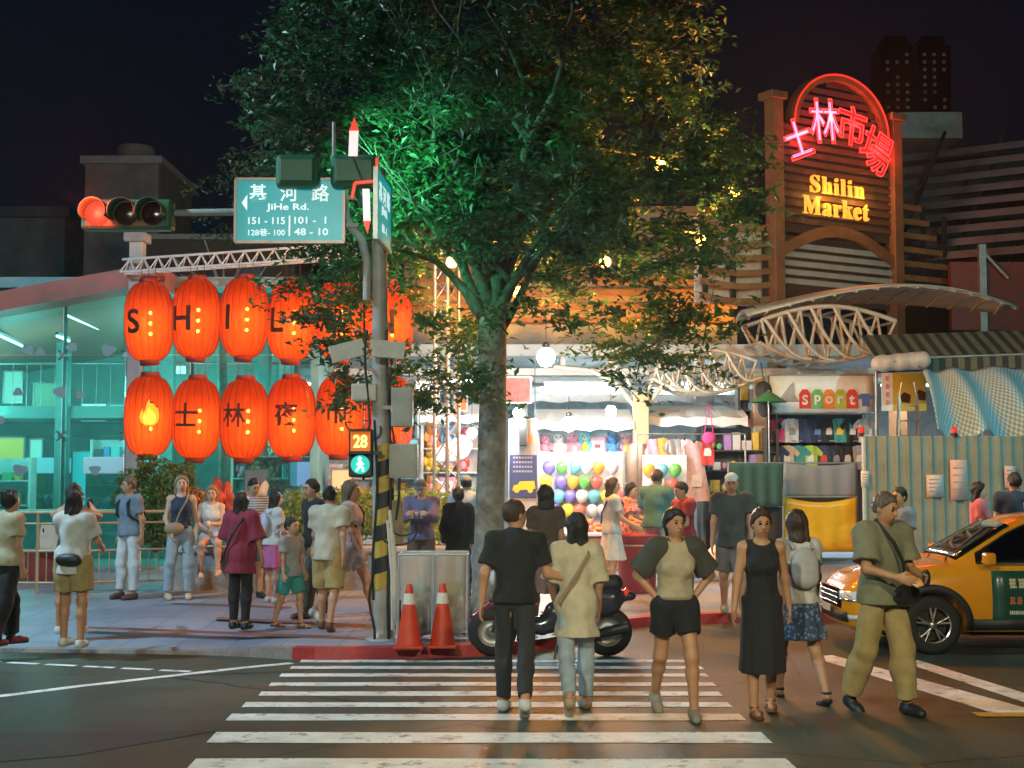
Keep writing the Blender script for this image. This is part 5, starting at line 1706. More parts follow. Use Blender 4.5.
def shelf_unit(label, x0, x1, y, zs, seed, m=None, depth=.35, back=None, fill=True, bot=KT, parts_goods=True):
    """shelf with boards, uprights and packed goods"""
    o = thing('shelf', label, 'shelf', ((x0 + x1) / 2, y, bot))
    W_ = (x1 - x0) / 2; top_ = zs[-1] + .45 - bot
    mb = MB()
    for s_ in (-1, 1): mb.box(s_ * W_ - .025, s_ * W_ + .025, .0, depth, 0, top_)
    mb.build('upright', m or white_paint, o)
    for z in zs:
        mb = MB(); mb.box(-W_ + .026, W_ - .026, .0, depth, z - bot - .025, z - bot); mb.build('board', m or white_paint, o)
    mb = MB(); mb.box(-W_ + .026, W_ - .026, depth + .002, depth + .03, 0, top_); mb.build('back_panel', back or mat('shelf_back', (.62, .66, .68), rough=.7), o)
    if fill:
        q = random.Random(seed); mb = MB()
        for z in zs:
            x = -W_ + .06
            while x < W_ - .1:
                wd = q.uniform(.06, .2); hh = q.uniform(.10, .36); mb.m = q.randrange(10)
                if x + wd > W_ - .05: break
                if q.random() < .55: mb.bbox(x, x + wd, .06, .26, z - bot, z - bot + hh, .01)
                elif q.random() < .5: mb.lathe([(wd * .45, 0), (wd * .5, .02), (wd * .48, hh * .7), (wd * .2, hh * .85), (wd * .2, hh)], c=(x + wd / 2, .16, z - bot), n=10)
                else: mb.ell((x + wd / 2, .16, z - bot + wd * .55), (wd * .5, wd * .45, wd * .55), 10, 7)
                x += wd + q.uniform(.008, .03)
        g = mb.build('packed_goods', goods, o); g['kind'] = 'stuff'
    return o
shelf_unit('shelf of bright goods inside the glass shop by the yellow panel', at(-20, 0, GD + 3).x, at(40, 0, GD + 3).x, GD + 3, [.7, 1.2, 1.7], 3)
shelf_unit('shelf of goods inside the glass shop below the bright light boxes', at(100, 0, GD + 4).x, at(165, 0, GD + 4).x, GD + 4, [.6, 1.1, 1.6, 2.1], 8)
# counter
o = thing('counter', 'long pale counter inside the glass shop', 'counter', (at(70, 0, GD + 2.2).x, GD + 2.2, KT + .05))
mb = MB(); mb.bbox(-2.3, 2.3, 0, .6, 0, .9, .02); mb.build('body', mat('counter_teal', (.10, .30, .28), rough=.4), o); mb = MB(); mb.bbox(-2.36, 2.36, -.05, .65, .902, .95, .01); mb.build('top', mat('counter_top', (.6, .65, .63), rough=.25), o)
for n_, (px0, py0, px1, py1, c, e, lab) in enumerate(((4, 372, 22, 402, (.75, 1, .9), .5, 'pale poster board high in the glass shop at its left end'), (34, 384, 56, 410, (.5, .8, .55), .35, 'green poster board high in the glass shop by the glazing joint'), (140, 408, 160, 452, (.3, .9, .9), .5, 'cyan poster behind the flame lantern in the glass shop'), (128, 462, 142, 500, (.9, 1, .95), .6, 'white menu board behind the green bush in the glass shop'), (166, 366, 186, 374, (.9, 1, 1), 3, 'short bright tube panel between the two lantern rows'))):
    panel_thing('poster_board', lab, 'poster board', px0, py0, px1, py1, GD + 5.4 + .1 * n_, emat('poster%d' % n_, c, e))
for n_, (px, d_) in enumerate(((18, 4.6), (112, 3.4), (52, 5.2))):
    c = at(px, 0, GD + d_)
    o = thing('game_cabinet', ('glass game cabinet with a yellow base at the left of the glass shop', 'glass game cabinet with a pink base behind the waiting people', 'glass game cabinet with a blue base deep in the glass shop')[n_], 'game cabinet', (c.x, c.y, KT + .06))
    mb = MB(); mb.bbox(-.4, .4, 0, .7, 0, .85, .03); mb.build('base', mat('cab%d' % n_, ((.7, .5, .06), (.7, .2, .35), (.1, .3, .6))[n_], rough=.3), o)
    mb = MB(); mb.box(-.37, .37, .03, .67, .853, 1.65); mb.build('glass_case', MATS['teal_glass'], o)
    mb = MB(); mb.bbox(-.42, .42, -.02, .72, 1.653, 2.0, .03); mb.build('top', emat('cabtop%d' % n_, ((1, .7, .3), (1, .5, .7), (.4, .8, 1))[n_], .8), o)
    q = random.Random(n_); mb = MB()
    for _ in range(22): mb.m = q.randrange(10); mb.ell((q.uniform(-.28, .28), q.uniform(.12, .58), q.uniform(.93, 1.12)), q.uniform(.06, .1), 8, 6)
    g_ = mb.build('prizes', goods, o); g_['kind'] = 'stuff'
# red ledge and tilted board behind the railing
o = thing('ledge', 'dark red low ledge behind the tan railing at the far left', 'ledge', (-8.2, 21.6, KT)); mb = MB(); mb.bbox(-3.2, 1.35, 0, .5, 0, .52, .02); mb.build('body', mat('red_ledge', (.30, .04, .03), rough=.5, var=.2), o)
q = at(42, 543, 21.3)
o = thing('notice_board', 'pale cream board leaning on the dark red ledge', 'board', (q.x, 21.45, KT + .52)); mb = MB(); mb.xf = Matrix.Rotation(R(-14), 4, 'X') @ Matrix.Rotation(R(8), 4, 'Y'); mb.bbox(-.16, .16, -.02, .02, 0, .42, .006); mb.build('panel', mat('cream_board', (.62, .50, .40), rough=.6), o)
mb = MB(); mb.tube([(-.05, .03, .35), (-.05, .18, .02)], .012, 5); mb.build('prop_leg', dark_met, o)

# ================================================================== dark buildings up left
dk_wall = mat('dark_render', (.15, .18, .19), rough=.85, var=.25, scale=1.2)
bd = thing('dark_building', 'dim dark building with an unlit window band beyond the glass shop at the far left', 'building', (at(30, 0, 40).x, 40, 0))
tp = at(0, 208, 40).z
mb = MB(); mb.box(-5.5, 1.2, 0, 6, 0, tp - .3); mb.build('wall', dk_wall, bd)
mb = MB(); mb.box(-5.7, 1.4, -.25, 6.1, tp - .3, tp); mb.build('roof', mat('dark_roof', (.10, .11, .12), rough=.7), bd)
for (x0, x1, z0, z1) in ((-2.4, -.6, 5.9, 7.6), (-.4, .9, 5.9, 7.4), (-4.6, -2.8, 5.9, 7.6)):
    mb = MB(); mb.box(x0, x1, -.04, -.005, z0, z1); f = mb.build('window', mat('dark_window', (.03, .11, .14), rough=.15), bd)
    mb = MB()
    for t in (0, .5, 1): mb.box(x0 + (x1 - x0) * t - .03, x0 + (x1 - x0) * t + .03, -.08, -.041, z0, z1)
    mb.box(x0, x1, -.085, -.042, z1, z1 + .06); mb.build('window_frame', mat('frame_dark', (.12, .14, .15), rough=.5), f)
bt = thing('stair_tower', 'concrete stair tower with a round water tank on its roof behind the red light', 'building', (at(125, 0, 38).x, 38, 0))
z1 = at(0, 160, 38).z; hw_ = 37 * 38 / F
mb = MB(); mb.box(-hw_, hw_, 0, 4, 0, z1 - .12); mb.build('wall', mat('tower_concrete', (.20, .18, .165), rough=.85, var=.25, scale=1.5, bump=.2), bt)
mb = MB(); mb.box(-hw_ - .12, hw_ + .12, -.12, 4.1, z1 - .118, z1 + .1); mb.build('roof', conc, bt)
mb = MB(); mb.lathe([(.52, 0), (.55, .06), (.54, .5), (.50, .56), (0, .62)], c=(.05, 1.2, z1 + .1), n=24); mb.build('water_tank', mat('tank_concrete', (.24, .21, .19), rough=.8), bt)
for k in range(3): mb = MB(); mb.box(-hw_ * .6 + k * .7, -hw_ * .6 + k * .7 + .4, -.03, -.002, 5.0, 5.9); mb.build('window', mat('dark_window2', (.03, .03, .035), rough=.2), bt)
oc = thing('pillar', 'pale square pillar standing behind the letter S lantern', 'pillar', (at(142, 0, 24).x, 24, 0)); mb = MB(); mb.bbox(-.12, .12, -.14, .14, 0, at(0, 240, 24).z, .02); mb.build('shaft', mat('pillar_pale', (.46, .42, .38), rough=.6), oc)
mb = MB(); mb.bbox(-.2, .2, -.2, .2, at(0, 243, 24).z, at(0, 234, 24).z, .02); mb.v = [(x, y - .02, z + .0) for x, y, z in mb.v]; mb.build('capital', conc, oc)
bb = thing('brown_building', 'low brown dark block behind the lantern truss and the pale pillar', 'building', (at(180, 0, 36).x, 36, 0)); zz = at(0, 240, 36).z; mb = MB(); mb.box(-1.1, 3.2, 0, 5, 0, zz); mb.build('wall', mat('brown_block', (.10, .065, .05), rough=.8, var=.2), bb)
mb = MB(); mb.box(-1.2, 3.3, -.15, 5, zz, zz + .14); mb.build('roof', conc, bb)
for k in range(3): mb = MB(); mb.box(-.8 + 1.2 * k, -.1 + 1.2 * k, -.03, -.004, zz - 1.5, zz - .6); mb.build('window', mat('dark_window2'), bb)

# ================================================================== market hall behind the tree
HD = 33.0
hall = thing('market_hall', 'market hall with a timber upper front and open bright ground floor behind the tree', 'market building', (0, 0, 0))
wood = mat('warm_timber', (.30, .15, .06), rough=.6, var=.25, scale=3)
hx0, hx1 = at(330, 0, HD).x, at(1180, 0, HD).x
mb = MB(); mb.box(hx0, hx1, HD + 3, HD + 3.3, KT, 4.25); mb.box(hx0 - .3, hx0, HD - 5, HD + 10.3, KT, 4.25); mb.build('wall', mat('hall_wall', (.55, .60, .60), rough=.75, var=.15), hall)
mb = MB(); mb.box(hx0, hx1, HD - 5.2, HD + 10, 4.26, 4.5); mb.build('ceiling', mat('hall_ceiling', (.50, .55, .56), rough=.6, var=.1, scale=1), hall)
mb = MB()
zt = 11.6
x_a, x_b = at(405, 0, HD - .3).x, at(735, 0, HD - .3).x
mb.box(x_a, x_b, HD, HD + .2, 5.45, 8.4); mb.build('upper_wall', mat('upper_wall', (.36, .26, .17), rough=.8, var=.2, scale=2), hall)
mb = MB(); mb.box(x_a, x_b, HD - .1, HD + .2, 4.51, 5.44); mb.build('fascia', mat('fascia_grey', (.30, .32, .32), rough=.6), hall)
mb = MB(); k = 0; z = 5.5
while z < 8.3:
    mb.box(x_a, x_b, HD - .14, HD - .06, z, z + .14); z += .34
mb.build('slat_cladding', wood, hall)
mb = MB()
for x in np.linspace(hx0 + .4, hx1, 9): mb.box(x - .05, x + .05, HD - 5, HD + 9, 4.05, 4.255)
for y in (HD - 4.6, HD - 2, HD + 1, HD + 4): mb.box(hx0, hx1, y - .05, y + .05, 3.9, 4.045)
mb.build('ceiling_beam', white_paint, hall)
for i, px in enumerate((425, 523, 700, 1010)):
    if px == 523: continue
    x = at(px, 0, HD - 4).x
    mb = MB(); mb.bbox(x - .2, x + .2, HD - 4.2, HD - 3.8, KT, 4.05, .02); mb.build('column', mat('hall_column', (.42, .42, .40), rough=.6), hall)
# warm floodlights on the timber front, pointing at it
for k, (px, py) in enumerate(((440, 335), (500, 330), (560, 322), (620, 330), (690, 322), (735, 300))):
    c = at(px, py, HD - 1.1); c.z = 5.55
    o = thing('flood_light', 'warm amber flood lamp at the foot of the timber front, %s from the left' % ('first', 'second', 'third', 'fourth', 'fifth', 'sixth')[k], 'flood light', c, 0, 'amber flood lamps along the timber front')
    mb = MB(); mb.bbox(-.14, .14, -.08, .08, -.02, .16, .02); mb.build('housing', dark_met, o)
    mb = MB(); mb.box(-.11, .11, .082, .088, .01, .14); mb.build('lamp_glass', emat('flood_amber', (1, .50, .08), 5), o)
    mb = MB(); mb.tube([(0, 0, -.02), (0, 0, -.25)], .02, 6); mb.build('bracket', dark_met, o)
    light('flood', 'SPOT', (0, 0, 0), 80, (1, .40, .06), .1, rot=(R(115), 0, 0), spot=140, parent=o).location = (0, .12, .1)
# mast of amber lamps added behind the crown so its leaves glow
mp_ = Vector((at(491, 0, 18.45).x, 18.45, KT))
lm = thing('added_lamp_mast', 'added mast with amber lamps that light the crown from behind', 'added lamp mast', mp_)
mb = MB(); mb.tube([(0, 0, 0), (0, 0, at(566, 140, 18.45).z)], [.05, .035], 10); mb.build('pole', dark_met, lm)
for (px, py, pw, d) in ((452, 262, 250, 19.6), (518, 292, 250, 19.4), (605, 262, 320, 19.6), (660, 165, 240, 19.6), (700, 240, 260, 19.7), (560, 205, 260, 19.4), (735, 195, 180, 19.6)):
    c = at(px, py, d) - mp_
    mb = MB(); mb.tube([(0, 0, min(c.z + .12, 6.1)), (c.x * .5, c.y * .5 + .1, c.z + .18), (c.x, c.y, c.z + .1)], .016, 6); mb.build('arm', dark_met, lm)
    mb = MB(); mb.ell(c, .085, 12, 8); mb.build('lamp', emat('globe_amber', (1, .50, .08), 25), lm)
    light('amber_fill', 'POINT', (0, 0, 0), pw * 1.8, (1, .33, .03), .12, parent=lm).location = c + Vector((0, -.16, -.02))

# ================================================================== market gate sign
GA = R(31)
p0 = at(776, 290, 29.5)
gate = thing('market_gate', 'arched timber market sign gate with red neon characters and yellow Shilin Market letters', 'market sign', (p0.x, p0.y, 0), GA)
gz0, gz1, gzs = 4.6, at(0, 95, 29.5).z, 0
GW = 3.45
gwood = mat('gate_timber', (.24, .105, .045), rough=.55, var=.25, scale=3)
def gl(px, py, off=0.0):      # point on the gate plane through a photo point
    r_ = ray(px, py)
    nrm = Vector((math.sin(GA), -math.cos(GA), 0))
    t = (Vector((p0.x, p0.y, 0)) + nrm * off - Vector((0, 0, CAMZ))).dot(nrm) / r_.dot(nrm)
    q = Vector((0, 0, CAMZ)) + r_ * t - Vector((p0.x, p0.y, 0))
    return q.x * math.cos(GA) + q.y * math.sin(GA), q.z
xr_, _z = gl(894, 200); GW = xr_
zL = gl(776, 97)[1]; zR = gl(894, 112)[1]; zt_ = (zL + zR) / 2 - .22
for x in (0, GW):
    mb = MB(); mb.bbox(x - .14, x + .14, -.16, .16, .1, zt_ + .05, .015); mb.build('post', gwood, gate)
    mb = MB(); mb.bbox(x - .26, x + .2, -.24, .24, zt_ + .053, zt_ + .22, .02); mb.build('post_cap', gwood, gate)
# arch
ap = gl(836, 76); zs_ = gl(800, 120)[1]
ac = (GW * .52, zs_ - .1); ax_ = GW * .40; az_ = ap[1] - ac[1]
mb = MB()
rows = [[], [], [], [], []]
for t in np.linspace(0, PI, 25):
    c_, s_ = math.cos(t), math.sin(t)
    rows[0].append((ac[0] + ax_ * c_, -.15, ac[1] + az_ * s_)); rows[1].append((ac[0] + (ax_ - .16) * c_, -.15, ac[1] + (az_ - .16) * s_))
    rows[2].append((ac[0] + (ax_ - .16) * c_, .15, ac[1] + (az_ - .16) * s_)); rows[3].append((ac[0] + ax_ * c_, .15, ac[1] + az_ * s_)); rows[4].append((ac[0] + ax_ * c_, -.15, ac[1] + az_ * s_))
mb.sheet(rows, False); mb.build('arch_rim', gwood, gate)
mb = MB(); mb.tube([(ac[0] + (ax_ - .02) * math.cos(t), -.17, ac[1] + (az_ - .02) * math.sin(t)) for t in np.linspace(0, PI, 25)], .022, 6); mb.build('arch_red_glow', emat('red_rim_glow', (1, .04, .02), .9), gate)  # added glowing tube, stands in for red light on the arch rim
mb = MB()
zlo = gl(836, 228)[1]
z = zlo
while z < ap[1] - .2:
    if z < ac[1]: x0, x1 = .145, GW - .145
    else:
        k = math.sqrt(max(0, 1 - ((z + .1 - ac[1]) / (az_ - .16)) ** 2)); x0, x1 = ac[0] - (ax_ - .17) * k, ac[0] + (ax_ - .17) * k
    if x1 - x0 > .3: mb.box(x0, x1, -.03, .03, z, z + .115)
    z += .19
mb.build('slat', mat('gate_slat', (.11, .052, .035), rough=.6, var=.25, scale=4), gate)
mb = MB(); mb.box(.145, GW - .145, .04, .08, zlo - .2, ac[1]); mb.build('back_panel', mat('gate_back', (.07, .035, .028), rough=.7), gate)
# curved band under the letters and lower louvres
mb = MB(); zb = gl(836, 240)[1]
rows = [[], []]
fr_ = []
for t in np.linspace(0, 1, 21):
    x = .145 + (GW - .29) * t; fr_.append((x, zb + .55 * math.sin(PI * t) - .25))
mb.prism(fr_ + [(x, z - .26) for x, z in reversed(fr_)], -.12, .0)
mb.build('curved_band', gwood, gate)
mb = MB(); z = gl(836, 288)[1]
for k in range(5): mb.box(.145, GW - .145, -.05, .05, z + k * .2, z + k * .2 + .12)
mb.build('lower_slat', mat('pale_slat', (.38, .40, .38), rough=.5), gate)
mb = MB(); mb.box(.145, GW - .145, .055, .09, z - .4, zb); mb.build('lower_panel', mat('gate_back'), gate)
neon = emat('neon_red', (1.0, .05, .04), 2.8); neonf = mat('neon_face', (.30, .02, .03), rough=.4, emit=(.9, .02, .04), es=.35, var=0); neonb = emat('neon_blue', (.45, .5, 1.0), 1.2)
for ch, px, py, rot, hh in (('士', 798, 138, 22, 39), ('林', 825, 121, 6, 45), ('市', 852, 126, -8, 41), ('場', 876, 151, -24, 45)):
    x, z = gl(px, py, .2); h_ = hh * 30.3 / F
    Mx = Matrix.Translation((x, -.20, z)) @ Matrix.Rotation(R(-rot), 4, 'Y')
    mb = MB(); mb.xf = Mx; text(mb, ch, (0, .03, 0), h=h_, w=h_ * .92, off=.0, depth=.01); mb.build('neon_face', neonf, gate)
    mb = MB(); mb.xf = Mx; text(mb, ch, (0, -.01, 0), h=h_ * 1.02, w=h_ * .96, off=.01, fill=False, bev=.010); mb.build('neon_tube', neon, gate)
    if ch in '士林':
        mb = MB(); mb.xf = Mx; text(mb, ch, (0, .0, 0), h=h_ * .86, w=h_ * .8, off=-.005, depth=.02); mb.build('neon_core', neonb, gate)
yel = emat('letter_yellow', (1, .46, .05), 1.0)
for tx_, px, py, ww, hh in (('Shilin', 837.5, 187, 53, 21), ('Market', 836.5, 208.5, 65, 22)):
    x, z = gl(px, py, .18)
    wd = gl(px + ww / 2, py)[0] - gl(px - ww / 2, py)[0]
    mb = MB(); text(mb, mathbold(tx_), (x, -.18, z), h=hh * 30.3 / F * .84, w=wd, off=.004, depth=.05, space=1.12)
    mb.build('letters', yel, gate)
for (px, py, pw) in ((798, 138, 9), (825, 121, 10), (852, 126, 10), (876, 151, 10)):
    x, z = gl(px, py); light('neon_light', 'POINT', (0, 0, 0), pw * 6, (1, .04, .04), .15, parent=gate).location = (x, -.30, z)
for px in (820, 855):
    x, z = gl(px, 199); light('letter_light', 'POINT', (0, 0, 0), 34, (1, .48, .08), .15, parent=gate).location = (x, -.34, z)
# louvred wings either side of the gate
def wing(label, x0, x1, ztops, zb_, sag):
    o = thing('louvre_screen', label, 'louvre screen', (p0.x, p0.y, 0), GA)
    n = len(ztops); 
    mb = MB(); 
    for k in range(n):
        xe = x1[k]; z = ztops[k]
        pts = [(x0 + (xe - x0) * t, z + sag * math.sin(PI * t * .9) * (1 if k % 2 else .8)) for t in np.linspace(0, 1, 9)]
        mb.prism(pts + [(x, zz_ - .13) for x, zz_ in reversed(pts)], -.02, .06)
    mb.build('slat', wood, o)
    mb = MB()
    for t in (.03, .5, .9):
        xm = x0 + (min(x1, key=abs) if False else x1[-1] - x0) * t
        mb.box(xm - .05, xm + .05, .065, .15, zb_, ztops[0] - .15 if t > .6 else ztops[0])
    mb.build('mullion', dark_met, o)
    return o
zz_ = [gl(750, y)[1] for y in (222, 238, 252, 266, 280, 294)]
o = wing('timber louvre screen with pale sheet behind it, left of the market gate', -.16, [-2.1] * 6, zz_, gl(750, 300)[1], -.12)
mb = MB(); mb.box(-2.1, -.16, .2, .24, gl(750, 305)[1], gl(750, 222)[1]); mb.build('backing_sheet', mat('pale_sheet', (.62, .60, .54), rough=.6), o)
zz_ = [gl(910, y)[1] for y in (205, 219, 233, 247, 261, 275, 289)]
wing('stepped timber louvre screen right of the market gate', GW + .16, [GW + .9, GW + 1.15, GW + 1.4, GW + 1.6, GW + 1.75, GW + 1.9, GW + 2.0], zz_, gl(910, 296)[1], .0)

# dark louvred roof and red structure to the right
rf = thing('louvred_roof', 'big dark louvred roof slope right of the market gate', 'roof', (at(905, 0, 33).x, 33, 0))
mb = MB()
def rp(px, py, d): return at(px, py, d) - rf.location
dk_l = mat('dark_louvre', (.13, .12, .125), rough=.5, var=.2, scale=2)
for k in range(9):
    y0 = 150 + k * 12.5
    a, c = rp(896, y0 + 6, 33 + .3 * (8 - k)), rp(1090, y0 - 18 + k * 1.0, 31 + .3 * (8 - k))
    u = Vector((0, -.12, -.19))
    mb.add([a, c, c + u, a + u, a + Vector((0, .04, 0)), c + Vector((0, .04, 0)), c + u + Vector((0, .04, 0)), a + u + Vector((0, .04, 0))], [(0, 1, 2, 3), (7, 6, 5, 4), (0, 4, 5, 1), (3, 2, 6, 7), (0, 3, 7, 4), (1, 5, 6, 2)])
mb.build('louvre', dk_l, rf)
mb = MB()
for px in (905, 965, 1022, 1080): 
    a, c = rp(px - 12, 262, 32.8), rp(px + 40, 132, 34.6); mb.tube([a, c], .05, 6)
mb.build('rafter', dark_met, rf)
mb = MB(); a, c = rp(895, 128, 36.5), rp(1120, 262, 36.5); mb.box(a.x, c.x, 3.6, 3.8, c.z - 2, a.z - .6); mb.build('back_panel', mat('roof_dark', (.03, .028, .03), rough=.7), rf)
mb = MB(); a, c = rp(900, 138, 36), rp(962, 112, 36); mb.box(a.x, c.x, 3, 5, a.z, c.z); mb.build('parapet', conc, rf)
rw = thing('red_wall', 'dark red lit wall panel at the right edge above the stalls', 'wall', (at(985, 0, 31.5).x, 31.5, 0))
a, c = at(952, 330, 31.5), at(1090, 262, 31.5)
mb = MB(); mb.box(a.x - rw.location.x, c.x - rw.location.x, 0, .2, a.z, c.z); mb.build('panel', mat('red_panel', (.17, .03, .02), rough=.5, var=.2), rw)
mb = MB(); x = at(975, 0, 31.5).x - rw.location.x; mb.box(x - .08, x + .08, -.15, -.01, 0, c.z + .4); mb.tube([(x + .05, -.1, c.z + .2), (x + .6, -.1, c.z - .4)], .05, 6); mb.build('steel_post', steel, rw)
# far towers with a few lit windows
for k, (px, lab) in enumerate(((897, 'far dark tower left of the pair, a strip of dim windows near its top'), (934, 'far dark tower right of the pair, a strip of dim windows near its top'))):
    c = at(px, 50, 260); 
    o = thing('tower_block', lab, 'tower', (c.x, 260, 0))
    mb = MB(); mb.box(-3.2, 3.2, 0, 8, 0, c.z + 1); mb.box(-2.2, 2.2, .5, 7, c.z + 1, c.z + 3); mb.build('wall', mat('tower_dark', (.008, .009, .016), rough=.8), o)
    q = random.Random(k)
    for j in range(9):
        for i in (-1, 0, 1):
            if q.random() < .75:
                mb = MB(); mb.box(i * 1.9 - .3, i * 1.9 + .3, -.06, -.01, c.z - 1.2 - j * 1.5, c.z - .6 - j * 1.5); mb.build('window', emat('win_dim%d' % q.randrange(3), (.9, .8, .5), (.008, .016, .03)[q.randrange(3)]), o)

# ================================================================== leaf shaped steel canopies
cream = mat('cream_steel', (.56, .50, .40), rough=.45, metal=.1, var=.1)
def canopy(label, C0, ang, Lc, zt_, roof=True, s_=1.0):
    """bowed roof sheet on curved ribs with zigzag webs, carried by a forked post"""
    o = thing('canopy', label, 'canopy', C0, ang)
    n = 7
    def up_(t): return zt_ + .55 * s_ * math.sin(PI * min(1, max(0, t)) * .8 + .3) * .8
    def lo_(t): return up_(t) - 1.15 * s_ * math.sin(PI * (.10 + .80 * t)) ** .8
    for y in (-.75 * s_, .75 * s_):
        mb = MB()
        U_ = [(Lc * t, y, up_(t)) for t in np.linspace(0, 1, 15)]; Lw = [(Lc * t, y * .7, lo_(t)) for t in np.linspace(0, 1, 15)]
        mb.tube(U_, .05 * s_, 7); mb.tube(Lw, .05 * s_, 7)
        mb.build('bowed_chord', cream, o)
        mb = MB()
        for i in range(n):
            t0, tm, t1 = i / n, (i + .5) / n, (i + 1) / n
            for a, c in (((t0, 1), (tm, 0)), ((tm, 0), (t1, 1))):
                pa = (Lc * a[0], y, up_(a[0])) if a[1] else (Lc * a[0], y * .7, lo_(a[0]))
                pc_ = (Lc * c[0], y, up_(c[0])) if c[1] else (Lc * c[0], y * .7, lo_(c[0]))
                mb.tube([pa, pc_], .032 * s_, 6)
        # swept ribs like feathers
        for i in range(5):
            t0 = .02 + .17 * i
            pts = []
            for q in np.linspace(0, 1, 8):
                t = t0 + .34 * q; pts.append((Lc * t, y * 1.05, up_(t0) * (1 - q) + lo_(min(1, t)) * q - .28 * s_ * math.sin(PI * q)))
            mb.tube(pts, .04 * s_, 6)
        mb.build('web', cream, o)
    mb = MB()
    for t in np.linspace(0, 1, 9): mb.tube([(Lc * t, -.75 * s_, up_(t)), (Lc * t, .75 * s_, up_(t))], .03 * s_, 6); mb.tube([(Lc * t, -.52 * s_, lo_(t)), (Lc * t, .52 * s_, lo_(t))], .03 * s_, 6)
    mb.build('cross_tie', cream, o)
    if roof:
        mb = MB()
        rows = []
        for v in np.linspace(-1, 1, 9):
            row = []
            for u in np.linspace(0, 1, 25):
                wd_ = 1.5 * s_ * math.sin(PI * (.06 + .90 * u)) ** .7
                row.append((Lc * (-.08 + 2.1 * u), v * wd_, zt_ + .24 + .22 * u + .42 * math.sin(PI * u) + .16 * (1 - v * v)))
            rows.append(row)
        mb.sheet(rows, True, .03); mb.build('roof_sheet', mat('canopy_sheet', (.42, .46, .40), rough=.4, var=.15, scale=2), o)
        mb = MB()
        for u in np.linspace(.06, .97, 14):
            wd_ = 1.5 * s_ * math.sin(PI * (.06 + .90 * u)) ** .7; zz = zt_ + .20 + .22 * u + .42 * math.sin(PI * u)
            mb.tube([(Lc * (-.08 + 2.1 * u), v * wd_ * .97, zz + .16 * (1 - v * v)) for v in (-1, -.5, 0, .5, 1)], .025, 5)
        mb.build('roof_rib', cream, o)
    return o
q = at(745, 372, 27.5)
CA = canopy('cream steel canopy with bowed lattice and leaf shaped roof in front of the market gate', (at(748, 0, 27.3).x, 27.3, 0), R(6), 2.75, at(0, 330, 27.3).z, True, .95)
CB = canopy('lower cream steel lattice canopy spreading beside the timber post', (at(648, 0, 26.6).x, 26.6, 0), R(3), 2.0, at(0, 368, 26.6).z, False, .72)
mb = MB(); zt_ = at(0, 372, 27.3).z
mb.bbox(-.02, .26, -.15, .15, KT, zt_, .02); mb.tube([(.12, 0, zt_ - .6), (1.0, 0, zt_ - .02)], .05, 7); mb.tube([(.12, 0, zt_ - .4), (-.5, 0, zt_ + .5)], .04, 7); mb.build('post', cream, CA)
mb = MB()
a, c = at(735, 395, 27.1), at(745, 380, 27.1)
mb.box(-.30, -.14, -.2, -.16, a.z - .1, c.z + .05); mb.box(.02, .22, -.21, -.17, a.z - .15, c.z + .08); mb.build('amber_sign_plate', mat('amber_plate', (.55, .30, .03), rough=.5), CA)
# timber post with wrapped lower part
wp = thing('timber_post', 'square timber post lit amber at the top with a brown cover wrapped round it', 'post', (at(638, 0, 26.5).x, 26.5, KT))
zt_ = at(0, 392, 26.5).z - KT
mb = MB(); mb.bbox(-.15, .15, -.15, .15, 0, zt_, .012); mb.build('shaft', mat('post_timber', (.44, .30, .16), rough=.6, var=.15), wp)
for s_ in (-1, 1):
    mb = MB(); mb.tube([(s_ * .1, 0, zt_ - .3), (s_ * .45, 0, zt_ + .15), (s_ * .95, 0, zt_ + .42), (s_ * 1.7, 0, zt_ + .5)], .05, 7); mb.tube([(s_ * .1, 0, zt_ - .1), (s_ * .3, 0, zt_ + .35), (s_ * .75, 0, zt_ + .75)], .04, 7); mb.build('brace', cream, wp)
mb = MB(); rows = []
for z, f in ((at(0, 444, 26.5).z, .21), (at(0, 455, 26.5).z, .26), (at(0, 480, 26.5).z, .29), (at(0, 505, 26.5).z, .31), (at(0, 516, 26.5).z, .28)):
    rows.append([(f * (1.1 + .08 * math.sin(5 * t + z)) * math.cos(t), f * (1 + .1 * math.sin(7 * t)) * math.sin(t), z - KT) for t in np.linspace(0, 2 * PI, 33)])
mb.sheet(rows); mb.build('wrapped_cover', mat('wrap_brown', (.34, .20, .13), rough=.35, var=.3, scale=3), wp)

# pillar with blue notice and yellow van picture
pc_ = at(523, 540, 23.5)
pl2_ = thing('notice_pillar', 'grey square pillar with a dark blue notice that shows a yellow van', 'pillar', (pc_.x, 23.5, KT))
zt_ = at(0, 418, 23.5).z - KT; hw_ = 14.5 * 23.5 / F
mb = MB(); mb.bbox(-hw_, hw_, 0, .5, 0, zt_, .02); mb.build('shaft', mat('pillar_grey', (.32, .31, .31), rough=.6, var=.15), pl2_)
z0, z1, zm = at(0, 497, 23.5).z - KT, at(0, 455, 23.5).z - KT, at(0, 477, 23.5).z - KT
mb = MB(); mb.box(-hw_ * .93, hw_ * .93, -.03, -.004, z0, z1); mb.build('notice', mat('notice_blue', (.045, .06, .19), rough=.5, var=.05), pl2_)
mb = MB(); s_ = hw_ / 14
for pts in ([(-10, 1.5), (-9, 5), (-5, 6), (-3, 9), (11, 9.5), (12, 2), (-10, 0)],): mb.prism([(x * s_, z0 + (z + 6) * s_) for x, z in pts], -.037, -.031)
for x in (-6, 7): mb.lathe([(2.6 * s_, -.04), (2.6 * s_, -.03)], c=(x * s_, 0, z0 + 6.5 * s_), n=16, axis='y')
mb.build('van_picture', mat('van_yellow', (.72, .55, .04), rough=.5), pl2_)
mb = MB()
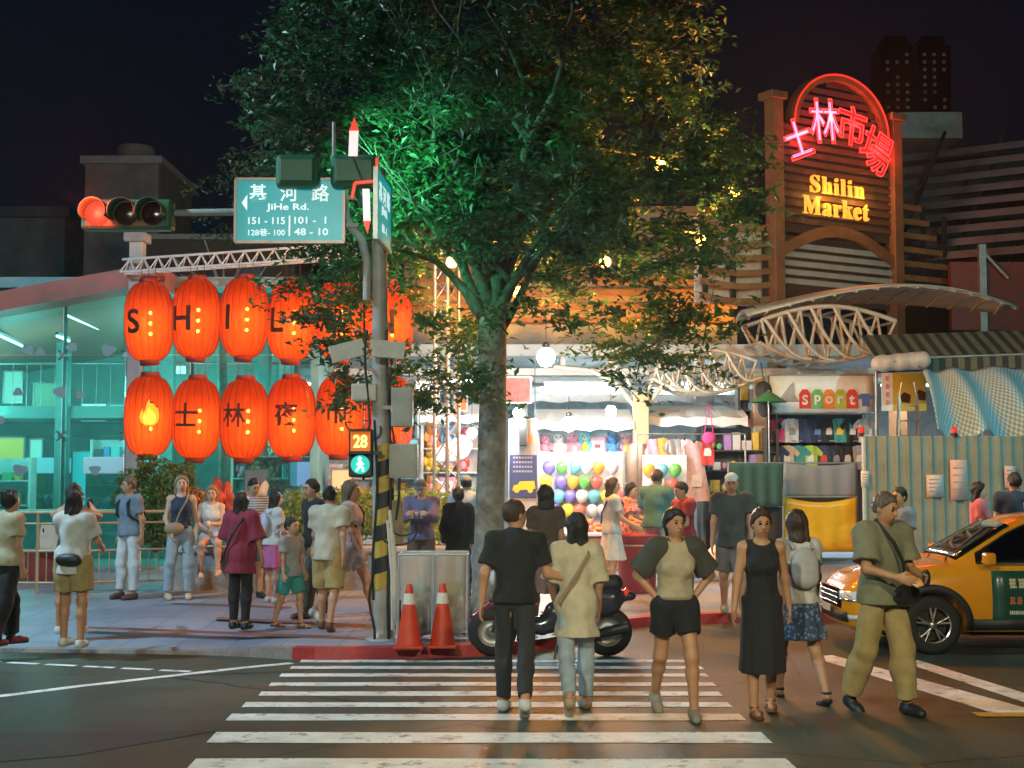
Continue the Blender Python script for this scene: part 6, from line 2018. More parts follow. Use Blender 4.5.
for k in range(4):
    for j in range(7): mb.box((-9.5 + j * 2.75) * s_, (-9.5 + j * 2.75 + 1.9) * s_, -.035, -.031, z1 - (3.5 + k * 4.4) * s_, z1 - (1.6 + k * 4.4) * s_)
mb.build('notice_print', mat('print_pale', (.30, .33, .45), rough=.6), pl2_)
mb = MB(); mb.box(-hw_ * .9, hw_ * .9, -.02, -.004, at(0, 540, 23.5).z - KT, z0 - .08); mb.build('lower_plate', mat('plate_pale', (.45, .46, .48), rough=.5), pl2_)
mb = MB(); mb.bbox(-.07, .07, -.2, -.05, z1 + .15, zt_ + .25, .02); mb.build('black_pipe', dark_met, pl2_)
mb = MB(); mb.box(.06, .16, -.02, -.004, z1 + .2, z1 + .35); mb.build('orange_sticker', mat('sticker_orange', (.65, .22, .04)), pl2_)

# white stall awnings under the hall roof
aw_m = mat('awning_white', (.74, .78, .80), rough=.6, var=.06)
for (px0, px1, py, d, dz, lab) in ((536, 634, 431, 26.3, .34, 'white stall awning over the balloon board'), (644, 748, 427, 26.7, .34, 'white stall awning over the thin rail of clothes'), (420, 484, 424, 26.0, .3, 'white stall awning over the narrow toy shelf by the trunk'), (500, 752, 403, 29.2, .3, 'long pale awning deep in the hall behind the stalls'), (240, 414, 424, 27.2, .3, 'white stall awning over the long toy shelf behind the hedge')):
    a, c = at(px0, py, d), at(px1, py, d); W_ = (c.x - a.x) / 2
    o = thing('stall_awning', lab, 'awning', ((a.x + c.x) / 2, d, a.z))
    n_ = int(W_ * 8) + 4
    mb = MB(); mb.sheet([[(-W_ + 2 * W_ * i / n_, 1.0, dz + .12) for i in range(n_ + 1)], [(-W_ + 2 * W_ * i / n_, .0, dz * .55 + .02 * math.sin(i * 2.2)) for i in range(n_ + 1)], [(-W_ + 2 * W_ * i / n_, -.03, .03 * math.sin(i * 1.9) + .02) for i in range(n_ + 1)]], False, .008); mb.build('cloth', aw_m, o)
    mb = MB(); mb.tube([(-W_, .02, dz * .55), (W_, .02, dz * .55)], .016, 6)
    for x in (-W_, W_): mb.tube([(x, .02, dz * .55), (x, 1.0, dz + .1), (x, 1.0, 4.25 - a.z)], .014, 6)
    mb.build('frame', steel, o)
# ================================================================== lamps in the market
lamp_e = emat('lamp_white', (.92, 1, .98), 60)
def bulb_lamp(label, px, py, d, rr, pw, drop=.5, col=(.88, 1, .98), shade=True, light_off=(0, -.15, -.12)):
    c = at(px, py, d)
    o = thing('hanging_lamp', label, 'hanging lamp', c)
    mb = MB(); mb.ell((0, 0, 0), (rr, rr, rr * 1.1), 14, 9); mb.build('bulb', lamp_e, o)
    mb = MB(); mb.lathe([(rr * .45, rr * .95), (rr * .4, rr * 1.5), (.02, rr * 1.7)], n=12); mb.build('socket', dark_met, o)
    mb = MB(); mb.tube([(0, 0, rr * 2), (0, 0, max(drop, 4.255 - c.z - .0) if d > 27.9 else drop)], .008, 5); mb.build('cord', black_pl, o)
    light('lamp', 'POINT', (0, 0, 0), pw, col, rr * 1.3, parent=o).location = light_off
    return o
bulb_lamp('brilliant white lamp hanging under the crown to the right of the trunk', 546, 357, 24.0, .16, 300, .9)
bulb_lamp('white lamp on the top corner of the notice pillar', 518, 413, 23.2, .085, 70, .3)
bulb_lamp('white lamp half hidden behind the tree trunk', 472, 433, 23.6, .085, 200, .5)
bulb_lamp('large dazzling white lamp above the balloon board', 569, 424, 24.6, .13, 85, .5, light_off=(0, -.5, -.1))
bulb_lamp('round white lamp between the balloon board and the timber post', 611, 411, 25.6, .10, 120, .4)
for k, (px, d) in enumerate(((455, 29), (575, 30), (690, 30), (800, 30.5), (905, 30.5), (330, 30))):
    o = thing('tube_light', 'white tube light on the hall ceiling, %s from the left' % ('second', 'third', 'fourth', 'fifth', 'last', 'first')[k], 'tube light', (at(px, 0, d).x, d, 3.82), 0, 'tube lights on the hall ceiling')
    mb = MB(); mb.tube([(-.7, 0, 0), (.7, 0, 0)], .025, 8); mb.build('tube', emat('hall_tube', (.85, 1, 1), 14), o)
    mb = MB(); mb.bbox(-.75, .75, -.05, .05, .03, .08, .01); mb.build('fixture', white_paint, o)
    light('hall_light', 'AREA', (0, 0, 0), (260, 330, 300, 200, 160, 260)[k], (.84, 1, .98), (1.4, .3), parent=o).location = (0, 0, -.05)
# ================================================================== plush toys and goods on the stalls
toyc = dict(white=(.78, .76, .74), pink=(.78, .32, .42), red=(.68, .06, .05), yellow=(.82, .58, .06), blue=(.10, .32, .66), cyan=(.16, .58, .68), brown=(.36, .18, .08), green=(.16, .50, .16), orange=(.78, .28, .04), lilac=(.48, .34, .66), black=(.03, .03, .035))
toym = {k: mat('plush_' + k, v, rough=.9, var=.1, scale=20, sheen=.3) for k, v in toyc.items()}
TOY = {}
def toy_mesh(kind, c1, c2):
    key = (kind, c1, c2)
    if key in TOY: return TOY[key]
    mb = MB()
    if kind in ('bear', 'rabbit', 'cat'):
        mb.ell((0, 0, .13), (.10, .085, .12), 12, 8); mb.ell((0, -.015, .30), (.095, .085, .085), 12, 8)
        for s_ in (-1, 1):
            if kind == 'bear': mb.ell((s_ * .068, 0, .375), (.032, .02, .032), 8, 6)
            elif kind == 'rabbit': mb.ell((s_ * .04, 0, .44), (.024, .018, .085), 8, 6)
            else: mb.lathe([(.035, .355), (.0, .42)], c=(s_ * .058, 0, 0), n=8)
            mb.ell((s_ * .105, -.03, .17), (.04, .035, .075), 8, 6); mb.ell((s_ * .07, -.09, .045), (.045, .07, .042), 8, 6)
        mb.m = 1; mb.ell((0, -.085, .28), (.042, .03, .032), 8, 6); mb.ell((0, -.062, .13), (.065, .04, .08), 8, 6)
        mb.m = 2
        for s_ in (-1, 1): mb.ell((s_ * .035, -.092, .32), (.011, .008, .013), 6, 5)
        mb.ell((0, -.115, .288), (.012, .008, .009), 6, 5)
    elif kind == 'chick':
        mb.ell((0, 0, .13), (.13, .12, .13), 12, 8); mb.ell((0, -.02, .29), (.09, .085, .085), 12, 8)
        mb.m = 1; mb.lathe([(.028, 0), (0, -.05)], c=(0, -.10, .285), n=8, axis='y'); mb.ell((-.125, -.01, .14), (.025, .06, .07), 8, 6); mb.ell((.125, -.01, .14), (.025, .06, .07), 8, 6)
        mb.m = 2
        for s_ in (-1, 1): mb.ell((s_ * .035, -.098, .315), (.011, .008, .013), 6, 5)
    elif kind == 'ball':
        mb.ell((0, 0, .13), .13, 16, 10); mb.m = 1
        mb.lathe([(.131 * math.cos(t), .13 + .131 * math.sin(t)) for t in (-.25, -.1, .1, .25)], n=16, cap=False)
    else:  # box
        mb.bbox(-.13, .13, -.09, .09, 0, .30, .015); mb.m = 1; mb.box(-.105, .105, -.093, -.091, .06, .24); mb.m = 2; mb.box(-.05, .05, -.096, -.0935, .12, .18)
    o = mb.build('plush_toy', [toym[c1], toym[c2], toym['black'] if kind != 'box' else toym['red']])
    TOY[key] = [o, False]
    return TOY[key]
ORD = ('first', 'second', 'third', 'fourth', 'fifth', 'sixth', 'seventh', 'eighth', 'ninth', 'tenth', 'eleventh', 'twelfth', 'thirteenth', 'fourteenth', 'fifteenth', 'sixteenth', 'seventeenth', 'eighteenth')
kinds = ('bear', 'rabbit', 'bear', 'cat', 'chick', 'bear', 'ball', 'box')
qt = random.Random(21)
def put_toy(kind, c1, c2, loc, s_, label, group):
    rec = toy_mesh(kind, c1, c2)
    o = rec[0]
    if rec[1]: o = o.copy(); COL.objects.link(o)
    rec[1] = True
    o.location = loc; o.scale = (s_,) * 3; o.rotation_euler.z = R(qt.uniform(-25, 25))
    o.name = {'ball': 'toy_ball', 'box': 'toy_box'}.get(kind, 'plush_toy')
    return tag(o, label, {'ball': 'toy ball', 'box': 'toy box'}.get(kind, 'plush toy'), group)
def toy_rows(x0, x1, y, zs, step, s0, where, group, pal):
    for k, z in enumerate(zs):
        x = x0 + step * .5; n = 0
        while x < x1 - step * .3:
            kd = qt.choice(kinds); c1 = qt.choice(pal); c2 = qt.choice(('white', 'pink', 'yellow', c1))
            put_toy(kd, c1, c2, (x, y + .18 + qt.uniform(-.03, .03), z), s0 * qt.uniform(.85, 1.15), '%s %s %s from left, %s row, %s' % (c1, {'ball': 'toy ball', 'box': 'toy box', 'cat': 'plush cat', 'bear': 'plush bear', 'rabbit': 'plush rabbit', 'chick': 'plush chick'}[kd], ORD[min(n, 17)], ('lowest', 'second lowest', 'third lowest', 'fourth lowest', 'fifth lowest')[k], where), group)
            x += step * qt.uniform(.92, 1.12); n += 1
allc = ('white', 'pink', 'white', 'red', 'yellow', 'blue', 'cyan', 'brown', 'white', 'pink', 'orange', 'lilac')
# left shelves behind the hedge and lanterns
def zpx(py, d): return at(512, py, d).z
d = 27.6
xa, xb = at(238, 0, d).x, at(418, 0, d).x
zs = [zpx(500, d), zpx(478, d), zpx(456, d), zpx(432, d)]
shelf_unit('long white toy shelf behind the hedge below the lanterns', xa, xb, d, zs, 1, fill=False, bot=KT)
toy_rows(xa + .05, xb - .05, d, zs, .30, .98, 'toy shelf behind the hedge', 'toys on the shelf behind the hedge', allc)
d = 26.4
xa, xb = at(424, 0, d).x, at(482, 0, d).x
zs = [zpx(545, d), zpx(520, d), zpx(496, d), zpx(472, d), zpx(448, d)]
shelf_unit('narrow toy shelf seen just left of the tree trunk', xa, xb, d, zs, 2, fill=False, bot=KT)
toy_rows(xa + .03, xb - .03, d, zs, .30, 1.15, 'shelf left of the trunk', 'toys on the shelf left of the trunk', ('red', 'yellow', 'cyan', 'white', 'orange', 'blue', 'pink'))
d = 26.9
xa, xb = at(538, 0, d).x, at(636, 0, d).x
z_ = zpx(455, d)
shelf_unit('toy shelf over the balloon board', xa, xb, d, [z_], 5, fill=False, bot=zpx(462, d))
toy_rows(xa, xb, d, [z_], .27, 1.05, 'shelf over the balloon board', 'toys on the shelf over the balloons', ('white', 'white', 'brown', 'blue', 'white', 'pink', 'cyan'))
d = 25.2
# white bundle by the lamp left of the trunk
o = thing('cloth_bundle', 'big white wrapped bundle hanging under the lamp left of the trunk', 'bundle', at(452, 452, 25.4))
Fd = Field(k=.08, noise=.012, nfreq=18); Fd.el((0, 0, 0), (.30, .2, .2)); Fd.el((.18, 0, .14), (.2, .15, .18)); Fd.el((-.2, 0, -.08), (.16, .14, .14)); v, q = Fd.mesh(.02); np_obj('bag', v, q, [mat('white_wrap', (.72, .72, .72), rough=.5, bump=.3)], o)
mb = MB(); mb.tube([(.1, 0, .25), (.1, 0, 4.25 - at(452, 452, 25.4).z)], .008, 5); mb.build('cord', black_pl, o)
# upper shop signs in the left part of the hall
sgw = mat('sign_face_white', (.7, .7, .7), rough=.4, emit=(.8, .95, 1), es=.7, var=0)
o, w_, h_ = panel_thing('shop_sign', 'white lit shop sign with a dark character above the toy shelf', 'shop sign', 416, 381, 438, 412, 26.0, sgw)
mb = MB(); text(mb, '地', (0, -.012, h_ * .52), h=h_ * .62, off=.02); mb.build('lettering', ink, o)
panel_thing('shop_sign', 'small red orange lit sign beside the steel mast', 'shop sign', 455, 397, 466, 410, 26.0, emat('sign_orange', (1, .16, .03), 1.0))
panel_thing('shop_sign', 'red poster sign hanging over the notice pillar', 'shop sign', 505, 378, 530, 402, 26.2, mat('poster_red', (.5, .08, .06), rough=.5, var=.4, scale=8))
for k, (px0, py0, px1, py1, c, e) in enumerate(((245, 470, 268, 500, (.9, .25, .3), .5), (290, 462, 316, 486, (.3, .6, 1), .5), (332, 470, 352, 492, (1, .7, .3), .6), (268, 430, 290, 446, (.95, .85, .5), .8), (392, 440, 418, 470, (.3, .8, 1), .7), (428, 420, 440, 470, (.15, .65, .95), .6))):
    panel_thing('arcade_screen', ('pink lit game screen behind the hedge, nearest the pale rock', 'blue lit game screen behind the hedge in the middle', 'amber lit game screen behind the hedge next to the pole', 'cream lit panel between two lanterns above the toy shelf', 'cyan lit panel right of the signal pole', 'tall cyan lit panel beside the steel mast')[k], 'game screen', px0, py0, px1, py1, 26.6 + .05 * k, emat('screen%d' % k, c, e), None)

# ================================================================== balloon board
bdD = 25.6
xa, xb = at(536, 0, bdD).x, at(622, 0, bdD).x
o = thing('balloon_board', 'white dart board of coloured balloons behind the stall counter', 'balloon board', ((xa + xb) / 2, bdD, zpx(532, bdD)))
hb = zpx(452, bdD) - zpx(532, bdD); W_ = (xb - xa) / 2
mb = MB(); mb.box(-W_, W_, .1, .14, 0, hb); mb.build('board', mat('board_white', (.75, .76, .76), rough=.6), o)
mb = MB()
for x in (-W_, -.1, W_): mb.box(x - .02, x + .02, .06, .098, -1.0, hb + .1)
mb.build('upright', steel, o)
balm = {k: mat('balloon_' + k, tuple(c * 1.0 for c in v), rough=.22, var=.03, spec=.6) for k, v in dict(purple=(.22, .17, .62), green=(.16, .55, .12), sky_blue=(.18, .55, .74), white=(.72, .74, .76), orange=(.80, .38, .05), yellow=(.80, .70, .06), red=(.74, .16, .13), pale_pink=(.74, .60, .68)).items()}
BAL = {}
rowsb = [[(549, 'purple'), (562, 'green'), (575, 'sky_blue'), (587, 'white'), (598.5, 'orange'), (612, 'pale_pink')],
         [(546, 'yellow'), (561, 'purple'), (573, 'orange'), (584.5, 'green'), (596.5, 'red'), (611, 'white')],
         [(545.5, 'purple'), (558.5, 'sky_blue'), (570, 'purple'), (582, 'white'), (594, 'sky_blue'), (606, 'yellow'), (618, 'red')],
         [(544.5, 'yellow'), (556, 'purple'), (568, 'yellow'), (579.5, 'red'), (592.5, 'white'), (603, 'pale_pink')]]
ry_ = [468, 482.5, 497, 511]
right_b = [[(649, 471, 'orange'), (662, 471, 'sky_blue'), (675, 471, 'green')], [(672, 485, 'red'), (660, 485, 'white'), (648, 486, 'pale_pink')]]
def balloon(px, py, c, label, group, d=bdD - .05):
    if c not in BAL:
        mb = MB(); mb.lathe([(.0, -.155), (.018, -.150), (.010, -.138), (.03, -.125), (.075, -.085), (.108, -.03), (.12, .03), (.112, .075), (.08, .115), (.035, .135), (0, .138)], n=18, cap=False)
        o = mb.build('balloon', balm[c]); BAL[c] = o
    else:
        o = BAL[c].copy(); COL.objects.link(o)
    o.location = at(px, py, d); o.rotation_euler = (R(qt.uniform(-12, 12)), R(qt.uniform(-12, 12)), 0)
    s_ = qt.uniform(.93, 1.05); o.scale = (s_, s_ * .9, s_)
    return tag(o, label, 'balloon', group)
for k, rw_ in enumerate(rowsb):
    for n, (px, c) in enumerate(rw_):
        balloon(px, ry_[k], c, '%s balloon, %s from the left in the %s row of the board' % (c.replace('_', ' '), ORD[n], ('top', 'second', 'third', 'bottom')[k]), 'balloons on the white board')
o = thing('balloon_board', 'small white balloon board right of the timber post', 'balloon board', (at(662, 0, bdD + .1).x, bdD + .1, zpx(500, bdD))); mb = MB(); mb.box(-.42, .42, .1, .14, 0, .85); mb.build('board', mat('board_white'), o); mb = MB(); mb.box(-.40, -.36, .141, .18, -1.2, .8); mb.box(.36, .40, .141, .18, -1.2, .8); mb.build('upright', steel, o)
for k, rw_ in enumerate(right_b):
    for n, (px, py, c) in enumerate(rw_):
        balloon(px, py, c, '%s balloon in the %s row of the small board right of the timber post' % (c.replace('_', ' '), ('upper', 'lower')[k]), 'balloons on the small board')
# counter of the balloon stall, with prizes
o = thing('stall_counter', 'long stall counter with a reddish brown front below the balloons', 'counter', (at(568, 0, 24.3).x, 24.3, KT))
zc_ = zpx(533, 24.3) - KT; W_ = 64 * 24.3 / F
mb = MB(); mb.bbox(-W_, W_, 0, .7, 0, zc_ - .06, .015); mb.build('front', mat('counter_red', (.36, .14, .09), rough=.6, var=.15), o)
mb = MB(); mb.bbox(-W_ - .05, W_ + .05, -.06, .74, zc_ - .057, zc_, .01); mb.build('top', mat('counter_pale', (.6, .6, .58), rough=.4), o)
toy_rows(at(510, 0, 24.5).x, at(560, 0, 24.5).x, 24.4, [KT + zc_], .16, .5, 'counter left of the couple', 'prizes on the stall counter', allc)
toy_rows(at(575, 0, 24.5).x, at(625, 0, 24.5).x, 24.4, [KT + zc_], .16, .55, 'counter right end', 'prizes on the stall counter', allc)
# red stool + pinkish tub by the post
for px, lab, c in ((640, 'dark red round bin beside the woman in the white skirt', (.36, .04, .06)), (676, 'pale plastic bag heap beside the dark green cloth', None)):
    if c:
        p = gnd(px, 595, KT); o = thing('bin', lab, 'bin', (p.x, p.y + .4, KT)); mb = MB(); mb.lathe([(.24, 0), (.27, .05), (.30, .8), (.32, .82), (.32, .86), (.27, .86), (.25, .2), (0, .2)], n=20); mb.build('body', mat('bin_red', c, rough=.4), o)
        mb = MB(); mb.tube([(.3 * math.cos(t), .3 * math.sin(t), .70) for t in np.linspace(0, 2 * PI, 20)], .016, 6); mb.build('hoop', steel, o)
    else:
        p = gnd(702, 585, KT); o = thing('bag_heap', lab, 'bag', (p.x, p.y + .6, KT))
        for q_ in range(3):
            Fd = Field(k=.1, noise=.014, nfreq=16, seed=q_); Fd.el((q_ * .3 - .3, .1 * q_, .22 + .08 * (q_ == 1)), (.25, .2, .25)); Fd.el((q_ * .3 - .28, .1 * q_, .48), (.08, .07, .1)); v, q = Fd.mesh(.025); np_obj('bag', v, q, [mat('bag_white', (.66, .66, .68), rough=.35, bump=.3)], o)

# ================================================================== hanging clothes
def shirt_mesh(c1, c2, kind):
    mb = MB()
    if kind == 'vest': pl_o = [(-.16, .0), (-.17, .35), (-.12, .45), (-.13, .62), (-.08, .64), (0, .52), (.08, .64), (.13, .62), (.12, .45), (.17, .35), (.16, 0)]
    elif kind == 'shorts': pl_o = [(-.20, .02), (-.16, .42), (.16, .42), (.20, .02), (.04, .0), (0, .2), (-.04, 0)]
    elif kind == 'dress': pl_o = [(-.26, 0), (-.13, .62), (-.22, .72), (-.17, .86), (-.06, .92), (0, .87), (.06, .92), (.17, .86), (.22, .72), (.13, .62), (.26, 0)]
    else: pl_o = [(-.20, 0), (-.20, .42), (-.31, .36), (-.37, .46), (-.20, .64), (-.07, .68), (0, .64), (.07, .68), (.20, .64), (.37, .46), (.31, .36), (.20, .42), (.20, 0)]
    bm = bmesh.new(); f = bm.faces.new([bm.verts.new((x, 0, z)) for x, z in pl_o]); bmesh.ops.triangulate(bm, faces=[f])
    for _ in range(4):
        es = [e for e in bm.edges if e.calc_length() > .09]
        if not es: break
        bmesh.ops.subdivide_edges(bm, edges=es, cuts=1); bmesh.ops.triangulate(bm, faces=[f for f in bm.faces if len(f.verts) > 3])
    bm.verts.index_update()
    def fold(co, s_): 
        e = max(0, 1 - (abs(co.x) / .34) ** 2); return (co.x, s_ * .028 * e + .018 * math.sin(co.x * 26 + co.z * 5) * (1 - co.z * .6), co.z)
    for s_ in (-1, 1):
        mb.add([fold(v.co, s_) for v in bm.verts], [[v.index for v in (f.verts if s_ < 0 else reversed(f.verts))] for f in bm.faces], True)
    bm.free()
    if c2:
        mb.m = 1
        mb.prism([(-.09, .22), (.09, .22), (.1, .34), (.05, .42), (-.07, .40)] if kind != 'shorts' else [(-.15, .37), (.15, .37), (.15, .41), (-.15, .41)], -.052, -.044)
    o = mb.build('hanging_shirt', [clothmat('h_' + c1, toyc2[c1]), clothmat('h_' + (c2 or c1), toyc2[c2 or c1])])
    hm = MB(); top_ = {'vest': .62, 'shorts': .42, 'dress': .90}.get(kind, .66)
    hm.tube([(-.14, 0, top_ - .05), (0, 0, top_ + .03), (.14, 0, top_ - .05)], .008, 5); hm.tube([(0, 0, top_ + .03), (0, 0, top_ + .10), (.02, 0, top_ + .13)], .006, 5)
    hm.build('hanger', dark_met, o)
    return o
toyc2 = dict(toyc); toyc2.update(navy=(.03, .05, .13), lime=(.42, .62, .08), grey=(.35, .36, .37), magenta=(.78, .06, .28), teal=(.05, .30, .30), pale_pink=(.70, .52, .55), dark_green=(.03, .10, .06), beige=(.55, .45, .32))
SH = {}
def hang(c1, c2, kind, loc, s_, label, group):
    k = (c1, c2, kind)
    if k not in SH: SH[k] = shirt_mesh(c1, c2, kind); o = SH[k]
    else: o = dup(SH[k])
    o.location = loc; o.scale = (s_, s_, s_); o.rotation_euler.z = R(qt.uniform(-14, 14))
    o.name = {'shorts': 'hanging_shorts', 'dress': 'hanging_dress', 'vest': 'hanging_vest'}.get(kind, 'hanging_shirt')
    return tag(o, label, {'shorts': 'shorts', 'dress': 'dress', 'vest': 'vest'}.get(kind, 'shirt'), group)
sD = 27.4
sx0, sx1 = at(752, 0, sD).x, at(862, 0, sD).x
rack = thing('clothes_rack', 'tall steel rack hung with two rows of sports shirts under the Sport banner', 'clothes rack', ((sx0 + sx1) / 2, sD, KT))
W_ = (sx1 - sx0) / 2
zr1, zr2 = zpx(414, sD) - KT, zpx(441, sD) - KT
mb = MB()
for z in (zr1, zr2): mb.tube([(-W_, 0, z), (W_, 0, z)], .016, 7)
mb.build('rail', steel, rack)
mb = MB()
for x in (-W_, W_): mb.tube([(x, .03, 0), (x, .03, zr1 + .05)], .022, 7)
mb.build('upright', steel, rack)
mb = MB(); mb.box(-W_, W_, .5, .54, .3, zr1 + .1); mb.build('back_panel', mat('rack_back', (.04, .05, .07), rough=.7), rack)
up_row = [('magenta', None, 'tee', 773), ('white', 'grey', 'tee', 786), ('navy', None, 'tee', 799), ('navy', 'blue', 'tee', 811), ('black', 'white', 'tee', 822), ('teal', 'yellow', 'tee', 833), ('black', 'white', 'tee', 845), ('white', 'grey', 'tee', 858), ('black', None, 'tee', 764)]
lo_row = [('navy', 'grey', 'tee', 771), ('beige', 'white', 'tee', 781), ('teal', None, 'tee', 792), ('lime', 'white', 'tee', 804), ('navy', 'red', 'tee', 817), ('black', 'grey', 'tee', 829), ('black', 'white', 'tee', 840), ('grey', 'white', 'tee', 852)]
for nm, row_, zr in (('upper', up_row, zr1), ('lower', lo_row, zr2)):
    for c1, c2, kd, px in row_:
        p = at(px, 0, sD); s_ = .72
        hang(c1, c2, kd, (p.x, sD, KT + zr - .79 * s_ - .01), s_, c1 + ' sports', 'sports shirts on the rack')
sh_ = [o for o in bpy.data.objects if o.get('group') == 'sports shirts on the rack']
for nm in ('upper', 'lower'):
    zt__ = KT + (zr1 if nm == 'upper' else zr2) - .79 * .72 - .01
    L_ = sorted([o for o in sh_ if abs(o.location.z - zt__) < .02], key=lambda o: o.location.x)
    for n, o in enumerate(L_): o['label'] = '%s sports shirt, %s from the left on the %s rail of the rack' % (o['label'].split(' sports')[0], ORD[n], nm)
# clothes and orange suit right of the post
rk2 = thing('clothes_rack', 'thin steel rail of pink and grey clothes right of the timber post', 'clothes rack', (at(690, 0, 26).x, 26, KT))
zz_ = zpx(434, 26) - KT
mb = MB(); mb.tube([(-1.1, 0, zz_), (1.0, 0, zz_)], .014, 7); mb.build('rail', steel, rk2)
mb = MB()
for x in (-1.1, 1.0): mb.tube([(x, .03, 0), (x, .03, zz_)], .02, 7)
mb.build('upright', steel, rk2)
for n, (c1, c2, kd, px, s_, lab) in enumerate((('orange', 'orange', 'dress', 659, .66, 'bright orange suit hanging right of the timber post'), ('grey', None, 'tee', 673, .8, 'grey shirt hanging next to the orange suit'), ('pale_pink', None, 'dress', 682, .9, 'pale pink dress on the rail beside the grey shirt'), ('pale_pink', 'white', 'dress', 691, 1.25, 'long pale dress at the end of the rail by the dark green cloth'), ('pink', None, 'vest', 649, .8, 'pink vest half hidden by the timber post'), ('red', 'white', 'vest', 703, .8, 'small red vest above the pink fan'))):
    p = at(px, 0, 25.95); top_ = {'vest': .75, 'shorts': .55, 'dress': 1.03}.get(kd, .79) * s_
    hang(c1, c2, kd, (p.x, 25.95, KT + zz_ - top_ + .0), s_, lab, 'clothes on the thin rail')
# pink hanging fan/bag
o = thing('hanging_bag', 'hot pink round bag on a long strap above the dark green cloth', 'bag', at(709, 438, 25.7))
mb = MB(); mb.ell((0, 0, 0), (.125, .05, .12), 16, 10); mb.build('body', clothmat('hotpink', (.80, .08, .36)), o); mb = MB(); mb.tube([(-.08, 0, .09), (-.02, 0, .62), (.02, 0, .62), (.08, 0, .09)], .009, 6); mb.build('strap', clothmat('hotpink'), o)
# clutter on a table: baskets, boxes, hats
for k, (px0, px1, py, lab, sd_) in enumerate(((700, 760, 470, 'shelf of bags and boxes behind the dark green cloth', 31), (735, 772, 430, 'shelf of dark and pink goods left of the shirt rack', 37))):
    d = 27.0 + .3 * k
    shelf_unit(lab, at(px0, 0, d).x, at(px1, 0, d).x, d, [zpx(py + 22, d), zpx(py, d), zpx(py - 20, d)], sd_, m=mat('shelf_dark', (.10, .09, .08)), back=mat('shelf_back_dark', (.08, .08, .09)))
# stall cloths
def cloth(name, label, cat, px0, py0, px1, py1, d, m, wav=.05, n=24, thick=.006, sag=0.0):
    a, c = at(px0, py1, d), at(px1, py0, d)
    o = thing(name, label, cat, ((a.x + c.x) / 2, d, a.z)); W_, H_ = (c.x - a.x) / 2, c.z - a.z
    mb = MB(); rows = []
    for j in range(9):
        t = j / 8
        rows.append([(-W_ + 2 * W_ * i / n, wav * math.sin(i * 1.1 + .5 * math.sin(t * 3)) * (.3 + .7 * t) + .1 * wav * math.sin(5.3 * i), H_ * (1 - t) - sag * math.sin(PI * i / n) * (1 - t) ) for i in range(n + 1)])
    mb.sheet(rows, True, thick); mb.build('cloth', m, o)
    mb = MB(); mb.tube([(-W_ - .02, .02, H_), (W_ + .02, .02, H_)], .014, 6); mb.build('top_rail', steel, o)
    for x in (-W_, W_): mb = MB(); mb.tube([(x, .03, KT - a.z), (x, .03, H_)], .016, 6); mb.build('post', steel, o)
    return o
cloth('stall_cloth', 'dark green cloth screen behind the man in the cap', 'cloth screen', 729, 463, 783, 506, 25.2, clothmat('dkgreen', (.025, .085, .075)), .03)
cloth('stall_cloth', 'translucent grey plastic sheet hung below the shirt rack', 'plastic sheet', 785, 463, 857, 497, 25.8, glassmat('grey_sheet', (.62, .66, .70), gloss=.06, haze=.75), .02, sag=.05)
cloth('stall_cloth', 'bright yellow tarpaulin front left of the corrugated fence', 'tarpaulin', 785, 497, 857, 552, 25.6, mat('yellow_tarp', (.72, .48, .02), rough=.35, var=.08, bump=.1), .012, sag=.10)
cloth('stall_cloth', 'black skirt cloth under the dark green screen', 'cloth screen', 716, 507, 782, 560, 25.4, clothmat('blackskirt', (.02, .02, .022)), .03)
# umbrella-like green stall top + hat
o = thing('market_parasol', 'folded green market parasol on a slim pole left of the Sport banner', 'parasol', (at(764, 0, 26.2).x, 26.2, KT))
zp = zpx(398, 26.2) - KT
mb = MB(); mb.tube([(0, 0, 0), (0, 0, zp + .15)], .02, 7); mb.build('pole', steel, o); mb = MB(); mb.lathe([(.36, zp - .08), (.2, zp + .02), (.05, zp + .12), (0, zp + .14)], n=16, cap=False); mb.lathe([(.0, zp + .11), (.19, zp), (.35, zp - .085)], n=16, cap=False); mb.build('canopy_cloth', clothmat('parasol_green', (.04, .22, .06)), o)
o = thing('hanging_bundle', 'dark hanging bundle of bags on the canopy post left of the Sport banner', 'bundle', at(764, 392, 26.6)); Fd = Field(k=.06, noise=.02, nfreq=14); Fd.el((0, 0, 0), (.16, .14, .22)); Fd.el((.02, -.02, -.3), (.14, .12, .2)); v, q = Fd.mesh(.022); np_obj('bag', v, q, [clothmat('bundle_dark', (.05, .045, .035))], o); mb = MB(); mb.tube([(0, 0, .2), (0, .3, .6)], .01, 5); mb.build('cord', black_pl, o)

# ================================================================== banners
bn = mat('banner_white', (.74, .86, .90), rough=.5, var=.05)
SD = 26.6
a, c = at(770, 412, SD), at(873, 376, SD)
ban = thing('shop_banner', 'white shop banner with Sport spelled on coloured shirt tags', 'banner', ((a.x + c.x) / 2, SD, (a.z + c.z) / 2))
W_, H_ = (c.x - a.x) / 2, (c.z - a.z) / 2
mb = MB(); mb.sheet([[(-W_ + 2 * W_ * i / 12, .012 * math.sin(i * 1.3), s_ * H_) for i in range(13)] for s_ in (1, .3, -.4, -1)], True, .01); mb.build('cloth', bn, ban)
mb = MB()
for z in (H_ + .015, -H_ - .015): mb.tube([(-W_, .01, z), (W_ + .05, .01, z)], .02, 6)
mb.build('frame', steel, ban)
u_ = SD / F
def tg(px, py): return ((px - 821.5) * u_, (394 - py) * u_)
tagc = (('S', 804.5, 'red'), ('p', 817, 'green'), ('o', 828.5, 'orange'), ('r', 840, 'lime'), ('t', 851.5, 'red'))
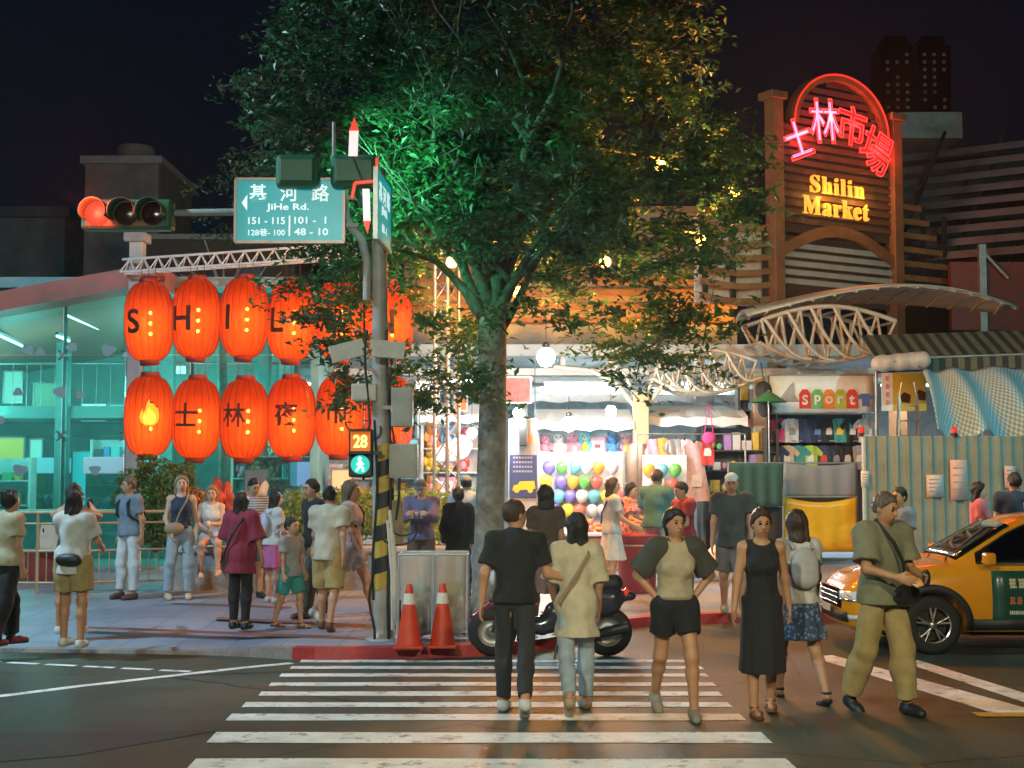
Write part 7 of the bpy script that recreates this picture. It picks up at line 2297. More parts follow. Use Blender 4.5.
for ch, px, c1 in tagc:
    x, z = tg(px, 399)
    w2, h2 = 5.7 * u_, 9.5 * u_
    mb = MB(); mb.prism([(x - w2, z - h2), (x + w2, z - h2), (x + w2, z + h2 * .55), (x + w2 * .45, z + h2), (x - w2 * .45, z + h2), (x - w2, z + h2 * .55)], -.035, -.025); mb.build('shirt_tag', clothmat('tag_' + c1, tuple(min(1, q_ * .95) for q_ in toyc2[c1])), ban)
    mb = MB(); text(mb, ch, (x, -.045, z - .02), h=(10 if ch in 'Spt' else 8) * u_, off=.03); mb.build('lettering', mat('print_white', (.8, .8, .78), rough=.5), ban)
x, z = tg(865, 400); k = 6.2 * u_
mb = MB(); mb.prism([(x - k * .6, z - k), (x + k * .6, z - k), (x + k * .6, z + k * .3), (x + k, z + k * .1), (x + k * 1.3, z + k * .6), (x + k * .6, z + k), (x - k * .6, z + k), (x - k * 1.3, z + k * .6), (x - k, z + k * .1), (x - k * .6, z + k * .3)], -.035, -.025); mb.build('shirt_picture', clothmat('tag_blue', (.08, .16, .42)), ban)
x, z = tg(788, 396); mb = MB(); mb.prism([(x - .2, z - .1), (x + .22, z - .12), (x + .12, z + .02), (x + .10, z + .28), (x + .02, z + .2)], -.035, -.025); mb.build('grey_mark', mat('mark_grey', (.36, .42, .46)), ban)
a, c = at(882, 411, SD), at(926, 373, SD)
b2_ = thing('shop_banner', 'yellow shop banner with a white side panel above the step ladder', 'banner', ((a.x + c.x) / 2, SD, (a.z + c.z) / 2)); W_, H_ = (c.x - a.x) / 2, (c.z - a.z) / 2
mb = MB(); mb.box(-W_ * .5, W_, 0, .02, -H_, H_); mb.build('cloth', mat('banner_yellow', (.60, .46, .05), rough=.5, var=.05), b2_); mb = MB(); mb.box(-W_, -W_ * .5 - .003, 0, .02, -H_, H_); mb.build('side_panel', bn, b2_)
mb = MB()
for k in range(4): mb.box(-W_ * .82, -W_ * .68, -.01, -.003, H_ * .6 - k * .16, H_ * .6 - k * .16 + .09)
mb.build('pink_print', mat('pink_print', (.7, .3, .42)), b2_)
mb = MB()
for k, (x, z) in enumerate(((-.05, -.2), (.25, -.15))): mb.prism([(x, z), (x + .16, z - .02), (x + .18, z + .14), (x + .05, z + .2), (x - .03, z + .12)], -.008, -.003)
mb.build('dark_print', ink, b2_)

# ================================================================== right: corrugated fence, tarpaulin, ladder, awning
FD_ = 22.6
fx0, fx1 = at(857, 0, FD_).x, at(1180, 0, FD_).x
fz = zpx(436, FD_)
fen = thing('corrugated_fence', 'tall grey green corrugated metal fence behind the taxi', 'fence', (fx0, FD_, KT))
fm = mat('fence_green', (.29, .37, .345), rough=.38, metal=.25, var=.15, scale=2.5)
mb = MB(); xs2 = []
n = 0; x = 0
prof_ = []
while x < fx1 - fx0:
    prof_ += [(x, 0), (x + .11, 0), (x + .13, -.035), (x + .17, -.035)]; x += .19
mb.sheet([[(px_, py_, fz - KT) for px_, py_ in prof_], [(px_, py_, .03) for px_, py_ in prof_]], False, .004); mb.build('sheet', fm, fen)
mb = MB()
for t in np.linspace(0, fx1 - fx0, 4): mb.tube([(t, .05, 0), (t, .05, fz - KT + .02)], .03, 8)
for z in (.5, 1.5, 2.2): mb.box(0, fx1 - fx0, .03, .07, z, z + .05)
mb.build('post', steel, fen)
mb = MB(); mb.bbox(-.035, .015, -.05, .05, 0, fz - KT + .03, .008); mb.build('edge_trim', mat('trim_pale', (.5, .6, .58), rough=.35, metal=.3), fen)
for k, (px, py, pw_, ph_, m_, lab) in enumerate(((865, 479, 8, 16, mat('paper_pale', (.62, .68, .68), rough=.7), 'small pale paper taped near the left end of the fence'), (935, 486, 17, 22, mat('paper_lilac', (.60, .60, .66), rough=.7), 'pale lilac sheet pinned in the middle of the corrugated fence'), (959, 480, 17, 40, mat('paper_pink', (.62, .50, .52), rough=.7), 'tall pinkish poster on the fence above the taxi windscreen'), (1010, 477, 11, 22, mat('paper_pink2', (.62, .52, .58), rough=.7), 'narrow pink notice on the fence beside the man in navy'))):
    c = at(px, py, FD_ - .05)
    o = thing('notice', lab, 'notice', c); w2, h2 = pw_ * u_ * .425, ph_ * u_ * .425
    mb = MB(); mb.sheet([[(-w2, 0, h2), (0, -.004, h2), (w2, 0, h2)], [(-w2, 0, -h2), (0, -.006, -h2), (w2, .0, -h2)]], True, .003); mb.build('paper', m_, o)
    mb = MB()
    for j in range(4): mb.box(-w2 * .7, w2 * (.6 - .2 * (j % 2)), -.012, -.009, h2 * (.6 - .35 * j) - .008, h2 * (.6 - .35 * j) + .008)
    mb.build('print', mat('print_grey', (.32, .34, .36)), o)
for px, lab in ((861, 'small red warning lamp on the left end of the fence'), (954, 'small red warning lamp on top of the fence above the taxi')):
    c = at(px, 433, FD_); o = thing('warning_lamp', lab, 'warning lamp', c); mb = MB(); mb.lathe([(.05, 0), (.055, .03), (.045, .09), (0, .11)], n=14); mb.build('dome', mat('lamp_red', (.55, .03, .02), rough=.2, emit=(1, .05, .03), es=.4), o); mb = MB(); mb.lathe([(.06, -.06), (.06, .0)], n=14); mb.build('base', black_pl, o)
# tarpaulin draped from the awning
def checkmat(name, c1, c2, sc, axes=(1, 0, 1), ):
    m = bpy.data.materials.new(name); m.use_nodes = True
    n, l = m.node_tree.nodes, m.node_tree.links; b_ = n['Principled BSDF']; b_.inputs['Roughness'].default_value = .42
    uv = n.new('ShaderNodeUVMap'); mp = n.new('ShaderNodeMapping'); mp.inputs['Scale'].default_value = (sc[0], sc[1], 1)
    l.new(uv.outputs[0], mp.inputs['Vector'])
    ck = n.new('ShaderNodeTexChecker'); ck.inputs['Color1'].default_value = (*c1, 1); ck.inputs['Color2'].default_value = (*c2, 1); ck.inputs['Scale'].default_value = 1
    l.new(mp.outputs[0], ck.inputs['Vector']); l.new(ck.outputs[0], b_.inputs['Base Color'])
    MATS[name] = m
    return m
A_ = [at(922, 371, 24.6), at(1070, 366, 24.6)]; B_ = [at(935, 437, 22.9), at(1110, 437, 22.9)]
tp_ = thing('tarpaulin', 'blue and white checked tarpaulin draped above the corrugated fence', 'tarpaulin', A_[0])
rows = []; NI, NJ = 60, 14
for j in range(NJ + 1):
    t = j / NJ; row = []
    for i in range(NI + 1):
        s_ = i / NI
        a = A_[0].lerp(A_[1], s_); c = B_[0].lerp(B_[1], s_)
        p = a.lerp(c, t) - A_[0]
        p.z += (.20 * math.sin(s_ * 22 + t * 1.5) * (.3 + t) * .5)
        p.x -= .9 * (1 - t) * s_ * (1 - s_) * 2
        p.y -= .16 * math.sin(s_ * 22 + t * 1.5 + .8) * (.25 + t)
        p.z -= 0 - .22 * math.sin(PI * t) * (.6 + .4 * s_)
        row.append(p)
    rows.append(row)
mb = MB(); mb.sheet(rows, True, .006)
to = mb.build('sheet', checkmat('tarp_check', (.42, .64, .76), (.16, .34, .48), (96, 30)), tp_)
uv = to.data.uv_layers.new(name='UVMap')
co = [v.co for v in to.data.vertices]
for lp in to.data.loops:
    i = lp.vertex_index % ((NI + 1) * (NJ + 1)); uv.data[lp.index].uv = ((i % (NI + 1)) / NI, (i // (NI + 1)) / NJ)
mb = MB()
for a, c in ((A_[0], B_[0]), (A_[1], B_[1])): mb.tube([a - A_[0], a - A_[0] + Vector((0, .5, .3))], .008, 5)
mb.build('tie_rope', dark_met, tp_)
# striped awning
aw = thing('awning', 'dark and pale striped awning above the checked tarpaulin at the right edge', 'awning', at(876, 362, 25.2))
mb = MB()
a0, a1 = Vector((0, 0, .05)), at(1090, 352, 25.2) - at(876, 362, 25.2)
NS = 34
for i in range(NS):
    t0, t1 = i / NS, (i + 1) / NS; mb.m = i % 2
    p, q_ = a0.lerp(a1, t0), a0.lerp(a1, t1); up2 = Vector((0, 1.1, .55))
    mb.sheet([[p + up2, q_ + up2], [p, q_], [p + Vector((0, -.02, -.26)), q_ + Vector((0, -.02, -.26))]], False, .006)
mb.build('striped_cloth', [mat('awn_dark', (.03, .038, .036), rough=.8), mat('awn_pale', (.13, .14, .11), rough=.8)], aw)
mb = MB(); mb.tube([a0, a1], .025, 6); mb.tube([a0, a0 + up2], .02, 6); mb.tube([a0, (0, .1, KT - aw.location.z)], .03, 6); mb.build('frame', steel, aw)
o = thing('rolled_sheet', 'pale rolled plastic sheet at the left end of the striped awning', 'plastic roll', at(903, 362, 24.9)); Fd = Field(k=.06, noise=.012, nfreq=18); Fd.rc((-.45, 0, -.03), (.35, 0, .03), .15, .17); v, q = Fd.mesh(.025); np_obj('roll', v, q, [mat('roll_grey', (.45, .47, .47), rough=.4, bump=.3)], o); mb = MB(); mb.tube([(-.2, -.19, 0), (-.2, .2, .0)], .01, 5); mb.build('tie', black_pl, o)
# step ladder
lc_ = at(909, 440, 24.4)
ld = thing('step_ladder', 'aluminium step ladder standing behind the fence below the yellow banner', 'ladder', (lc_.x, 24.4, KT))
H2 = zpx(396, 24.4) - KT
mb = MB()
for s_ in (-1, 1): mb.tube([(s_ * .23, -.3, 0), (s_ * .16, 0, H2)], .022, 4, smooth=False); mb.tube([(s_ * .23, .5, 0), (s_ * .16, .06, H2 - .05)], .02, 4, smooth=False); mb.tube([(s_ * .16, 0, H2), (s_ * .11, .0, H2 + .25)], .02, 6)
mb.build('side_rail', steel, ld)
mb = MB()
k = .25
while k < H2: 
    t = k / H2; mb.box(-.22 + .06 * t, .22 - .06 * t, -.3 * (1 - t) - .04, -.3 * (1 - t) + .04, k - .012, k + .012); k += .27
mb.build('tread', steel, ld)
# ================================================================== yellow taxi nosing in from the right
tx0 = gnd(932, 655, 0)
TXX, TXY = tx0.x + 1.25, tx0.y + .81
taxi = thing('taxi', 'yellow orange taxi with dark green front doors nosing in from the right edge', 'taxi', (TXX, TXY, 0))
tpaint = mat('taxi_yellow', (.80, .30, .012), rough=.22, var=.04, coat=.7)
tgreen = mat('taxi_green', (.012, .07, .045), rough=.28, var=.05, coat=.5)
tblack = mat('taxi_cladding', (.02, .02, .022), rough=.55, var=.1)
tglass = glassmat('taxi_glass', (.16, .20, .19), gloss=.10)
chrome = mat('chrome', (.75, .75, .75), rough=.12, metal=1, var=0)
def lerpt(x, tab):
    for (x0, *a), (x1, *b_) in zip(tab, tab[1:]):
        if x <= x1: 
            t = max(0, min(1, (x - x0) / (x1 - x0))); return [p + (q - p) * t for p, q in zip(a, b_)]
    return list(tab[-1][1:])
tab = [(-2.26, .50, .34, .60), (-2.22, .64, .28, .70), (-2.12, .76, .24, .78), (-1.95, .84, .22, .86), (-1.6, .88, .21, .93), (-1.2, .895, .21, .98), (-.9, .90, .21, 1.01), (-.3, .90, .21, 1.015), (.8, .90, .21, 1.03), (1.5, .895, .22, 1.05), (1.95, .86, .24, 1.06), (2.15, .78, .28, 1.04), (2.27, .66, .34, .96)]
stn = [-2.26, -2.24, -2.2, -2.12, -2.02, -1.9, -1.75, -1.6, -1.45, -1.32, -1.2, -1.05, -.9, -.7, -.5, -.2, .1, .4, .7, 1, 1.2, 1.34, 1.5, 1.7, 1.85, 1.95, 2.05, 2.15, 2.22, 2.27]
def section(x):
    w_, zl, zt__ = lerpt(x, tab)
    cr = .035 if x < -.9 else .0
    half = [(0, zl), (w_ * .80, zl), (w_ * .93, zl + .05), (w_ * .985, zl + .18), (w_, zl + .36), (w_ * .992, zl + (zt__ - zl) * .68), (w_ * .965, zt__ - .12), (w_ * .93, zt__ - .045), (w_ * .86, zt__ - .006), (w_ * .6, zt__ + cr * .6), (0, zt__ + cr)]
    return half
def sidey(x, z):
    s_ = section(x)
    for (y0, z0), (y1, z1) in zip(s_[1:8], s_[2:9]):
        if z0 <= z <= z1: return y0 + (y1 - y0) * (z - z0) / (z1 - z0)
    return s_[8][0]
mb = MB(); rows = []
for x in stn:
    h_ = section(x); full = [(x, -y, z) for y, z in h_] + [(x, y, z) for y, z in reversed(h_[1:-1])]
    rows.append(full + [full[0]])
vs = []; fs = []
K = len(rows[0]) - 1
for rw_ in rows: vs += rw_[:-1]
for i in range(len(rows) - 1):
    for k in range(K): fs.append((i * K + k, i * K + (k + 1) % K, (i + 1) * K + (k + 1) % K, (i + 1) * K + k))
fs.append(tuple(range(K - 1, -1, -1))); fs.append(tuple((len(rows) - 1) * K + k for k in range(K)))
mb.add(vs, fs, True)
body = mb.build('body', tpaint, taxi)
# wheel arches cut out
bm = bmesh.new(); bm.from_mesh(body.data); bmesh.ops.recalc_face_normals(bm, faces=bm.faces[:]); bm.to_mesh(body.data); bm.free()
for x in (-1.32, 1.34):
    cb = MB(); cb.lathe([(.385, -1.2), (.385, -.58)], c=(x, 0, .33), n=36, axis='y'); cb.lathe([(.385, .58), (.385, 1.2)], c=(x, 0, .33), n=36, axis='y')
    co = cb.build('arch_cutter', tblack, taxi)
    bm = bmesh.new(); bm.from_mesh(co.data); bmesh.ops.recalc_face_normals(bm, faces=bm.faces[:]); bm.to_mesh(co.data); bm.free()
    md = body.modifiers.new('arch', 'BOOLEAN'); md.operation = 'DIFFERENCE'; md.object = co; md.solver = 'EXACT'
    bpy.context.view_layer.update()
    ev = body.evaluated_get(bpy.context.evaluated_depsgraph_get()); nm_ = bpy.data.meshes.new_from_object(ev)
    body.modifiers.clear(); body.data = nm_
    bpy.data.objects.remove(co)
for p_ in body.data.polygons: p_.use_smooth = True
md = body.modifiers.new('smooth', 'EDGE_SPLIT'); md.split_angle = R(38)
# cladding: arch lips and sills
mb = MB()
for x in (-1.32, 1.34):
    for s_ in (-1, 1):
        rws = [[], [], []]
        for t in np.linspace(-.12, PI + .12, 25):
            for q_, rr in enumerate((.375, .44, .45)):
                px_, pz_ = x + rr * math.cos(t), .33 + rr * math.sin(t)
                rws[q_].append((px_, s_ * (sidey(px_, max(.22, pz_)) + (.02, .018, -.01)[q_]), pz_))
        mb.sheet(rws, True, .01); mb.build('cladding', tblack, taxi); mb = MB()
for s_ in (-1, 1):
    pts = [-.88, -.4, .2, .88]
    mb.sheet([[(x, s_ * (sidey(x, .40) + .012), .40) for x in pts], [(x, s_ * (sidey(x, .3) + .016), .30) for x in pts], [(x, s_ * (sidey(x, .22) + .0), .215) for x in pts]], True, .012); mb.build('sill', tblack, taxi); mb = MB()
# cabin
prof = [(-1.08, 1.0), (-.95, 1.075), (-.35, 1.425), (-.12, 1.515), (.2, 1.555), (.8, 1.56), (1.35, 1.53), (1.75, 1.43), (2.0, 1.22), (2.1, 1.045)]
def zr_(x): return lerpt(x, prof)[0]
def caby(x, z):
    base = sidey(max(-2, min(2, x)), 1.0) * .925
    t = (z - 1.0) / .56
    return base - .20 * t - .05 * max(0, t - .6)
mb = MB(); rows = []
for x in np.linspace(-1.08, 2.1, 34):
    zr = zr_(x); zb_ = .99
    half = [(caby(x, zb_) , zb_), (caby(x, zb_ + (zr - zb_) * .5), zb_ + (zr - zb_) * .5), (caby(x, zr - .05 if zr > 1.1 else zr - .01), zr - .05 if zr > 1.1 else zr - .01), (caby(x, zr) - .05, zr - .012), (.35, zr + .012), (0, zr + .018)]
    rows.append([(x, -y, z) for y, z in half] + [(x, y, z) for y, z in reversed(half[:-1])])
# the roof skin and pillars: cut openings by keeping only frame faces
H, Wn = len(rows), len(rows[0])
vs = [p for rw_ in rows for p in rw_]; fs = []
xs3 = np.linspace(-1.08, 2.1, 34)
def is_open(xm, k):
    side = k in (0, 1, Wn - 3, Wn - 2)
    if side: return (-.58 < xm < .30) or (.40 < xm < 1.30) or (1.38 < xm < 1.72)
    if -.98 < xm < -.32 and k not in (2, Wn - 4): return True
    if 1.70 < xm < 2.02 and k not in (2, Wn - 4): return True
    return False
for i in range(H - 1):
    for k in range(Wn - 1):
        if not is_open((xs3[i] + xs3[i + 1]) / 2, k): fs.append((i * Wn + k, i * Wn + k + 1, (i + 1) * Wn + k + 1, (i + 1) * Wn + k))
mb.add(vs, fs, True); mb.build('roof', tpaint, taxi)
def side_patch(poly_x, zf0, zf1, s_, n=10, out=.004, m=8):
    return [[(x, s_ * (caby(x, z0 + (z1 - z0) * t) + out), z0 + (z1 - z0) * t) for x, z0, z1 in poly_x] for t in np.linspace(0, 1, m)]
wins = {'front': (-.86, .30), 'rear': (.40, 1.30), 'quarter': (1.38, 1.72)}
mb = MB()
rws = []
for x in np.linspace(-.97, -.33, 6):
    zr = zr_(x); yw = caby(x, zr) - .06; rws.append([(x, -yw + 2 * yw * t, zr + .012 + .012 * (1 - (2 * t - 1) ** 2)) for t in np.linspace(0, 1, 9)])
mb.sheet(rws, True, .004); mb.build('windscreen', tglass, taxi)
mb = MB(); rws = []
for x in np.linspace(1.72, 2.0, 5):
    zr = zr_(x); yw = caby(x, zr) - .06; rws.append([(x, -yw + 2 * yw * t, zr + .012) for t in np.linspace(0, 1, 9)])
mb.sheet(rws, True, .004); mb.build('rear_window', tglass, taxi)
for s_ in (-1, 1):
    mb = MB(); xs4 = np.linspace(1.37, 1.74, 5); mb.sheet(side_patch([(x, 1.03, zr_(x) - .07) for x in xs4], 0, 0, s_), True, .004); mb.build('quarter_window', tglass, taxi)
# doors
def door(x0, x1, s_, m_, nm, wx0, wx1, writing):
    mb = MB()
    rows = []
    for z in np.linspace(.33, 1.005, 9): rows.append([(x, s_ * (sidey(x, z) + .009), z) for x in np.linspace(x0, x1, 8)])
    mb.sheet(rows, True, .012); d_ = mb.build('door', m_, taxi)
    mb = MB(); xs4 = np.linspace(wx0, wx1, 9); zt4 = [min(zr_(x) - .055, zr_(x) - .03) for x in xs4]
    mb.sheet(side_patch([(x, 1.02, max(1.03, z)) for x, z in zip(xs4, zt4)], 0, 0, s_), True, .004); mb.build('window', tglass, d_)
    mb = MB(); 
    fr = [(x, s_ * (caby(x, max(1.03, z)) + .008), max(1.03, z)) for x, z in zip(xs4, zt4)]
    mb.tube([(wx0, s_ * (caby(wx0, 1.015) + .01), 1.015), (wx1, s_ * (caby(wx1, 1.015) + .01), 1.015)], .014, 5); mb.tube(fr, .013, 5); mb.tube([fr[-1], (wx1, s_ * (caby(wx1, 1.02) + .008), 1.02)], .02, 5); mb.build('window_trim', tblack, d_)
    mb = MB(); y = s_ * (sidey(x1 - .15, .88) + .03); mb.tube([(x1 - .24, y - s_ * .02, .885), (x1 - .21, y, .885), (x1 - .09, y, .885), (x1 - .06, y - s_ * .02, .885)], .014, 6); mb.build('handle', chrome if m_ is tpaint else tblack, d_)
    if writing and s_ < 0:
        for k, (z, h_, xa_, xb_, cm) in enumerate(((.80, .115, x0 + .19, x1 - .03, mat('wrap_pale', (.62, .55, .36), rough=.5)), (.61, .09, x0 + .19, x0 + .47, mat('wrap_red', (.55, .14, .09), rough=.5)), (.61, .06, x0 + .50, x1 - .05, mat('wrap_pale')), (.475, .05, x0 + .19, x0 + .62, mat('wrap_white', (.62, .62, .60), rough=.5)))):
            mb = MB()
            q_ = random.Random(k); x = xa_
            st = h_ * (.9 if k < 2 else .45)
            while x + st * .85 < xb_:
                # strokes of an unreadable advert, one small cluster per character
                for j in range(3 if k < 2 else 1):
                    zz4 = z + h_ * (j - 1) * .34 if k < 2 else z
                    hh4 = h_ * .11 if k < 2 else h_ * .4
                    xx = [x + q_.uniform(0, st * .1), x + st * q_.uniform(.68, .85)]
                    mb.sheet([[(a_, s_ * (sidey(a_, zz4) + .0125), zz4 + hh4) for a_ in xx], [(a_, s_ * (sidey(a_, zz4) + .0125), zz4 - hh4) for a_ in xx]], False)
                if k < 2:
                    for j in range(2):
                        a_ = x + st * (.2 + .35 * j + q_.uniform(-.06, .06)); w4 = st * .09
                        mb.sheet([[(a_ - w4, s_ * (sidey(a_, z) + .0135), z + h_ * .46), (a_ + w4, s_ * (sidey(a_, z) + .0135), z + h_ * .46)], [(a_ - w4, s_ * (sidey(a_, z) + .0135), z - h_ * .46), (a_ + w4, s_ * (sidey(a_, z) + .0135), z - h_ * .46)]], False)
                x += st * 1.0
            mb.build('advert_print', cm, d_)
        mb = MB(); mb.sheet([[(x0 + .2, s_ * (sidey(x0 + .2, .38) + .0125), .385), (x1 - .02, s_ * (sidey(x1 - .02, .42) + .0125), .42)], [(x0 + .2, s_ * (sidey(x0 + .2, .37) + .0125), .37), (x1 - .02, s_ * (sidey(x1 - .02, .405) + .0125), .405)]], False); mb.build('advert_stripe', mat('wrap_pale'), d_)
    return d_
for s_ in (-1, 1):
    d1 = door(-.66, .34, s_, tgreen, 'front', -.78, .28, True); d1['label'] = 'dark green front door with a pale advert'
    d2 = door(.36, 1.32, s_, tpaint, 'rear', .40, 1.30, False)
for x in (-1.32, 1.34):
    for s_ in (-1, 1):
        mb = MB(); mb.lathe([(.20, -.10), (.27, -.11), (.318, -.095), (.33, -.06), (.33, .06), (.318, .095), (.27, .11), (.20, .10)], c=(x, s_ * .775, .33), n=40, axis='y', cap=False)
        wo = mb.build('wheel', rubber, taxi)
        mb = MB(); y0 = s_ * .775
        mb.lathe([(.205, -.095 * 1), (.21, 0), (.205, .095)], c=(x, y0, .33), n=36, axis='y', cap=False)
        mb.lathe([(.205, s_ * .092), (.19, s_ * .085)], c=(x, y0, .33), n=36, axis='y', cap=False)
        for k in range(5):
            for dq in (-.17, .17):
                a_ = 2 * PI * k / 5 + .3 + dq
                p_in = (x + .045 * math.cos(a_ - dq), y0 + s_ * .075, .33 + .045 * math.sin(a_ - dq)); p_out = (x + .198 * math.cos(a_), y0 + s_ * .082, .33 + .198 * math.sin(a_))
                mb.tube([p_in, p_out], [.02, .017], 5)
        mb.lathe([(.0, s_ * .10), (.035, s_ * .098), (.05, s_ * .08), (.05, 0)], c=(x, y0, .33), n=18, axis='y', cap=False)
        mb.build('rim', mat('alloy', (.52, .50, .47), rough=.28, metal=.9, var=.05), wo)
        mb = MB(); mb.lathe([(.0, 0), (.17, 0)], c=(x, y0 + s_ * .02, .33), n=24, axis='y', cap=False); mb.build('brake_disc', dark_met, wo)
mb = MB()
for x in (-1.32, 1.34): mb.tube([(x, -.7, .33), (x, .7, .33)], .05, 8)
mb.box(-2.0, 2.0, -.55, .55, .24, .42); mb.build('chassis', tblack, taxi)
def nose(y, z, out=0.0):
    # distance of the nose surface at (y, z): walk the stations from the front
    for x in np.linspace(-2.26, -1.6, 90):
        if abs(y) <= sidey(x, z): return x - out
    return -1.6
def nose_patch(y0, y1, z0, z1, out, n=10, m=5):
    return [[(nose(y, z0 + (z1 - z0) * t, out), y, z0 + (z1 - z0) * t) for y in np.linspace(y0, y1, n)] for t in np.linspace(0, 1, m)]
for s_ in (-1, 1):
    mb = MB(); mb.sheet([[(nose(s_ * y, z, .012), s_ * y * 1.005, z) for y in np.linspace(.42, .815, 9)] for z in (.60, .645, .685)], True, .01); hl = mb.build('headlight', mat('headlamp', (.85, .88, .9), rough=.05, metal=.4, emit=(.9, .95, 1), es=.15, var=0), taxi)
    mb = MB(); mb.sheet([[(nose(s_ * y, z, .02), s_ * y * 1.005, z) for y in np.linspace(.40, .825, 9)] for z in (.578, .598)], True, .01); mb.build('headlight_rim', chrome, hl)
    mb = MB(); mb.sheet([[(nose(s_ * y, z, .010), s_ * y, z) for y in np.linspace(.56, .74, 6)] for z in (.36, .42)], True, .01); mb.build('fog_lamp', mat('foglamp', (.7, .72, .7), rough=.1), taxi)
    mb = MB(); mb.tube([(-.72, s_ * .83, 1.03), (-.72, s_ * .92, 1.06)], .02, 6); mb.bbox(-.78, -.66, min(s_ * .9, s_ * 1.07), max(s_ * .9, s_ * 1.07), 1.01, 1.15, .03); mb.build('mirror', tpaint, taxi)
mb = MB(); mb.sheet([[(nose(y, z, .014), y, z) for y in np.linspace(-.40, .40, 13)] for z in (.50, .56, .62, .66)], True, .012); mb.build('grille', tblack, taxi)
mb = MB()
for z in (.53, .60, .655): mb.tube([(nose(y, z, .03), y, z) for y in np.linspace(-.42, .42, 13)], .009, 5)
mb.build('grille_bar', chrome, taxi)
mb = MB(); mb.sheet([[(nose(y, z, .016), y, z) for y in np.linspace(-.62, .62, 17)] for z in (.345, .40, .45)], True, .012); mb.build('bumper_intake', tblack, taxi)
mb = MB(); mb.box(-2.33, -2.31, -.16, .16, .42, .50); mb.build('number_plate', mat('plate_white', (.7, .7, .7), rough=.4), taxi)
mb = MB(); mb.tube([(-1.06, -.5, 1.03), (-.85, .0, 1.145)], .008, 5); mb.tube([(-1.06, .15, 1.03), (-.83, .55, 1.15)], .008, 5); mb.build('wiper', tblack, taxi)
# cabin inside
mb = MB(); 
for y in (-.36, .36):
    mb.bbox(-.1, .40, y - .25, y + .25, .62, .78, .04); mb.bbox(.34, .48, y - .24, y + .24, .74, 1.22, .05); mb.bbox(.36, .46, y - .12, y + .12, 1.24, 1.42, .04)
mb.bbox(1.25, 1.4, -.6, .6, .7, 1.25, .05); mb.build('seat', mat('seat_grey', (.05, .05, .055), rough=.8), taxi)
mb = MB(); mb.bbox(-.95, -.55, -.72, .72, .85, 1.03, .04); mb.build('dashboard', tblack, taxi)
mb = MB(); mb.tube([(-.36 + .06 * math.sin(t), .36 + .18 * math.cos(t), 1.0 + .17 * math.sin(t)) for t in np.linspace(0, 2 * PI, 24)], .016, 6); mb.build('steering_wheel', tblack, taxi)
for s_ in (-1, 1):
    mb = MB(); mb.bbox(2.17, 2.245, min(s_ * .52, s_ * .74), max(s_ * .52, s_ * .74), .78, .92, .02); mb.build('tail_light', mat('tail_red'), taxi)
mb = MB(); mb.bbox(.15, .35, -.28, .28, 1.585, 1.70, .03); mb.build('roof_lamp', mat('roof_lamp_white', (.7, .68, .55), rough=.4), taxi)
taxi.scale = (.93, .93, .93)
# ================================================================== people
C_ = clothmat
blk = C_('black', (.014, .014, .016)); wht = C_('white', (.62, .61, .60)); gry = C_('grey_blue', (.20, .23, .29)); cream_c = C_('cream', (.60, .52, .37))
beige_c = C_('beige', (.46, .38, .25)); khaki = C_('khaki', (.40, .29, .12)); jean = C_('light_jean', (.33, .40, .47)); navy = C_('navy_c', (.025, .04, .085))
sneak = mat('sneaker_white', (.62, .61, .58), rough=.6); shoeb = mat('shoe_black', (.02, .02, .022), rough=.5); shoen = mat('shoe_brown', (.14, .055, .03), rough=.5); shoeg = mat('shoe_grey', (.28, .28, .28), rough=.6)
olive = C_('olive', (.22, .21, .13)); redc = C_('red_c', (.30, .025, .04)); mar = C_('maroon', (.22, .02, .05)); pinkc = C_('pink_c', (.50, .12, .30)); teals = C_('teal_c', (.06, .22, .25)); 
lilac = C_('lilac_c', (.40, .36, .50)); skyb = C_('sky_c', (.22, .36, .52)); whblue = C_('whiteblue', (.48, .55, .64)); drkg = C_('dkgrey_c', (.06, .065, .07)); purp = C_('purpleblue', (.13, .12, .24)); tealshort = C_('teal_short', (.03, .26, .24)); sand = C_('sand_c', (.44, .36, .30))
bagt = mat('bag_tan', (.33, .22, .13), rough=.6, var=.1); bagb = mat('bag_black', (.02, .02, .02), rough=.5); bagw = mat('bag_lilac', (.52, .45, .58), rough=.6); bagp = mat('bag_pink', (.60, .30, .36), rough=.6); maskw = mat('mask_white', (.70, .72, .74), rough=.8)
phone = mat('phone_case', (.03, .03, .035), rough=.25)
NEAR, MID, FAR = .0085, .0105, .0125
def G(px, py, z=KT): return gnd(px, py, z)
WALK = ((24, 8, 2), (-14, -34, 2)); WALK2 = ((-12, -40, 2), (22, 12, 2)); STAND = ((3, -1, 5), (1, -3, 5)); STEP = ((14, 4, 3), (-12, -20, 3))
RLX = ((6, 8, 18, 4), (2, 8, 12, 4)); SWING = ((-16, 8, -4, 4), (16, 8, 28, 2)); SWING2 = ((18, 8, 30, 2), (-16, 8, -4, 4))
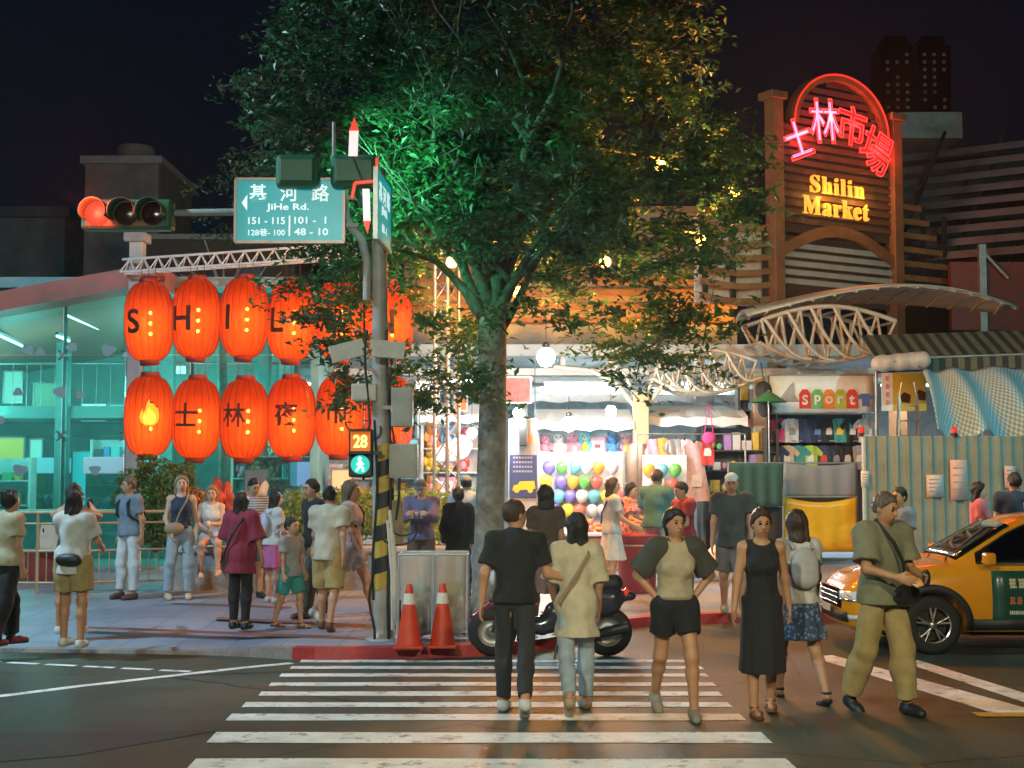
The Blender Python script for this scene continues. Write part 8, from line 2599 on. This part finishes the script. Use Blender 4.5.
# --- crossing the road towards and away from the viewer
person('person in black tee and dark trousers walking away beside a partner in cream', G(515, 714, 0), 176, 1.68, legs=((16, 2, 2), (-14, -40, 2)), arms=((-10, 14, 6, 6), (10, 18, 40, 72)), skin='warm', top=('tee', blk, dict(loose=.02, sleeve=.72)), bottom=('pants', C_('charcoal', (.03, .03, .035)), dict(loose=.008)), hair=('short', HAIRN), shoes=('shoe', sneak), yaw=-48, h=NEAR, lean=3, extra=ex_held('paper_bag', bagt, 1, (.05, .03, .06)))
person('person with long dark hair in long cream shirt and pale jeans, walking away', G(577, 712, 0), 184, 1.57, True, legs=((-12, -42, 2), (16, 4, 1)), arms=((14, 14, 50, -10), (6, 10, 20, 2)), skin='tan', top=('tee', cream_c, dict(loose=.032, hem=.66, sleeve=.95, sl=.03)), bottom=('pants', jean, dict(loose=.006)), hair=('long', HAIRB), shoes=('shoe', mat('shoe_tan', (.45, .30, .20))), yaw=20, h=NEAR, extra=ex_strap_bag(bagt, 1, .92, (.10, .05, .12), -.02, .025))
person('person in beige top and black shorts walking forward with hands at the hips', G(676, 716, 0), 4, 1.62, True, legs=((18, 6, 3), (-12, -34, 3)), arms=((-14, 34, 20, -38), (-14, 34, 20, -38)), skin='warm', top=('tee', beige_c, dict(loose=.022, sleeve=.8, sl=.03, hem=1.0)), bottom=('shorts', blk, dict(loose=.018, len=.55, add=.022)), hair=('pony', HAIRB), shoes=('shoe', C_('grey_shoe', (.30, .27, .22))), yaw=16, h=NEAR, extra=ex_sleeves(C_('dkolive', (.06, .06, .045))))
person('person in a sleeveless long black dress walking straight towards the viewer', G(763, 714, 0), -3, 1.60, True, legs=((-5, -18, 0), (9, 4, 0)), arms=((-14, 12, -4, 8), (4, 12, 14, 8)), skin='warm', top=('tank', blk, dict(loose=.010, hem=.95)), bottom=('skirt', C_('black2', (.016, .016, .018)), dict(hem=.36, wide=.185, flute=.03, waist=1.06)), hair=('pony', HAIRN), shoes=('sandal', shoen), h=NEAR, nod=4, yaw=6)
person('person in a white tee and dark blue flared skirt striding away behind the black dress', G(800, 700, 0), 190, 1.60, True, legs=WALK, arms=((-22, 12, -14, 6), (10, 10, 24, 4)), skin='tan', top=('tee', wht, dict(loose=.02, sleeve=.6)), bottom=('skirt', printmat('dotted_blue', (.04, .075, .15), (.18, .24, .34), 'flower', 30), dict(hem=.60, wide=.235, flute=.07)), hair=('bob', HAIRN), shoes=('sandal', shoeb), h=NEAR, yaw=-30, extra=ex_backpack(C_('white_pack', (.45, .44, .46))))
person('person in khaki tee and loose tan trousers holding a phone before the taxi', G(884, 713, 0), 28, 1.74, legs=((13, 4, 4), (-9, -24, 4)), arms=((16, 8, 82, -22), (20, 14, 78, -24)), skin='warm', top=('tee', olive, dict(loose=.042, sleeve=.8, sl=.025, hem=.86)), bottom=('pants', khaki, dict(loose=.022, flare=.03)), hair=('short', HAIRG), shoes=('shoe', shoeb), h=NEAR, nod=14, yaw=14, extra=ex_multi(ex_held('phone', phone, 0, (.04, .02, .07)), ex_strap_bag(bagb, 1, .93, (.15, .05, .09), -.16, .035)))
# --- left group
person('person in beige tee and loose black trousers at the far left', G(6, 646), 140, 1.58, True, legs=STEP, arms=RLX, top=('tee', beige_c, dict(loose=.03)), bottom=('pants', blk, dict(loose=.025, flare=.03)), hair=('bun', HAIRB), shoes=('shoe', mat('shoe_dkred', (.18, .03, .04))), h=MID)
person('person in white top and khaki shorts with a small black waist bag', G(72, 647), 172, 1.58, True, legs=((8, 0, 4), (-4, -8, 5)), arms=((40, 16, 95, -12), (30, 12, 70, -10)), skin='warm', top=('tee', wht, dict(loose=.035, hem=.80, sleeve=.7)), bottom=('shorts', khaki, dict(loose=.03, len=.72, add=.03)), hair=('bob', HAIRB), shoes=('shoe', sneak), h=MID, extra=ex_belt_pack(bagb))
p_ = G(71, 634)
person('person in a sand vest raising a phone behind the white top with the black bag', p_, 190, 1.62, True, legs=STAND, arms=((84, 22, 120, -24), (80, 22, 118, -24)), skin='warm', top=('tank', sand, dict(loose=.012)), bottom=('shorts', wht, dict(loose=.02, len=.5, add=.02)), hair=('bun', HAIRN), shoes=('shoe', sneak), h=MID, nod=6, extra=ex_held('phone', phone, 1, (.04, .015, .07)))
person('person in grey blue tee and white trousers standing by the tan railing', G(128, 599), -34, 1.68, legs=((2, 0, 5), (4, -2, 6)), arms=((-8, 10, 4, 2), (-6, 8, 8, 0)), skin='warm', top=('tee', gry, dict(loose=.014, sleeve=.66)), bottom=('pants', wht, dict(loose=.010, flare=.018, len=1.88)), hair=('short', HAIRG), shoes=('shoe', shoen), h=MID, yaw=-30, stout=1.04, extra=ex_backpack(C_('navy_pack', (.03, .04, .06))))
person('person in navy vest and pale jeans with a tan shoulder bag', G(180, 599), 16, 1.70, True, legs=((8, -6, 3), (6, -2, 8)), arms=((-6, 12, 10, 0), (0, 12, 30, -14)), skin='pale', top=('tank', navy, dict(loose=.010, hem=.98)), bottom=('pants', jean, dict(loose=.010, flare=.022)), hair=('bob', HAIRL), shoes=('shoe', mat('shoe_cream', (.6, .48, .38))), h=MID, lean=-4, extra=ex_strap_bag(bagt, -1, .98, (.14, .06, .09)))
person('person in a white sleeveless top and pale shorts sitting on the granite planter', (G(213, 590).x, 20.28, KT + .225), 8, 1.64, True, legs=((82, 2, 5), (78, -4, 4)), arms=((26, 8, 96, -38), (20, 10, 70, -36)), skin='pale', top=('tank', wht, dict(loose=.014, hem=.95)), bottom=('shorts', C_('paleshort', (.42, .50, .60)), dict(loose=.014, len=.45)), hair=('bob', HAIRL), shoes=('shoe', sneak), h=MID, seat=1, lean=4, extra=ex_held('cup', maskw, 0, (.03, .03, .05)))
person('person in loose maroon top and black leggings with back turned', G(240, 629), 160, 1.52, True, legs=((2, -3, 1), (-2, -6, 2)), arms=((10, 20, 40, -14), (4, 18, 20, 2)), top=('tee', mar, dict(loose=.045, hem=.70, sleeve=1.0, sl=.035)), bottom=('pants', blk, dict(loose=.006)), hair=('bob', HAIRB), shoes=('shoe', shoeb), h=MID, extra=ex_strap_bag(bagb, 1, .80, (.11, .07, .13), .02, .04))
person('person in a blue tee looking down behind the girl with the pink skirt', G(251, 598), 40, 1.66, legs=STAND, arms=((16, 10, 60, -14), (14, 10, 50, -10)), top=('tee', printmat('striped', (.48, .55, .64), (.10, .16, .30), 'stripe', 9), dict(loose=.02)), bottom=('shorts', drkg, dict(loose=.02, len=.9, add=.02)), hair=('short', HAIRB), shoes=('shoe', shoeb), h=MID, nod=16)
person('person in a pink skirt with a lilac backpack beside the maroon top', G(272, 603), 128, 1.48, True, legs=STAND, arms=((20, 10, 70, -14), (16, 10, 60, -10)), skin='pale', top=('tee', wht, dict(loose=.018)), bottom=('skirt', pinkc, dict(hem=.56, wide=.21, flute=.09)), hair=('long', HAIRB), shoes=('shoe', sneak), h=MID, nod=14, extra=ex_backpack(bagw))
person('child in a grey tee and teal shorts walking on the pavement', G(290, 628), 60, 1.22, legs=STEP, arms=RLX, child=True, top=('tee', C_('grey_tee', (.28, .27, .27)), dict(loose=.025, hem=.84)), bottom=('shorts', tealshort, dict(loose=.025, len=.85, add=.02)), hair=('short', HAIRB), shoes=('sandal', shoen), h=MID)
person('person in a black tee half hidden among the walking group left of the pole', G(313, 617), -60, 1.68, legs=STEP, arms=RLX, top=('tee', blk, dict(loose=.02)), bottom=('pants', C_('olive_dk', (.09, .085, .05)), dict(loose=.02)), hair=('short', HAIRB), shoes=('shoe', shoen), h=MID, nod=6)
person('person in off white tee and tan shorts with back turned near the striped pole', G(328, 630), 165, 1.60, legs=((10, 2, 3), (-8, -24, 3)), arms=SWING2, top=('tee', C_('offwhite', (.50, .46, .38)), dict(loose=.035, hem=.84)), bottom=('shorts', khaki, dict(loose=.03, len=.98, add=.025)), hair=('short', HAIRB), shoes=('shoe', shoen), h=MID, nod=8)
person('person in a pale pink tee and white shorts stepping right towards the striped pole', G(349, 621), 82, 1.70, True, legs=((26, 14, 2), (-18, -40, 2)), arms=SWING, top=('tee', C_('palepink', (.52, .42, .42)), dict(loose=.025)), bottom=('shorts', wht, dict(loose=.02, len=.6, add=.02)), hair=('bob', HAIRG), shoes=('shoe', sneak), h=MID, yaw=10, extra=ex_strap_bag(bagb, -1, 1.24, (.06, .06, .09), -.06))
# --- around the bins and the trunk
person('person in grey cap and purple blue shirt with arms raised behind the rubbish racks', G(421, 606), -6, 1.66, legs=STAND, arms=((48, 6, 112, -58), (48, 6, 112, -58)), skin='pale', top=('long', purp, dict(loose=.022)), bottom=('pants', C_('brown_pants', (.12, .08, .06)), dict(loose=.02)), hair=('cap', C_('cap_grey', (.10, .12, .16)), HAIRB), shoes=('shoe', shoeb), h=MID, nod=20)
person('person in a pale blue shirt standing behind the black jacket left of the trunk', G(466, 597), 170, 1.70, legs=STAND, arms=RLX, top=('tee', whblue, dict(loose=.03, sleeve=.9)), bottom=('pants', jean, dict(loose=.015)), hair=('cap', C_('cap_pale', (.25, .30, .36)), HAIRB), shoes=('shoe', shoeg), h=MID)
person('person in a black jacket seen from the back just left of the tree trunk', G(458, 604), 178, 1.54, True, legs=STAND, arms=((8, 12, 24, -4), (6, 12, 20, -2)), top=('long', blk, dict(loose=.032, hem=.72)), bottom=('pants', C_('blackp', (.02, .02, .025)), dict(loose=.012)), hair=('pony', HAIRB), shoes=('shoe', shoeb), h=MID, nod=10)
person('person in a brown skirt and dark top walking on the pavement beyond the couple', G(546, 632), 186, 1.62, True, legs=STEP, arms=RLX, top=('tee', C_('dkbrown', (.10, .07, .06)), dict(loose=.02)), bottom=('skirt', C_('brownskirt', (.20, .10, .08)), dict(hem=.48, wide=.19)), hair=('bob', HAIRB), shoes=('shoe', shoeb), h=MID)
# --- at the stalls
person('person in a pale blue top and short white skirt facing the balloon stall', G(612, 595), 100, 1.66, True, legs=((6, 0, 3), (-4, -6, 4)), arms=((24, 8, 70, -8), (20, 8, 64, -8)), skin='pale', top=('tee', whblue, dict(loose=.02)), bottom=('skirt', C_('whskirt', (.66, .64, .64)), dict(hem=.52, wide=.21, flute=.08)), hair=('bob', HAIRN), shoes=('shoe', mat('shoe_metal', (.45, .45, .42))), h=FAR, extra=ex_strap_bag(navy, 1, 1.0, (.10, .05, .10), .02))
person('person in a pink flowered top standing next to the white skirt at the stall', G(629, 588), 70, 1.58, True, legs=STAND, arms=((26, 10, 80, -14), (20, 10, 70, -12)), skin='pale', top=('tee', printmat('floral', (.62, .34, .38), (.30, .05, .10), 'flower', 22), dict(loose=.03, hem=.8)), bottom=('skirt', C_('redskirt', (.36, .06, .07)), dict(hem=.22, wide=.2)), hair=('bob', HAIRB), shoes=('shoe', shoeb), h=FAR, nod=10)
person('person in a teal shirt with grey trousers standing at the timber post', G(657, 592), 150, 1.78, legs=STAND, arms=((20, 14, 70, -16), (10, 12, 40, -10)), skin='tan', top=('tee', printmat('teal_check', (.06, .22, .25), (.04, .15, .18), 'diag', 14), dict(loose=.03, sleeve=.85)), bottom=('pants', C_('greytr', (.32, .36, .42)), dict(loose=.02, flare=.02)), hair=('short', HAIRN), shoes=('shoe', shoeg), h=FAR, stout=1.12, nod=8)
person('person in an orange red shirt between the teal shirt and the beige top', G(685, 604), -70, 1.62, legs=STAND, arms=((20, 12, 60, -10), (10, 12, 30, -6)), skin='warm', top=('tee', redc, dict(loose=.03)), bottom=('pants', drkg, dict(loose=.02)), hair=('short', HAIRB), shoes=('shoe', shoeb), h=FAR, nod=16)
person('person in pale cap and dark tee walking before the dark green cloth', G(733, 616), -12, 1.76, legs=STEP, arms=RLX, skin='tan', top=('tee', drkg, dict(loose=.03, hem=.84)), bottom=('shorts', C_('greyshort', (.18, .17, .17)), dict(loose=.02, len=.9, add=.02)), hair=('cap', C_('cap_white', (.55, .58, .60)), HAIRG), shoes=('shoe', shoeg), h=FAR, nod=10)
person('person in a blue grey tee hidden behind the khaki tee near the fence', G(903, 628, 0), -70, 1.70, legs=STEP, arms=RLX, skin='warm', top=('tee', C_('bluegrey', (.20, .25, .30)), dict(loose=.025)), bottom=('pants', drkg, dict(loose=.02)), hair=('short', HAIRB), shoes=('shoe', shoeb), h=MID, yaw=10)
person('person in a navy tee standing beyond the taxi at the right edge', G(1017, 608), 160, 1.74, legs=STAND, arms=((10, 10, 40, -8), (10, 12, 50, -10)), skin='pale', top=('tee', navy, dict(loose=.025)), bottom=('pants', drkg, dict(loose=.02)), hair=('short', HAIRB), shoes=('shoe', shoeb), h=MID, yaw=30)
person('person in a pink top and black cap passing before the fence posters', G(980, 603), 84, 1.62, True, legs=STEP, arms=RLX, skin='pale', top=('tee', C_('pink_top', (.55, .16, .22)), dict(loose=.025)), bottom=('pants', blk, dict(loose=.015)), hair=('bob', HAIRB), shoes=('shoe', shoeb), h=FAR)
# ================================================================== street lamps out of the frame: warm ones behind the viewer, cool ones over the pavements
def street_lamp(label, x, y, hgt, arm, power, col, tgt, glass, cone=118):
    o = thing('street_lamp', label, 'street lamp', (x, y, 0))
    mb = MB(); mb.tube([(0, 0, 0), (0, 0, hgt * .6), (0, 0, hgt)], [.10, .08, .06], 12); mb.build('pole', pole_paint, o)
    d = Vector(arm)
    mb = MB(); mb.tube([(0, 0, hgt - .1), d * .5 + Vector((0, 0, hgt + .15)), d + Vector((0, 0, hgt + .2))], .04, 8); mb.build('arm', pole_paint, o)
    c = d + Vector((0, 0, hgt + .18))
    mb = MB(); mb.ell(c, (.32, .2, .1), 16, 8); mb.build('lamp_head', grey_box, o)
    mb = MB(); mb.ell(c - Vector((0, 0, .06)), (.24, .15, .07), 14, 8); mb.build('lamp_glass', glass, o)
    l = light('street_light', 'SPOT', (0, 0, 0), power, col, .25, spot=cone, blend=.6, parent=o)
    l.location = c - Vector((0, 0, .16))
    dv = Vector(tgt) - (Vector((x, y, 0)) + l.location)
    l.rotation_euler = dv.to_track_quat('-Z', 'Y').to_euler()
    return o
sod, led = emat('sodium_glass', (1, .62, .28), 6), emat('led_glass', (.8, .95, 1), 6)
street_lamp('warm street lamp on the near side of the road, further left', -5.2, -2.0, 7.0, (1.6, .8, 0), 5000, (.93, 1, .76), (-.8, 9.6, 0), sod, 66)
street_lamp('warm street lamp on the near side of the road, further right', 6.5, -1.0, 6.5, (-1.6, .8, 0), 3400, (1, .84, .50), (2.6, 8.8, .2), sod, 52)
street_lamp('cool white street lamp beyond the left edge of the crossing', -10.5, 12.5, 8.0, (1.5, .8, 0), 4300, (.46, .82, 1), (-4, 20, 1.6), led, 150)
street_lamp('cool white street lamp beyond the right edge over the taxi stand', 12.0, 12.5, 8.5, (-1.5, .8, 0), 3700, (.46, .98, .90), (7.5, 25, 2.5), led)
# pole top signal's green lens lights the leaves; the second spot is added
for o in bpy.data.objects:
    if o.get('label') == 'signal head on the pole top seen from its dark green back':
        l = light('green_crown_spot', 'SPOT', (0, 0, 0), 300, (.14, 1, .45), .1, spot=84, blend=.8, parent=o)
        l.location = (.08, .16, 0)
        l.rotation_euler = (at(450, 150, PD + 1.6) - o.location).to_track_quat('-Z', 'Y').to_euler()
    if o.get('label') == 'signal head over the road sign seen from its dark green back':
        l = light('green_crown_spot', 'SPOT', (0, 0, 0), 950, (.14, 1, .50), .1, spot=80, blend=.9, parent=o)  # added green spot behind an unlit lens, spreads green over the crown
        l.location = (0, .16, 0)
        l.rotation_euler = (at(500, 190, PD + 2.6) - o.location).to_track_quat('-Z', 'Y').to_euler()
# ================================================================== thin haze box added in place of lens bloom: lamps glow in it
b = MB(); b.box(-30, 30, -6, 75, -1.0, 19)
hz_ = b.build('haze', bpy.data.materials.new('bloom_haze'))
hz_['kind'] = 'stuff'
hm_ = bpy.data.materials['bloom_haze']; hm_.use_nodes = True
n_ = hm_.node_tree.nodes; n_.remove(n_['Principled BSDF'])
pv = n_.new('ShaderNodeVolumePrincipled'); pv.inputs['Density'].default_value = .0013; pv.inputs['Color'].default_value = (.55, .88, 1, 1); pv.inputs['Anisotropy'].default_value = .8
hm_.node_tree.links.new(pv.outputs[0], n_['Material Output'].inputs['Volume'])
SC.cycles.volume_bounces = 0
SC.cycles.volume_max_steps = 64
